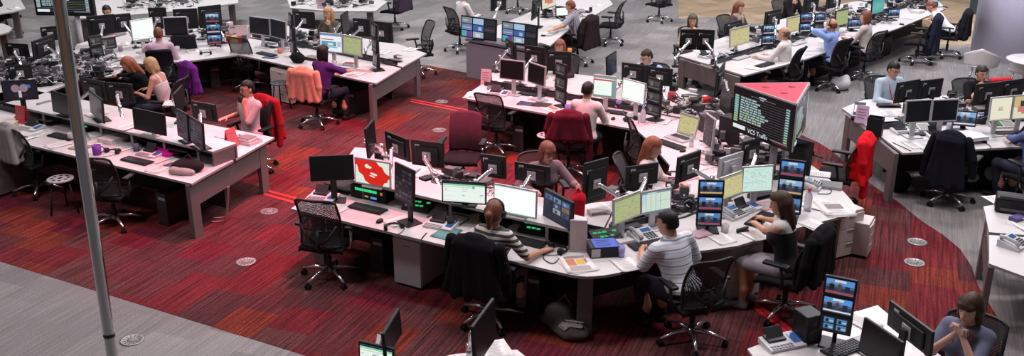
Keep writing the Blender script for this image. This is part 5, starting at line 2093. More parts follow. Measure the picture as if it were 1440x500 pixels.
def board(w, h, seed=0, alt=False):
    r = random.Random(seed)
    I = []
    for k in range(12):
        y = .80 - k * .052
        c = (.35, .62, .62) if k < 8 else (.42, .62, .32)
        I.append((.015, y, .085, y + .042, c, .8))
    for k in range(14):
        y = .84 - k * .056
        I.append((.11, y, .97, y + .006, (.22, .24, .26), .5))
        if 1 <= k <= 10:
            L = .12 + [.16, .22, .22, .26, .30, .38, .40, .32, .30, .27][k - 1]
            x = .12
            while x < L + .06:
                ww = r.uniform(.03, .08)
                I.append((x, y + .014, x + ww, y + .046, r.choice([(.5, .72, .72), (.42, .65, .68), (.55, .72, .45) if k > 5 else (.5, .7, .72)]), .8))
                x += ww + .012
        I.append((.90, y + .012, .96, y + .044, (.38, .62, .62) if k < 11 else (.42, .6, .32), .8))
    I += [(.44, .93, .56, .955, (.6, .75, .78), .8), (.46, .88, .52, .90, (.6, .75, .78), .7), (.30, .905, .72, .912, (.45, .5, .5), .6), (.02, .08, .24, .17, (.85, .92, .95), .9), (.68, .085, .97, .10, (.4, .55, .55), .6)]
    if alt:
        I = [(a, b, c, d, ((.55, .62, .25) if int(b * 100) % 3 == 0 else (.45, .6, .7)) if e[0] < .6 else e, s) for a, b, c, d, e, s in I]
    mb = MB()
    mats = [glow((.006, .008, .010), .4)]
    mb.quad((-w / 2, 0, -h / 2), (w / 2, 0, -h / 2), (w / 2, 0, h / 2), (-w / 2, 0, h / 2), 0)
    rects(mb, w, h, I, -.001, mats)
    return mb, mats


pa, pb, pc = (at(1034, 117.5, 1.8), at(1120, 146, 1.8), at(1138, 116, 1.8))
ctr = (pa + pb + pc) / 3
prism = empty('information_display', 'three-sided information display with red triangular top on a pole', 'display', (ctr.x, ctr.y, .73))
hh = .58
zt = 1.8 - .73
cs = [Vector((q.x - ctr.x, q.y - ctr.y, 0)) for q in (pa, pb, pc)]
m = MB()
m.prism([(q.x * .97, q.y * .97) for q in cs], zt - hh, zt - .012)
m.build('housing', BLACK, prism)
m = MB()
m.prism([(q.x, q.y) for q in cs], zt - .012, zt)
to = m.build('top_panel', REDTOP, prism)
m = MB()
for q in ((.35, .12), (.2, .62), (.62, .42)):
    pass
for wts in ((.55, .2, .25), (.25, .5, .25), (.2, .2, .6)):
    q = cs[0] * wts[0] + cs[1] * wts[1] + cs[2] * wts[2]
    m = MB()
    m.lathe([(.001, zt + .0005), (.045, zt + .0005), (.045, zt + .002), (.001, zt + .002)], (q.x, q.y, 0), 20)
    m.build('vent_hole', flat((.25, .01, .025)), to)
m = MB()
for i in range(3):
    a, b = cs[i], cs[(i + 1) % 3]
    m.bar(a + Vector((0, 0, zt - .006)), b + Vector((0, 0, zt - .006)), .02, .02)
m.build('top_rim', SILVER, prism)
for i in range(3):
    a, b = cs[i], cs[(i + 1) % 3]
    c = (a + b) / 2
    d = (b - a)
    W = d.length
    rz = math.atan2(d.y, d.x)
    e = MB()
    e.box((0, -.004, 0), (W, .02, hh - .02), bev=.004)
    fr = e.build('screen_frame', BLACK if i == 0 else SILVER, prism)
    fr.location = (c.x, c.y, zt - hh / 2 - .005)
    fr.rotation_euler = (0, 0, rz)
    sb, mats = board(W * .95, hh * .92, i)
    sb.v = [(x, y - .0155, z) for x, y, z in sb.v]
    so = sb.build('display', mats, fr)
    text('VCS Traffic', .075, (-W * .21, -.0175, -hh * .41), fr, glow((.85, .95, .95), 1.0))
    rr = MB()
    for k in range(7):
        rr.quad((W * (.22 + .033 * k), -.0168, -hh * .425), (W * (.22 + .033 * k + .022), -.0168, -hh * .425), (W * (.22 + .033 * k + .022), -.0168, -hh * (.37 if k % 3 else .385)), (W * (.22 + .033 * k), -.0168, -hh * .37))
    rr.build('red_caption', glow((.35, .02, .03), .5), fr)
m = MB()
m.tube([(0, 0, .01), (0, 0, zt - hh + .01)], .045, 16)
m.tube([(.14, .05, .01), (.14, .05, zt - hh + .01)], .02, 10)
m.build('post', GREYP, prism)
m = MB()
m.lathe([(.18, 0), (.18, .012), (.05, .03)], n=24)
m.build('base_plate', BLACK, prism)
# far board, top left
qa, qb = at(51, 21, 1.25), at(132, 22.5, 1.25)
d = qb - qa
far = empty('information_display', 'large dark information board with yellow and blue rows, top left', 'display', ((qa.x + qb.x) / 2, (qa.y + qb.y) / 2, 0), math.atan2(d.y, d.x))
W = d.length
MB().box((0, .06, 1.25 + .31), (W + .02, .10, .64), bev=.006).build('housing', BLACK, far)
sb, mats = board(W * .96, .58, 9, True)
sb.v = [(x, y + .005, z + 1.25 + .31) for x, y, z in sb.v]
sb.build('display', mats, far)
m = MB()
m.tube([(.2, .08, 0), (.2, .08, 1.26)], .05, 16)
m.build('post', GREYP, far)
m = MB()
m.lathe([(.25, 0), (.25, .015), (.06, .03)], (.2, .08, 0), 24)
m.build('base_plate', BLACK, far)

M('silver-edged monitor turned away between tilted monitor and yellow listing', (1009, 251), (1042, 240), .95, 222, 'off', 'back', 'foot', hous=SV, z0=.73, group=GBY)
M('black monitor with silver arm turned away left of the display pole', (1043, 232), (1064, 226), .98, 199, 'off', 'back', 'arm', group=GBY, arm=(.2, .2))
# ---------------------------------------------------------------- people and chairs
G_ = garment
NOPE = False
people = {}


def per(key, label, px, heading, chair_kind='mesh', chair_label=None, chair_back=0.0, chair_turn=0, **k):
    if NOPE:
        g = at(px[0], px[1], 1.19)
        o = empty('person', label, 'person', (g.x, g.y, 0), D(heading - 90))
    else:
        o = person(label, px, heading, **k)
    people[key] = o
    return o


def seat_of(key, label, kind='mesh', back=0.0, turn=0):
    return behind(people[key], label, kind, back, turn=turn)


H_AUB, H_BLK, H_BRN, H_BLD, H_RED, H_GRY = (.17, .05, .022), (.008, .007, .008), (.045, .022, .012), (.48, .28, .13), (.22, .06, .025), (.10, .075, .06)
# front row of the middle pod
per('stripe', 'woman in black and white striped top wearing black headphones, seen from behind', (697, 298), 61, hair=H_AUB, style='pony', sex='f', tone='warm', headset=True, hp=6, lean=6, sleeve=.42,
    top_mat=striped('black_white_stripes', (.62, .58, .55), (.06, .055, .055), .052, duty=.5), bottom=(.16, .16, .19), R=('px', 764, 353, .765, 'flat'), L=(-.2, .36, .765), collar=False, h=.0075, bare_legs=False)
c = chair('office chair of the striped-top woman, black jacket on its back', (690, 450), 62, 'mesh')
G_('jacket', 'black jacket spread over the chair of the striped-top woman', 'jacket', c, (.008, .008, .010), zlow=.42, sleeves=((.31, -.22, .48), (-.31, -.24, .46)), seed=1, width=.29, hang=.1)
per('white16', 'man in white shirt with thin blue stripes, dark hair, at the front desk', (938, 313), 122, bulk=1.14, hair=H_BLK, style='crop', tone='warm', hy=28, hp=10, lean=20, sleeve=.45,
    top_mat=striped('white_blue_stripes', (.70, .69, .72), (.16, .24, .36), .075, duty=.86, c=(.45, .55, .68)), bottom=(.02, .02, .03), L=('px', 902, 354, .77, 'fist'), R=(.16, .36, .765), h=.0075, side=-5)
c = seat_of('white16', 'black mesh chair of the man in striped white shirt', 'mesh', .06, -10)
c.location.x += .10
per('typing', 'woman typing at right in black and white sleeveless top, dark hair, bare legs', (1097, 286), 146, hair=H_BRN, style='long', sex='f', tone='warm', hy=12, hp=16, lean=10, sleeve=0, top_mat=striped('black_white_yoke', (.008, .008, .01), (.60, .57, .57), 1.2, duty=.79),
    bottom=(.34, .30, .33), skirt=True, bare_legs=True, L=('px', 1052, 313, .77), R=('px', 1068, 307, .77), collar=False, h=.0075, shoes=(.25, .22, .24))
c = seat_of('typing', 'office chair of the typing woman with dark jacket over it', 'mesh', .05, -4)
G_('jacket', 'black jacket hanging on the chair of the typing woman', 'jacket', c, (.008, .008, .010), zlow=.50, sleeves=((.3, -.24, .5), (-.3, -.24, .52)), seed=2, width=.27, hang=.05)
# bay
per('reach', 'woman in glasses with reddish hair and grey top, reaching to the red bag', (770, 214), -78, hair=H_AUB, style='fringe', sex='f', tone='warm', hy=14, hp=16, lean=22, top=(.22, .16, .18), glasses=True, L=('px', 813, 262, .84, 'relax'), R=(.2, .34, .765), collar=False,
    bottom=(.02, .02, .03), h=.008)
seat_of('reach', 'black chair of the woman in glasses in the bay', 'mesh', .05)
per('auburn', 'woman with long auburn hair and white cardigan looking right', (919, 207), -22, hair=(.26, .07, .03), style='long', sex='f', tone='fair', hp=16, hy=-6, lean=8, top=(.62, .55, .55), bottom=(.03, .03, .04), collar=False, h=.008)
seat_of('auburn', 'purple grey chair of the auburn-haired woman', 'greymesh', .06, 8)
# far wing
per('white12', 'person with short dark hair and white shirt, seen from behind at the far wing', (827, 127), 66, hair=H_BLK, style='crop', tone='warm', lean=4, hp=10, hy=-8, top=(.66, .60, .58), bottom=(.04, .035, .05), face=False)
c = seat_of('white12', 'chair left of the person in white shirt carrying a dark red jacket', 'mesh', .12, 18)
p_ = at(800, 236, 0)
c.location = (c.location.x - .20, c.location.y - .04, 0)
G_('jacket', 'dark red and navy jacket on the chair beside the person in white shirt', 'jacket', c, (.10, .012, .022), zlow=.62, sleeves=((.30, -.24, .30), (-.27, -.25, .60)), seed=3, width=.26)
per('vest', 'man in navy vest over light blue shirt, looking down at the far wing', (909, 80), -118, hair=H_BRN, style='short', tone='fair', hp=24, hy=-30, lean=10, top=(.35, .45, .70), vest=(.012, .014, .024), bottom=(.02, .02, .03), glasses=True)
seat_of('vest', 'dark chair of the man in navy vest', 'mesh', .05)
per('orange', 'person with reddish hair half hidden behind monitors beside the orange cup', (787, 66), -115, hair=H_RED, style='bob', sex='f', tone='warm', hp=12, top=(.06, .03, .035), bottom=(.02, .02, .03))
seat_of('orange', 'dark chair of the person beside the orange cup', 'mesh', .05)
# left block
per('drink', 'man in pale pink shirt with glasses holding a black cup to his mouth', (347, 125), -128, hair=H_BLK, style='short', tone='warm', hy=-6, hp=4, lean=-2, top=(.62, .44, .48), sleeve=.45, glasses=True, L='face', R=('px', 319, 165, .775, 'flat'), bottom=(.05, .05, .07), h=.008)
c = seat_of('drink', 'chair of the man drinking, red jacket on its back', 'fabric', .04, 12)
G_('jacket', 'red jacket over the chair behind the man drinking', 'jacket', c, (.30, .012, .02), zlow=.40, sleeves=((.30, -.24, .45), (-.30, -.24, .36)), seed=4, width=.27)
per('blonde3', 'blonde woman in white vest top with bare shoulders, seen from behind', (212, 92), 172, hair=H_BLD, style='bob', sex='f', tone='warm', lean=16, hp=24, hy=10, top=(.66, .52, .54), sleeve=0, straps=True, collar=False, bottom=(.05, .05, .08))
seat_of('blonde3', 'dark chair of the blonde woman in white vest top', 'mesh', .05)
per('redhead', 'woman with long red hair in black bent over papers', (180, 91), 205, hair=(.28, .08, .03), style='long', sex='f', tone='warm', lean=26, hp=34, top=(.010, .010, .012), L=('px', 160, 112, .77), R=('px', 152, 108, .77), collar=False, bottom=(.02, .02, .03))
seat_of('redhead', 'dark chair of the long-haired redhead', 'mesh', .05)
per('pink4', 'man in pink shirt seen from behind at the white screen', (223, 48), 104, hair=H_AUB, style='short', tone='warm', lean=10, hp=8, top=(.60, .40, .50), L=('px', 200, 72, .77), bottom=(.03, .03, .05), face=False)
seat_of('pink4', 'black fabric chair of the man in pink shirt', 'fabric', .04)
per('glasses1', 'man with dark hair and glasses behind monitors at top left', (150, 16), -80, hair=H_BLK, style='short', tone='warm', hp=12, lean=12, top=(.25, .22, .25), glasses=True, bottom=(.02, .02, .03))
seat_of('glasses1', 'dark chair of the man with glasses at top left', 'mesh', .05)
per('blonde6', 'blonde woman in olive grey top resting chin on hand', (461, 19), -112, hair=(.45, .24, .11), style='long', sex='f', tone='warm', hp=8, lean=12, top=(.10, .095, .07), L='face', bottom=(.02, .02, .03), collar=False)
seat_of('blonde6', 'dark chair of the blonde woman in olive grey', 'mesh', .05)
per('purple', 'woman with black bobbed hair in purple top, seen from behind', (455, 74), 58, hair=H_BLK, style='bob', sex='f', tone='warm', lean=6, hp=8, top=(.085, .02, .15), R=('px', 500, 101, .775), sleeve=.72, collar=False, bottom=(.02, .02, .03), face=False)
c = seat_of('purple', 'office chair of the woman in purple under the peach jacket', 'mesh', .06, 8)
c.location.x -= .10
G_('jacket', 'peach jacket draped on the chair of the woman in purple', 'jacket', c, (.60, .28, .20), zlow=.52, sleeves=((.27, -.30, .55), (-.27, -.30, .52)), seed=5, width=.27, hang=.05)
# back
per('white8', 'person in white shirt at the top behind the video wall', (653, -6), 35, hair=H_BLK, style='short', tone='warm', top=(.64, .61, .62), bottom=(.02, .02, .03), lean=10, face=False)
seat_of('white8', 'black chair of the person in white behind the video wall', 'mesh', .05)
per('read9', 'man in striped grey shirt reading at the far desk', (802, 9), 158, hair=H_AUB, style='short', tone='warm', hp=22, lean=12, sleeve=.45, top_mat=striped('grey_stripes', (.42, .40, .46), (.12, .11, .14), .03, axis=0, duty=.5), L=('px', 771, 47, .77), R=('px', 778, 42, .77), bottom=(.02, .02, .03))
c = seat_of('read9', 'dark chair of the man in striped grey shirt', 'fabric', .05, -15)
G_('jacket', 'dark brown jacket on the chair of the man in striped grey shirt', 'jacket', c, (.028, .018, .020), zlow=.36, sleeves=((.28, -.25, .45), (-.28, -.25, .5)), seed=6, width=.26)
per('face18', 'woman with hand on her face behind two dark monitors', (974, 29), -95, hair=(.06, .05, .035), style='bob', sex='f', tone='warm', hp=10, hy=-5, lean=10, top=(.35, .28, .26), L='face', bottom=(.02, .02, .03), collar=False)
seat_of('face18', 'dark chair of the woman with hand on her face', 'mesh', .05)
per('scarf', 'woman with brown hair and beige scarf looking right', (1040, 11), -50, hair=H_AUB, style='long', sex='f', tone='fair', hp=12, hy=8, lean=8, top=(.10, .07, .07), scarf=(.42, .33, .28), bottom=(.02, .02, .03), collar=False)
seat_of('scarf', 'dark chair of the woman with beige scarf', 'mesh', .05)
per('bald', 'balding man in white shirt at the right back desk, seen from behind', (1102, 47), 146, hair=H_GRY, style='bald', tone='warm', hp=8, lean=8, top=(.68, .62, .62), L=('px', 1067, 80, .77), bottom=(.03, .03, .05))
seat_of('bald', 'black fabric chair of the balding man', 'fabric', .05)
per('blue21', 'man in light blue shirt with headset, hands raised to his head', (1169, 35), 138, hair=H_AUB, style='bald', tone='warm', hp=6, lean=6, top=(.27, .38, .72), L='ear', R='ear', headset=True, bottom=(.03, .03, .05), lpole=(-.9, .1, -.35), rpole=(.8, .2, -.6))
seat_of('blue21', 'dark chair of the man in light blue shirt', 'fabric', .05, -10)
per('bob22', 'woman with brown bob and cream top at the right back desk', (1217, 24), 142, hair=H_AUB, style='bob', sex='f', tone='fair', hp=8, lean=6, top=(.56, .48, .46), L=('px', 1190, 53, .77), bottom=(.02, .02, .03), collar=False, face=False)
seat_of('bob22', 'mesh chair of the woman with brown bob', 'mesh', .05, -14)
per('white23', 'person in white top leaning over the end of the right back desk', (1309, 9), 158, hair=H_AUB, style='crop', tone='warm', hp=36, lean=42, top=(.70, .69, .72), bottom=(.02, .02, .03), sleeve=.45, face=False)
c = seat_of('white23', 'chair of the leaning person in white with black jacket', 'mesh', .05, -10)
G_('jacket', 'black jacket on the chair of the leaning person in white', 'jacket', c, (.008, .008, .010), zlow=.42, sleeves=((.28, -.24, .4), (-.28, -.25, .5)), seed=7, width=.27)
per('dark28', 'person in dark top with raised arm at the top edge', (1117, -9), -60, hair=H_BLK, style='short', tone='warm', top=(.02, .017, .02), bottom=(.02, .02, .03), lean=14, R='face')
seat_of('dark28', 'dark chair of the person at the top edge', 'mesh', .05)
# right pod
per('glasses24', 'man with glasses in pale blue jumper at the right pod', (1257, 98), -78, hair=H_BLK, style='short', tone='warm', hp=18, hy=6, lean=8, top=(.42, .52, .62), glasses=True, lanyard=(.45, .08, .12), bottom=(.03, .03, .05), h=.008)
seat_of('glasses24', 'mesh chair of the man in pale blue jumper', 'mesh', .05)
per('black25', 'man in black polo with greying hair, cheek on hand', (1381, 103), -94, hair=(.035, .03, .03), style='short', tone='warm', hp=10, hy=6, hr=8, lean=12, top=(.010, .010, .012), R='face', L=(-.22, .36, .765), sleeve=.45, bottom=(.02, .02, .03), h=.008, rpole=(1.0, .15, -.6))
seat_of('black25', 'black mesh chair of the man in black polo', 'mesh', .08, 14)
per('blue26', 'person in blue shirt cut off by the right edge', (1458, 166), 108, hair=H_BRN, style='short', tone='warm', top=(.10, .13, .30), L=('px', 1412, 193, .77), bottom=(.03, .03, .05))
seat_of('blue26', 'chair of the person in blue shirt at the right edge', 'mesh', .05)
# bottom right
per('lanyard', 'woman with dark fringe, blue grey top and red lanyard, hands clasped', (1364, 434), -136, hair=H_BRN, style='fringe', sex='f', tone='fair', hp=10, hy=-6, lean=6, top=(.15, .16, .24), sleeve=.45, lanyard=(.50, .03, .06), L=((-.025, .23, 1.045), 'fist'), R=((.045, .22, 1.02), 'fist'), bottom=(.03, .03, .05), collar=False, h=.0065, scarf=None, lpole=(-.6, .4, -1), rpole=(.6, .4, -1))
seat_of('lanyard', 'black mesh chair of the woman with red lanyard', 'mesh', .05, 10)

# ---------------------------------------------------------------- empty chairs
chair('empty black mesh chair with chrome frame at the left end of the middle pod', (465, 391), 78, 'chrome')
c = chair('chair under the grey shawl at the far left desk', (58, 270), 55, 'mesh')
G_('shawl', 'grey shawl hung over the chair at the far left desk', 'shawl', c, (.30, .27, .27), zlow=.52, sleeves=(), seed=8, width=.16, thick=.07)
chair('low dark chair pushed under the left desk beside the pole', (163, 316), 80, 'mesh')
chair('empty mesh chair before the far wing papers', (698, 214), 62, 'mesh')
chair('maroon chair in the bay behind the white list page', (652, 262), -100, 'maroon')
chair('empty dark mesh chair beside the laptop keyboard', (905, 262), 8, 'greymesh')
c = chair('chair hidden by the bright red coat at the rounded desk end', (1172, 290), 150, 'mesh')
G_('coat', 'bright red coat hanging on the chair at the rounded desk end', 'coat', c, (.80, .012, .022), zlow=.46, sleeves=((.25, -.30, .12), (-.20, -.36, .50)), seed=9, width=.24, thick=.11, hang=.08)
c = chair('chair before the white ring binders covered by dark jacket', (1331, 284), 52, 'mesh')
G_('jacket', 'navy black jacket on the chair before the white ring binders', 'jacket', c, (.010, .011, .018), zlow=.36, sleeves=((.30, -.22, .5), (-.30, -.24, .42)), seed=10, width=.215, thick=.10, hang=.1)
c = chair('chair with navy jacket between brown bob and leaning person', (1288, 88), 150, 'mesh')
G_('jacket', 'navy jacket on the empty chair of the right back desk', 'jacket', c, (.018, .022, .045), zlow=.25, sleeves=((.28, -.25, .3), (-.28, -.25, .4)), seed=11, width=.25)
chair('empty mesh chair on the grey floor beside the back left desk end', (590, 105), 205, 'greymesh')
chair('empty mesh chair with chrome arms at the corner of the back left pod', (352, 125), 70, 'chrome')
chair('empty dark chair right of the man in striped grey shirt', (858, 62), 160, 'mesh')
chair('empty chair alone on the far grey floor at the top', (926, 30), 120, 'mesh')
c = chair('chair on the grey floor near the top edge left of centre', (556, 40), 150, 'mesh')
G_('jacket', 'dark purple jacket on the far chair near the top edge', 'jacket', c, (.05, .035, .06), zlow=.45, seed=12)
c = chair('chair beneath the black jacket at the extreme top left', (12, 48), 60, 'mesh')
G_('jacket', 'black jacket on the chair at the extreme top left', 'jacket', c, (.010, .010, .012), zlow=.36, seed=13, width=.3)
c = chair('chair carrying a purple cardigan behind the left monitor pair', (250, 178), 222, 'mesh')
G_('cardigan', 'purple cardigan draped on the chair before the dark desk', 'cardigan', c, (.14, .02, .20), zlow=.55, sleeves=((.28, -.24, .55), (-.28, -.25, .6)), seed=14, width=.27)
chair('dark chair half under the desk left of the mesh chair', (268, 118), 100, 'fabric')
chair('far dark chair at the desk of the striped grey shirt man', (728, 18), -20, 'mesh')
chair('dark chair behind the person in blue, under the right pod desk', (1425, 262), 100, 'mesh')
# stools
for k, (px, pale, lb) in enumerate((((396, 152), False, 'round black stool with white paper beside the pedestal'), ((93, 298), True, 'pale perforated round stool under the left desk'), ((770, 232), True, 'round stool under the far wing desk'))):
    p = at(*px, 0)
    o = empty('stool', lb, 'stool', (p.x, p.y, 0), .3, 'stools')
    if pale:
        o['pale'] = 1
    perforated_stool(o)
    if pale:
        del o['pale']
# ---------------------------------------------------------------- things on the desks
GK, GMOUSE, GP, GPH, GH = 'keyboards on the desks', 'computer mice', 'papers lying on the desks', 'desk telephones', 'headphones on the desks'
TI = .735


def kb(px, rz, label, kind='keyboard'):
    item(kind, label, px, rz, group=GK)


kb((517, 294), -29, 'black keyboard below the red picture screen')
kb((738, 340), -29, 'black keyboard in front of the woman in headphones')
kb((1068, 309), 52, 'black keyboard under the hands of the typing woman')
kb((942, 204), -52, 'black keyboard on the curved desk below the laptop')
kb((88, 193), -29, 'black keyboard left of the pole under the left shelf')
kb((193, 227), -29, 'black keyboard left of the magenta folder')
kb((914, 344), 24, 'black keyboard before the man in striped white shirt')
kb((1298, 189), 5, 'black keyboard between control panels and dark jacket')
kb((1420, 188), 5, 'black keyboard near the hand of the person in blue')
kb((748, 134), -29, 'black keyboard below the silver-framed pair')
kb((860, 158), -29, 'black keyboard right of the person in white shirt')
kb((375, 77), -38, 'black keyboard below the dark silver-edged pair')
kb((480, 98), -38, 'black keyboard before the woman in purple')
kb((960, 74), 44, 'black keyboard on the far desk before the hand-on-face woman')
kb((1075, 92), 44, 'keyboard under the hands of the balding man')
kb((1150, 50), 44, 'black keyboard before the man in light blue', 'keyboard')
kb((1122, 62), 44, 'pale keyboard between balding man and man in blue', 'keyboard_pale')
kb((1042, 82), 44, 'pale keyboard left of balding man', 'keyboard_pale')
kb((1237, 27), 44, 'black keyboard right of brown bob woman')
kb((205, 66), 12, 'pale keyboard before the man in pink shirt', 'keyboard_pale')
kb((775, 48), 68, 'pale keyboard before the man in striped grey shirt', 'keyboard_pale')
kb((1190, 490), 30, 'black keyboard at the bottom right edge')
for px, rz, lb in (((534, 312), -29, 'black mouse on the paper before the green-lamp rack'), ((766, 352), -29, 'black mouse under the hand of the striped-top woman'), ((960, 213), -52, 'black mouse beside the curved desk keyboard'), ((862, 168), -29, 'black mouse right of person in white shirt'),
                   ((1384, 200), 5, 'black mouse right of the white ring binders'), ((1268, 35), 44, 'black mouse on the right back desk, left'), ((1284, 36), 44, 'black mouse on the right back desk, right'), ((764, 51), 70, 'black mouse at the far reading desk'), ((1080, 103), 44, 'black mouse left of balding man')):
    item('mouse', lb, px, rz, group=GMOUSE)
for px, rz, lb in (((455, 279), -20, 'desk telephone with black hood at the left end of middle pod'), ((620, 318), -25, 'desk telephone with black hood left of the striped-top woman'), ((1272, 186), 10, 'black-hooded telephone beside the control panel on right pod'), ((45, 181), -25, 'desk telephone with blue screen at far left desk'),
                   ((1100, 484), 20, 'desk telephone with green-grey display at bottom right desk'), ((1050, 295), 40, 'desk telephone with blue screen above the typing woman keyboard'), ((860, 148), -25, 'desk telephone before the red banner page'), ((700, 133), -20, 'desk telephone below the silver-framed monitor')):
    item('phone_black', lb, px, rz, group=GPH)
for px, rz, lb in (((905, 335), 30, 'pale telephone console left of the man in striped white shirt'), ((1142, 263), 60, 'pale telephone with blue display on the rounded desk end'), ((1030, 303), 40, 'pale telephone left of the typing woman'), ((900, 152), -25, 'pale telephone under plain white page'), ((1022, 82), 44, 'pale telephone on the right back desk corner'),
                   ((1378, 168), 5, 'pale telephone left of the cream page monitor'), ((1425, 345), 40, 'pale telephone on the right edge desk'), ((150, 74), 20, 'pale telephone near the small dark screen')):
    item('phone', lb, px, rz, group=GPH)
for px, rz, lb in (((588, 293), -20, 'black control panel with coloured keys below the dark grid monitor'), ((752, 325), -25, 'black control panel with green keys by the striped-top woman'), ((852, 336), 20, 'control panel with green lit keys behind blue binder'), ((120, 181), -29, 'green-lit control panel left of the pole')):
    item('console', lb, px, rz, group='talkback panels')
for px, rz, lb in (((1290, 182), 5, 'grey control panel with green keys before the dark pair'), ((1408, 178), 5, 'grey control panel with green keys below the cream page'), ((765, 128), -29, 'grey control panel before the silver-framed pair')):
    item('console_pale', lb, px, rz, group='talkback panels')
item('rack', 'black equipment rack with green lamps under red picture screen', (526, 277), -29)
for px, rz, lb in (((553, 320), 20, 'black headphones on the papers under the dark grid monitor'), ((785, 352), -60, 'black headphones beside the newspaper'), ((885, 169), 30, 'black headphones on the far wing desk'), ((290, 76), 10, 'black headphones below the small screen stack'), ((948, 246), 20, 'black headphones behind the pale column table')):
    item('headset', lb, px, rz, group=GH)
item('mug', 'white mug beside the paper of man in striped shirt', (1019, 326), 40, col=(.62, .55, .56))
item('mug', 'black mug left of the striped-top woman', (634, 318), 10, col=(.02, .02, .022))
item('mug', 'purple pot on the left desk by the pole', (137, 217), 10, col=(.16, .03, .30), name='pen_pot', cat='pot', scale=1.35)
item('mug', 'dark blue mug on the left desk beyond the keyboard', (192, 212), 10, col=(.07, .09, .16))
item('mug', 'orange glass on the desk beside edge-on stack of screens', (394, 75), 10, col=(.65, .20, .12))
item('mug', 'red mug on the far wing behind grey screens', (944, 142), 10, col=(.45, .02, .05), scale=1.5)
item('bottle', 'clear water bottle with red cap beside the newspapers', (1135, 296), 0, col=(.70, .04, .06), scale=1.1)
item('bottle', 'clear water bottle on the far wing beside grey screens', (904, 172), 0, col=(.2, .35, .6))
item('bottle', 'clear bottle on curved desk below teal page monitor', (972, 206), 0, col=(.6, .5, .7), scale=.8)
item('cup', 'violet tinted plastic cup right of the blue binder', (874, 361), 0)
item('stapler', 'black stapler on the desk left of the typing woman', (1044, 326), 20)
item('speaker', 'black loudspeaker behind the bottom right telephone', (1133, 476), 20)
for px, rz, lb, c in (((1211, 172), -30, 'lilac sign card standing left of man in pale blue', (.62, .42, .60)), ((684, 118), -20, 'pink-white upright card holder on the far wing desk', (.62, .44, .46)), ((32, 172), -20, 'red sign card at the left end of the left desk', (.62, .05, .06)), ((326, 206), 60, 'red folded card at the right end of the left desk', (.65, .10, .09)), ((151, 0), 0, 'pink card at the top', (.6, .35, .45)), ((452, 12), -10, 'pale pink card on the far white desk', (.55, .42, .48))):
    item('card', lb, px, rz, col=c, group='standing cards')
# papers
pp = paper_sheets
for px, rz, n, lb in (((562, 311), -50, 1, 'printed sheet left of the black telephone on the front desk'), ((1285, 204), 10, 1, 'white sheet at the front corner of the right pod'), ((82, 204), -29, 2, 'white sheets before the keyboard left of pole'), ((245, 231), -29, 1, 'white sheet below the magenta folder'), ((225, 224), -29, 1, 'white sheet left of the dark bag'),
                      ((1013, 335), 25, 1, 'white sheet right of the man in striped white shirt'), ((1090, 318), 60, 2, 'white sheets before the typing woman'), ((1146, 318), 30, 2, 'white papers right of typing woman'), ((880, 372), 20, 1, 'small note under the violet cup'), ((668, 133), -10, 4, 'heap of loose papers at the far wing corner'),
                      ((820, 152), 30, 2, 'papers beside the person in white shirt'), ((930, 170), -40, 2, 'papers right of the grey small screens'), ((1060, 96), 60, 1, 'white sheet at the corner of the right back desk'), ((985, 72), 20, 3, 'loose papers right of the dark monitor pair'), ((320, 190), -29, 2, 'papers beside the man drinking'), ((350, 198), 20, 2, 'papers on the end of the left block'),
                      ((300, 66), 15, 3, 'pad of white paper right of man in pink'), ((272, 72), 15, 2, 'white sheets below the silver-framed dark screen'), ((150, 93), 30, 4, 'heap of papers before the redhead'), ((122, 100), 50, 2, 'sheets at the left of the redhead'), ((175, 62), 20, 2, 'papers left of the white monitor'), ((415, 78), -38, 2, 'white sheets left of peach jacket'),
                      ((490, 88), -30, 3, 'loose papers right of web page monitor'), ((500, 104), -38, 2, 'white sheets at the hand of woman in purple'), ((540, 74), -30, 3, 'papers on the far corner of the back left pod'), ((575, 70), -20, 2, 'sheet by the desk end under the mesh chair'), ((1255, 22), 30, 4, 'heap of papers by the teal picture'), ((1275, 26), 60, 3, 'papers at right end of right back desk'),
                      ((1165, 60), 44, 2, 'papers by the elbow of man in blue'), ((820, 14), 60, 3, 'papers on the far reading desk'), ((840, 8), 20, 3, 'papers at the end of far reading desk'), ((1402, 282), 10, 1, 'white sheet on the right edge desk beside the printer'), ((1440, 318), 20, 3, 'stack of sheets below the printer'), ((1212, 452), 30, 1, 'sheet on the bottom right desk behind screens'),
                      ((1012, 250), 30, 2, 'papers behind the yellow listing'), ((600, 245), -29, 2, 'papers behind the arms before the maroon chair'), ((860, 290), 20, 2, 'papers right of the red bag'), ((990, 225), 20, 3, 'papers below the teal page monitor'), ((700, 492), 20, 2, 'papers on the bottom centre desk'), ((30, 100), 20, 3, 'scattered papers far left'), ((90, 110), 40, 4, 'scattered papers left of pole'),
                      ((105, 85), 10, 3, 'papers behind the pole'), ((20, 12), 30, 3, 'papers at the extreme top left desk'), ((215, 12), 10, 2, 'papers on far top left desk'), ((490, 8), 10, 2, 'papers on the far white desk at top')):
    pp(lb, px, rz, n=n, group=GP)
pp('coloured newspaper on the bow-fronted desk', (812, 372), 25, .30, .38, 2, cat='newspaper', name='newspaper', photo=((-.8, -.2, -.1, .55, (.55, .20, .10)), (0, -.1, .5, .45, (.75, .42, .05)), (-.7, -.8, .8, -.3, (.40, .33, .30)), (.55, 0, .9, .5, (.5, .12, .12)), (-.9, .62, .9, .9, (.30, .22, .22))))
pp('newspaper with grey photograph at the right end of the middle pod', (1172, 295), 10, .34, .42, 3, cat='newspaper', name='newspaper', photo=((-.5, -.1, .6, .55, (.22, .18, .18)),))
pp('newspaper lying further left by the bottle', (1158, 288), 40, .34, .40, 2, cat='newspaper', name='newspaper', group=None)
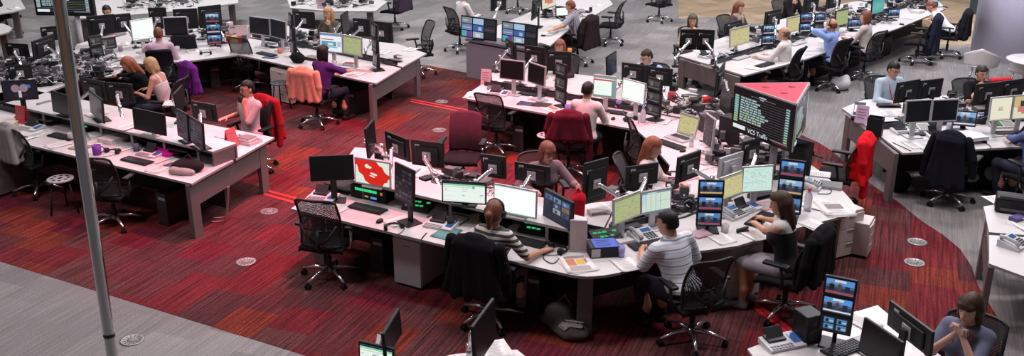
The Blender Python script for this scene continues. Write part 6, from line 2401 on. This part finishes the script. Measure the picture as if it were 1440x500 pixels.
pp('colourful magazine in front of the silver-framed pair', (757, 137), -10, .22, .30, 2, cat='magazine', name='magazine', photo=((-.8, -.7, .8, .7, (.32, .36, .40)), (-.4, -.4, .2, .4, (.16, .30, .42)), (.2, -.1, .6, .5, (.45, .35, .42))))
pp('orange and white leaflets before the small dark screens', (775, 152), 30, .20, .30, 3, cat='leaflet', name='leaflet', photo=((-.9, -.7, .2, .8, (.70, .16, .08)),))
pp('dark blue folder open on the far wing', (742, 146), -20, .30, .22, 1, (.04, .05, .09), cat='folder', name='folder', text=False)
pp('pink sheet propped on the far left desk', (122, 92), 10, .24, .32, 1, (.70, .38, .48), seed=5)
pp('teal folder left of the striped-top woman', (628, 328), -29, .22, .30, 1, (.10, .28, .27), cat='folder', name='folder', text=False)
pp('pink notebook on curved desk below the tilted monitor', (962, 250), 30, .30, .22, 1, (.62, .30, .38), cat='notebook', name='notebook', text=False)
pp('pink patterned folder above the typing woman', (1075, 289), 20, .28, .22, 2, (.66, .25, .36), cat='folder', name='folder', photo=((-.6, -.6, .7, .6, (.45, .40, .40)),))
pp('grey tray mat behind the dark grid monitor', (598, 243), -29, .26, .17, 1, (.18, .13, .14), cat='mat', name='desk_mat', text=False)
pp('blue paper before the dark silver-edged pair', (380, 81), -20, .26, .18, 1, (.05, .06, .14), cat='paper', text=False)
pp('yellow sticky notes behind the woman in headphones', (670, 312), 0, .10, .10, 1, (.70, .55, .25), cat='note', name='sticky_note', text=False)
# folders, boxes, bags
R_ = empty('ring_binder', 'black and blue box binder on the bow-fronted desk', 'binder', place((847, 356)), D(8))
MB().box((0, 0, .06), (.30, .21, .105), bev=.004).build('case', flat((.02, .018, .025)), R_)
MB().box((.02, 0, .1145), (.24, .212, .006)).build('blue_cover', flat((.05, .11, .52)), R_)
MB().box((.151, 0, .06), (.004, .20, .10)).build('blue_edge', flat((.06, .14, .60)), R_)
MB().box((-.09, -.106, .055), (.09, .003, .085)).build('white_label', LABELW, R_)
m = MB()
for q in range(4):
    m.box((.0 + .0 * q, .06 - .04 * q, .118), (.16 - .03 * (q % 2), .012, .002))
m.build('cover_print', flat((.02, .02, .08)), R_)
book('white ring binder at the bottom of the right pod pair', (1366, 193), 15, (.30, .34, .05), (.62, .62, .64), group='white ring binders')
book('white ring binder on top of the right pod pair', (1365, 193), 18, (.29, .33, .045), (.66, .66, .68), z=.781, group='white ring binders')
book('grey notebook on the rounded desk end beside the pale telephone', (1168, 262), -20, (.26, .22, .03), (.16, .15, .16), cat='notebook', name='notebook')
book('white open manual left of the purple pot', (142, 192), -60, (.24, .30, .05), (.55, .56, .55), cat='book', name='book')
book('white manual right of the purple pot', (160, 198), -30, (.26, .30, .06), (.60, .56, .57), cat='book', name='book')
book('grey tray right of the white manual', (180, 196), -29, (.22, .22, .08), (.22, .20, .19), cat='tray', name='paper_tray', page=False)
book('white booklet with green picture at the right end of the back left pod', (514, 99), -20, (.24, .26, .05), (.62, .58, .56), cat='book', name='book')
book('dark red wallet on the back left pod by the purple woman', (492, 92), -20, (.2, .1, .05), (.28, .05, .03), cat='wallet', name='wallet')
book('black folder on the far wing by the orange leaflets', (762, 148), -29, (.26, .2, .02), (.03, .03, .035))
book('white closed laptop right of the man in pink', (292, 69), 12, (.32, .22, .02), (.62, .60, .60), cat='laptop', name='laptop')
box_thing('pen_tray', 'tray of blue and green pens on the far wing corner', 'pen tray', (697, 125), -10, (.26, .14, .04), (.25, .3, .35))
for k, (dx, c) in enumerate(((-6, (.05, .2, .6)), (-2, (.05, .3, .5)), (3, (.05, .15, .5)))):
    m = MB()
    m.tube([(-.07, 0, .006), (.07, .01, .006)], .006, 8)
    o = m.build('pen', flat(c))
    o.location = place((697 + dx, 125 - k), .742)
    tag(o, ('blue pen lying nearest in the far wing tray', 'teal pen in the middle of the far wing tray', 'dark blue pen at the back of the far wing tray')[k], 'pen', 'pens in the tray')
box_thing('storage_box', 'pink-white storage box right of the small screen stack', 'box', (336, 50), 10, (.36, .26, .18), (.58, .42, .44))
for k, (px, c, lb) in enumerate((((322, 60), (.70, .14, .05), 'orange carton'), ((330, 61), (.75, .5, .1), 'yellow carton'), ((338, 60), (.70, .10, .05), 'red carton'), ((344, 60), (.05, .05, .06), 'black carton'))):
    box_thing('carton', lb + ' in the row before the pink storage box', 'carton', px, 10, (.09, .07, .14), c, lid=c, group='small cartons')
box_thing('hat_box', 'round-lidded pale box at the left edge of the left desk', 'box', (4, 190), 0, (.34, .28, .16), (.55, .45, .36), lid=(.50, .40, .32))
box_thing('calendar_box', 'white tray with grey picture at the end of the left block', 'tray', (344, 199), -29, (.42, .24, .04), (.62, .50, .52))
book('grey picture book in the tray at the end of left block', (348, 197), -29, (.2, .16, .05), (.18, .13, .15), z=.742, cat='book', name='book')
pl_ = flat((.5, .46, .47))
o = empty('printer', 'small black printer on the desk at the right edge', 'printer', place((1423, 296)), D(-25))
MB().box((0, 0, .09), (.36, .26, .17), bev=.02).build('case', BLACK, o)
MB().box((0, -.12, .185), (.30, .03, .06), rot=Matrix.Rotation(D(30), 3, 'X')).build('paper_guide', DARKGREY, o)
MB().box((0, -.131, .05), (.26, .006, .03)).build('paper_slot', flat((.1, .1, .1)), o)
o = empty('partition', 'pale vertical divider post beside the red bag', 'divider', place((813, 352)), D(-5))
MB().box((0, 0, .17), (.17, .05, .34), bev=.004).build('panel', flat((.60, .50, .53)), o)
MB().box((0, 0, .005), (.19, .09, .01)).build('foot', GREYP, o)
# soft things
R3 = I3
lump('shopping_bag', 'red bag standing on the desk beside the thick turned monitor', 'bag', place((812, 310)), 0, [('b', (0, 0, .14), (.075, .06, .14), roty(.05), .02), ('e', (.02, .0, .28), (.06, .05, .05), R3, .04), ('c', (-.03, 0, .30), (0, 0, .37), .012, .012, .01), ('c', (0, 0, .37), (.05, 0, .30), .012, .012, .01)], (.55, .015, .03), .009)
lump('magenta_folder', 'magenta plastic pouch on the left desk under the shelf', 'pouch', place((232, 215)), D(-29), [('b', (0, 0, .022), (.20, .12, .028), R3, .02), ('e', (.08, .03, .03), (.10, .07, .03), R3, .03)], (.62, .01, .32), .009)
lump('handbag', 'black and grey handbag on the corner of the left desk', 'bag', place((266, 240)), D(-10), [('e', (0, 0, .07), (.20, .12, .085), R3, .03), ('e', (-.08, -.04, .06), (.13, .09, .06), R3, .04), ('c', (-.1, 0, .12), (0, .02, .2), .014, .014, .02), ('c', (0, .02, .2), (.12, 0, .12), .014, .014, .02)], (.02, .018, .02), .01,
     parts=(('grey_cloth', [('e', (-.02, -.13, .035), (.17, .06, .05), R3, .03), ('e', (-.12, -.10, .04), (.08, .07, .05), R3, .03)], (.36, .32, .31)),))
lump('rucksack', 'dark grey bag with white sheets on the red carpet', 'bag', (*P2(796, 466, 0), 0), D(-35), [('e', (-.12, .05, .13), (.15, .14, .14), R3, .05), ('e', (.08, -.04, .07), (.20, .14, .08), R3, .05), ('c', (-.16, .1, .26), (-.08, .1, .34), .013, .013, .02), ('c', (-.08, .1, .34), (0, .1, .24), .013, .013, .02), ('c', (-.25, -.02, .08), (.1, -.15, .04), .04, .03, .03)], (.11, .105, .095), .013,
     parts=(('white_papers', [('b', (.12, -.07, .15), (.12, .08, .006), rotz(.3) @ rotx(.15), .0), ('b', (.05, -.12, .14), (.08, .06, .006), rotz(-.3) @ rotx(.4), .0)], (.50, .48, .44)),))
lump('holdall', 'black and silver holdall on the floor under the right pod', 'bag', (*P2(1372, 262, 0), 0), D(15), [('e', (0, 0, .18), (.32, .2, .19), R3, .05), ('e', (.16, -.1, .12), (.18, .13, .13), R3, .05)], (.016, .017, .02), .016, parts=(('silver_panel', [('e', (.06, -.16, .24), (.12, .07, .11), R3, .03), ('e', (-.2, -.12, .2), (.12, .08, .07), R3, .03)], (.30, .31, .33)), ('strap', [('c', (-.2, 0, .32), (0, -.05, .45), .016, .016, .02), ('c', (0, -.05, .45), (.2, 0, .32), .016, .016, .02)], (.02, .02, .02))))
lump('shopping_bag', 'crumpled white plastic bag on the floor behind the man in blue', 'bag', (*P2(1181, 126, 0), 0), 0, [('e', (0, 0, .12), (.19, .16, .13), R3, .05), ('e', (.1, .02, .2), (.07, .06, .09), R3, .05), ('e', (-.1, .0, .17), (.07, .06, .08), R3, .05)], (.55, .53, .56), .014)
lump('handbag', 'black handbag on the desk left of the peach jacket', 'bag', place((419, 88)), D(-30), [('e', (0, 0, .09), (.16, .09, .10), R3, .03), ('c', (-.1, 0, .15), (0, 0, .25), .012, .012, .02), ('c', (0, 0, .25), (.1, 0, .15), .012, .012, .02)], (.012, .012, .014), .011)
lump('rucksack', 'dark bag on the floor at the corner of right pod frame', 'bag', (*P2(1262, 268, 0), 0), 0, [('e', (0, 0, .13), (.16, .14, .14), R3, .05), ('e', (.05, -.05, .22), (.08, .08, .07), R3, .05)], (.012, .012, .013), .015)
lump('shopping_bag', 'yellow and white carrier bag on the far wing desk', 'bag', place((977, 147)), 0, [('e', (0, 0, .06), (.14, .10, .07), R3, .03)], (.55, .42, .25), .011, parts=(('red_wrapper', [('e', (.19, .0, .06), (.1, .08, .07), R3, .03)], (.60, .03, .03)),))
# cables
GC = 'cables and leads'
Z0 = .737
for lb, pts in (('black lead from the telephone to the front edge by the white pedestal', [(600, 327, Z0), (593, 335, Z0), (592, 341, Z0)]),
                ('thin black lead on the desk right of telephone', [(640, 318, Z0), (660, 306, Z0), (628, 300, Z0), (600, 305, Z0)]),
                ('black headset lead beside the phone of the striped-top woman', [(772, 350, Z0), (764, 362, Z0), (778, 370, Z0), (790, 358, Z0)]),
                ('white cable hanging under the left desk frame', [(300, 306, .02), (318, 303, .06), (321, 285, .3), (322, 262, .68)]),
                ('second white cable hanging under the left desk frame', [(297, 311, .02), (315, 309, .04), (319, 292, .25), (320, 262, .68)]),
                ('thin lead crossing the right pod worktop corner', [(1255, 200, Z0), (1281, 212, Z0)]),
                ('lead over the front edge of right pod near the hand', [(1385, 200, Z0), (1393, 206, Z0), (1391, 210, Z0)]),
                ('lead on the rounded desk end by the pale telephone', [(1150, 272, Z0), (1166, 272, Z0), (1168, 266, Z0), (1150, 262, Z0)]),
                ('long dark lead across the bottom right desk', [(1185, 478, Z0), (1200, 490, Z0), (1215, 500, Z0)])):
    cable(lb, pts, .005 if 'white' not in lb else .006, flat((.5, .48, .48)) if 'white' in lb and 'pedestal' not in lb else BLACK, GC)
# tangle of leads and hardware behind the screens in the heart of the pods
rr = random.Random(5)
for nm, (u, v), R, n in (('cable tangle below the display prism', (1062, 218), .62, 150), ('cable tangle far left behind the circle picture', (70, 100), 1.15, 420), ('cable tangle behind the olive and web pages', (440, 58), .7, 130), ('cable tangle behind the arms of the middle pod', (655, 266), .45, 45), ('cable tangle behind the pale column table', (935, 284), .42, 50), ('cable tangle on the right back desk', (1185, 24), 1.0, 200), ('cable tangle at the far end of the right back desk', (1270, 6), .8, 100), ('cable tangle left on the right back desk', (1075, 52), .7, 90), ('cable tangle on the far white desk at the top', (470, 4), .8, 90), ('cable tangle on the far top left desk', (225, 6), .9, 90), ('cable tangle on the far reading desk', (790, 20), .6, 60), ('cable tangle between screens of the back left pod', (285, 50), .6, 80), ('cable tangle behind the right pod screens', (1350, 150), .5, 60), ('cable tangle behind the grey small screens of the far wing', (965, 152), .5, 70)):
    c0 = at(u, v, .735)
    m = MB()
    mats = [BLACK, GREYP, flat((.55, .5, .52)), DARKGREY, flat((.10, .09, .10))]
    for k in range(n):
        a, q = rr.uniform(0, 6.28), R * math.sqrt(rr.random())
        p = Vector((q * math.cos(a), q * math.sin(a), .01))
        pts = [p]
        for j in range(3):
            p = p + Vector((rr.uniform(-.14, .14), rr.uniform(-.14, .14), rr.uniform(-.02, .05)))
            p.z = max(.008, p.z)
            pts.append(p)
        m.tube(pts, rr.choice((.004, .007, .011)), 5, rr.choice((0, 0, 1, 2, 3)))
        if k % 3 == 0:
            m.box(p + Vector((0, 0, .03)), (rr.uniform(.03, .12), rr.uniform(.05, .16), rr.uniform(.02, .10)), rr.choice((0, 0, 3, 4, 4, 2)), Matrix.Rotation(rr.uniform(0, 3), 3, 'Z'))
    o = m.build('cable_tangle', mats)
    o.location = c0
    tag(o, nm, 'cables', None, 'stuff')
# white cafe furniture beside the column
p = at(1436, 84, .74)
o = empty('round_table', 'white round table beside the lilac column', 'table', (p.x + .3, p.y, 0))
m = MB()
m.lathe([(.001, .715), (.5, .715), (.52, .728), (.5, .74), (.001, .74)], n=40)
m.build('table_top', WHITE, o)
m = MB()
m.lathe([(.28, 0), (.28, .012), (.05, .03), (.035, .1), (.035, .715)], n=24)
m.build('pedestal_base', WHITE, o)


def shell_chair(root):
    s = MB()
    def f(u, v):
        a = D(-100 + 200 * u)
        r = .30 + .03 * v
        return (r * math.sin(a), -r * math.cos(a) * .95, .44 + v * (.36 - .22 * abs(u - .5) * 2))
    s.grid(f, 20, 6, 0, .018)
    s.build('back_shell', WHITE, root)
    m = MB()
    m.lathe([(.001, .42), (.27, .42), (.30, .44), (.28, .465), (.001, .46)], n=30)
    m.build('seat', WHITE, root)
    for k in range(4):
        a = D(45 + 90 * k)
        l = MB()
        l.tube([(.18 * math.cos(a), .18 * math.sin(a), .42), (.26 * math.cos(a), .26 * math.sin(a), 0)], .012, 8)
        l.build('leg', ALU, root)


for px, hd, lb in (((1374, 122), 60, 'white shell chair beside the column behind man in black'), ((1436, 132), 100, 'white curved shell chair at the right edge beneath the round table')):
    p = at(*px, 0)
    inst('shell', shell_chair, 'shell_chair', lb, 'chair', (p.x, p.y, 0), D(hd - 90), 'white shell chairs')
lump('cushion', 'red cushion on the white chair behind the man in black', 'cushion', (*P2(1408, 112, .60), .5), 0, [('b', (0, 0, .06), (.20, .07, .07), rotz(.2), .0)], (.55, .02, .03), .014)


# more small things
for px, col, lb in (((801, 75), (.80, .26, .03), 'orange cup beside the reddish-haired person behind monitors'), ((1230, 186), (.012, .012, .014), 'black pot behind the black-hooded telephone of right pod'), ((640, 262), (.03, .03, .035), 'dark mug among the arms above the green list page'), ((1105, 255), (.04, .04, .05), 'dark mug beside the tall dark monitor'),
                    ((560, 268), (.5, .45, .46), 'pale mug behind the red picture screen'), ((930, 300), (.05, .04, .05), 'dark mug behind the hair of man in striped white shirt'), ((1335, 182), (.35, .33, .45), 'grey mug between the dark pair and the binders'), ((1000, 82), (.55, .5, .5), 'pale mug on the right back desk beside telephone'),
                    ((1160, 55), (.12, .1, .1), 'dark mug at the elbow of man in blue'), ((470, 92), (.55, .48, .5), 'pale mug below the web page'), ((250, 72), (.55, .45, .5), 'pale mug right of the man in pink'), ((170, 72), (.25, .22, .25), 'grey mug left of the white monitor'), ((100, 196), (.4, .4, .42), 'grey mug by the left keyboard'),
                    ((870, 150), (.22, .12, .35), 'violet mug right of person in white shirt'), ((798, 156), (.20, .12, .40), 'violet tumbler behind the chair with red jacket'), ((1240, 22), (.5, .1, .1), 'red mug by the teal picture')):
    item('mug', lb, px, 30 + px[0] % 90, col=col, group='mugs on the desks')
for px, rz, size, col, lb in (((1010, 300), 30, (.22, .30, .03), (.50, .42, .44), 'pale book left of the yellow listing'), ((985, 330), 30, (.2, .16, .02), (.45, .28, .34), 'pink notebook under the small screen stack'), ((880, 340), 25, (.2, .1, .03), (.55, .52, .5), 'white pad left of the telephone console'), ((940, 150), 20, (.2, .28, .05), (.5, .42, .42), 'pale book behind the open laptop'),
                              ((925, 142), -30, (.3, .2, .06), (.05, .045, .05), 'black box file behind grey small screens'), ((1000, 185), 20, (.25, .3, .22), (.03, .028, .03), 'black box file below the dark slanting monitor'), ((1030, 205), 40, (.2, .34, .40), (.025, .022, .025), 'black equipment case left of the display pole'), ((1040, 180), 10, (.28, .2, .34), (.022, .02, .022), 'black equipment case under the display prism'),
                              ((1105, 228), 60, (.2, .3, .12), (.028, .025, .028), 'black equipment case right of the display pole'), ((660, 250), -29, (.26, .14, .06), (.03, .028, .03), 'black box beside the arm bases above list page'), ((745, 262), -29, (.22, .16, .10), (.04, .037, .04), 'dark box behind the blank white page'), ((540, 222), -29, (.2, .14, .08), (.035, .03, .033), 'dark box by the edge-on monitor'),
                              ((842, 300), 20, (.24, .12, .05), (.5, .42, .44), 'pale box right of the red bag'), ((60, 120), 20, (.3, .2, .1), (.05, .045, .045), 'dark box right of the circle picture'), ((95, 78), 40, (.25, .2, .08), (.45, .4, .4), 'pale box file by the pole'), ((70, 150), -29, (.3, .22, .06), (.18, .15, .15), 'brown book on the left end of left shelf'),
                              ((420, 52), 20, (.26, .2, .08), (.05, .04, .045), 'dark box file left of the web page'), ((560, 82), -30, (.14, .09, .06), (.2, .17, .18), 'grey card holder on the far corner of the back left pod'), ((555, 86), -30, (.3, .1, .03), (.16, .10, .11), 'brown tray at the far corner of the back left pod'), ((340, 40), 10, (.3, .2, .05), (.4, .33, .34), 'pale file behind the storage box'),
                              ((1180, 46), 44, (.3, .2, .04), (.45, .42, .42), 'pale file below the olive page'), ((1090, 55), 44, (.26, .2, .03), (.5, .47, .47), 'pale file left of the yellow page'), ((1290, 18), 44, (.3, .22, .06), (.55, .52, .52), 'white file near the leaning person'), ((1350, 185), 5, (.2, .12, .04), (.05, .045, .045), 'black box behind the white ring binders'),
                              ((1430, 310), 30, (.16, .1, .05), (.08, .05, .2), 'violet tin beside the printer'), ((1180, 150), 20, (.1, .1, .1), (.02, .02, .02), '')):
    if lb:
        book(lb, px, rz, size, col, cat='box' if 'box' in lb or 'case' in lb or 'tin' in lb else ('tray' if 'tray' in lb else 'book'), name='box_file' if 'box' in lb or 'case' in lb or 'tin' in lb else ('paper_tray' if 'tray' in lb else 'book'), page='book' in lb or 'pad' in lb or 'file' in lb and 'box' not in lb)
for px, rz, n, lb in (((1000, 312), 30, 2, 'papers under the stack of small screens'), ((1120, 262), 60, 2, 'papers behind the bottle'), ((1110, 280), 50, 1, 'sheet below the mint green monitor'), ((690, 300), -29, 1, 'sheet under the list page monitor'), ((1150, 245), 70, 1, 'small sheet at the back of the rounded desk end'), ((975, 235), 30, 2, 'papers beside the tilted monitor back'),
                      ((850, 170), -20, 2, 'papers right of the chair with red jacket'), ((730, 130), -30, 2, 'papers between the telephone and magazine'), ((1010, 78), 44, 2, 'papers left of the pale telephone on right back desk'), ((1120, 78), 44, 1, 'sheet at the elbow of the balding man'), ((1330, 200), 5, 1, 'sheet right of dark jacket chair'), ((1250, 160), 0, 2, 'papers before the man in pale blue'),
                      ((1350, 150), 0, 2, 'papers before the man in black'), ((180, 178), -29, 2, 'papers on the left shelf behind magenta pouch'), ((140, 160), -29, 2, 'papers on the left shelf between the two slanted screens'), ((60, 188), -29, 2, 'papers at the telephone with blue screen'), ((215, 200), -29, 1, 'sheet under the left shelf'), ((240, 145), 10, 2, 'papers behind the left shelf by arms'),
                      ((140, 100), 15, 3, 'papers piled before the pink sheet'), ((165, 80), 0, 2, 'papers beside the small dark screen')):
    z = .935 if 'on the left shelf' in lb else .73
    paper_sheets(lb, px, rz, n=n, group=GP, z=z, seed=9)
box_thing('storage_box', 'tall black box on the right pod between sign card and control panel', 'box', (1229, 190), -30, (.20, .16, .26), (.012, .012, .014))
c0 = at(338, 139, 1.1)
o = item('mug', 'black cup held to the mouth of the man in pale pink shirt', (0, 0), 20, col=(.012, .012, .014))
o.location = (c0.x, c0.y, 1.06)

for px, rz, size, col, lb in (((105, 171), -29, (.34, .2, .10), (.02, .02, .022), 'black box under the left shelf beside the green-lit panel'), ((176, 192), -29, (.26, .18, .09), (.06, .05, .05), 'dark box under the left shelf behind the white manuals'), ((212, 205), -29, (.3, .2, .10), (.025, .023, .025), 'black box under the left shelf behind the dark blue mug'), ((258, 219), -29, (.3, .2, .10), (.03, .028, .03), 'black box under the right end of the left shelf'),
                              ((70, 174), -29, (.26, .18, .07), (.10, .08, .08), 'dark box under the left end of the left shelf'), ((113, 208), -20, (.24, .18, .015), (.30, .22, .17), 'brown envelope pad left of the purple pot'), ((243, 233), -29, (.2, .14, .012), (.03, .035, .09), 'dark blue pad below the magenta pouch'), ((20, 196), -20, (.28, .22, .03), (.06, .05, .055), 'dark folder before the round-lidded box'),
                              ((480, 267), -29, (.34, .2, .09), (.015, .014, .016), 'black box at the foot of the wide switched-off monitor'), ((650, 294), -29, (.3, .2, .12), (.03, .028, .03), 'black box under the shelf below the list page'), ((700, 312), -29, (.34, .2, .12), (.02, .02, .022), 'black box under the shelf behind the woman in headphones'), ((780, 330), -29, (.22, .2, .08), (.02, .02, .022), 'black box under the thick turned monitor'),
                              ((880, 322), 25, (.30, .2, .05), (.03, .03, .032), 'dark box at the foot of the olive green listing'), ((925, 308), 25, (.30, .2, .06), (.03, .028, .03), 'dark box at the foot of the pale green column table'), ((1010, 290), 28, (.26, .2, .08), (.03, .028, .03), 'dark box behind the first small screen stack'), ((1070, 277), 30, (.30, .14, .05), (.05, .045, .05), 'dark box at the foot of the mint green monitor'),
                              ((1208, 160), -20, (.16, .14, .16), (.014, .014, .016), 'black box on the far corner of the right pod left of sign card'), ((1250, 150), 0, (.34, .14, .04), (.03, .03, .03), 'black low box at the hands of the man in pale blue'), ((1340, 158), 0, (.30, .2, .05), (.06, .055, .055), 'dark box behind the small screen of the right pod'), ((1380, 160), 0, (.22, .2, .10), (.10, .09, .085), 'brown box left of the cream page'),
                              ((815, 163), -29, (.22, .16, .05), (.04, .038, .04), 'black box beneath the elbow of the person in white shirt'), ((720, 122), -29, (.36, .16, .06), (.03, .028, .03), 'black box at the foot of the left silver-framed monitor'), ((760, 130), -29, (.26, .14, .06), (.03, .028, .032), 'black box at the foot of the right silver-framed monitor'), ((880, 148), -29, (.30, .16, .05), (.05, .045, .05), 'dark box between the two white-page stands'),
                              ((1100, 66), 44, (.34, .2, .05), (.04, .038, .04), 'black box right of the first pair of small screens'), ((1165, 46), 44, (.34, .2, .05), (.04, .04, .042), 'black box before the olive page'), ((1215, 34), 44, (.34, .2, .06), (.04, .038, .04), 'black box before brown bob woman'), ((1230, 480), 30, (.3, .2, .03), (.45, .42, .43), 'pale box file beside the big dark monitor'),
                              ((380, 66), -30, (.30, .16, .07), (.06, .055, .055), 'dark box behind the dark silver-edged pair'), ((440, 84), -38, (.26, .18, .06), (.20, .14, .13), 'brown box left of the web page stand'), ((200, 60), 10, (.36, .2, .06), (.12, .10, .11), 'dark box at the foot of the bright white monitor'), ((250, 60), 10, (.34, .2, .05), (.10, .09, .10), 'dark box at the foot of the silver-framed dark monitor')):
    book(lb, px, rz, size, col, cat='box' if 'box' in lb else 'stationery', name='box_file' if 'box' in lb else 'pad', page='pad' in lb or 'folder' in lb)
for px, rz, lb in (((212, 218), -29, 'desk telephone left of the magenta pouch'), ((1320, 192), 5, 'desk telephone behind the dark jacket chair'), ((995, 80), 44, 'desk telephone on the right back desk behind cables'), ((420, 100), -38, 'desk telephone between headset bag and peach jacket')):
    if 'headset bag' not in lb:
        item('phone_black', lb, px, rz, group=GPH)
for px, rz, lb in (((1206, 168), 0, 'black headphones left of the sign card on the right pod'), ((160, 214), -20, 'black headphones right of the purple pot'), ((1352, 205), 30, 'black headphones before the white ring binders')):
    item('headset', lb, px, rz, group=GH)
for px, rz, n, lb in (((140, 200), -29, 2, 'papers between pole and purple pot'), ((170, 210), -29, 1, 'sheet behind the second left desk keyboard'), ((225, 238), -29, 2, 'papers at the front edge beside handbag'), ((40, 192), -29, 2, 'papers before the red sign card'), ((478, 292), -29, 1, 'sheet left of the keyboard under the red picture'), ((665, 330), -29, 2, 'papers left of the striped-top woman elbow'),
                      ((930, 355), 25, 1, 'sheet under the arm of the man in striped white shirt'), ((1060, 330), 28, 1, 'sheet right of the stapler'), ((1330, 180), 5, 2, 'papers before the small news screen'), ((1300, 205), 5, 1, 'second white sheet at the front of the right pod')):
    paper_sheets(lb, px, rz, n=n, group=GP, seed=13)
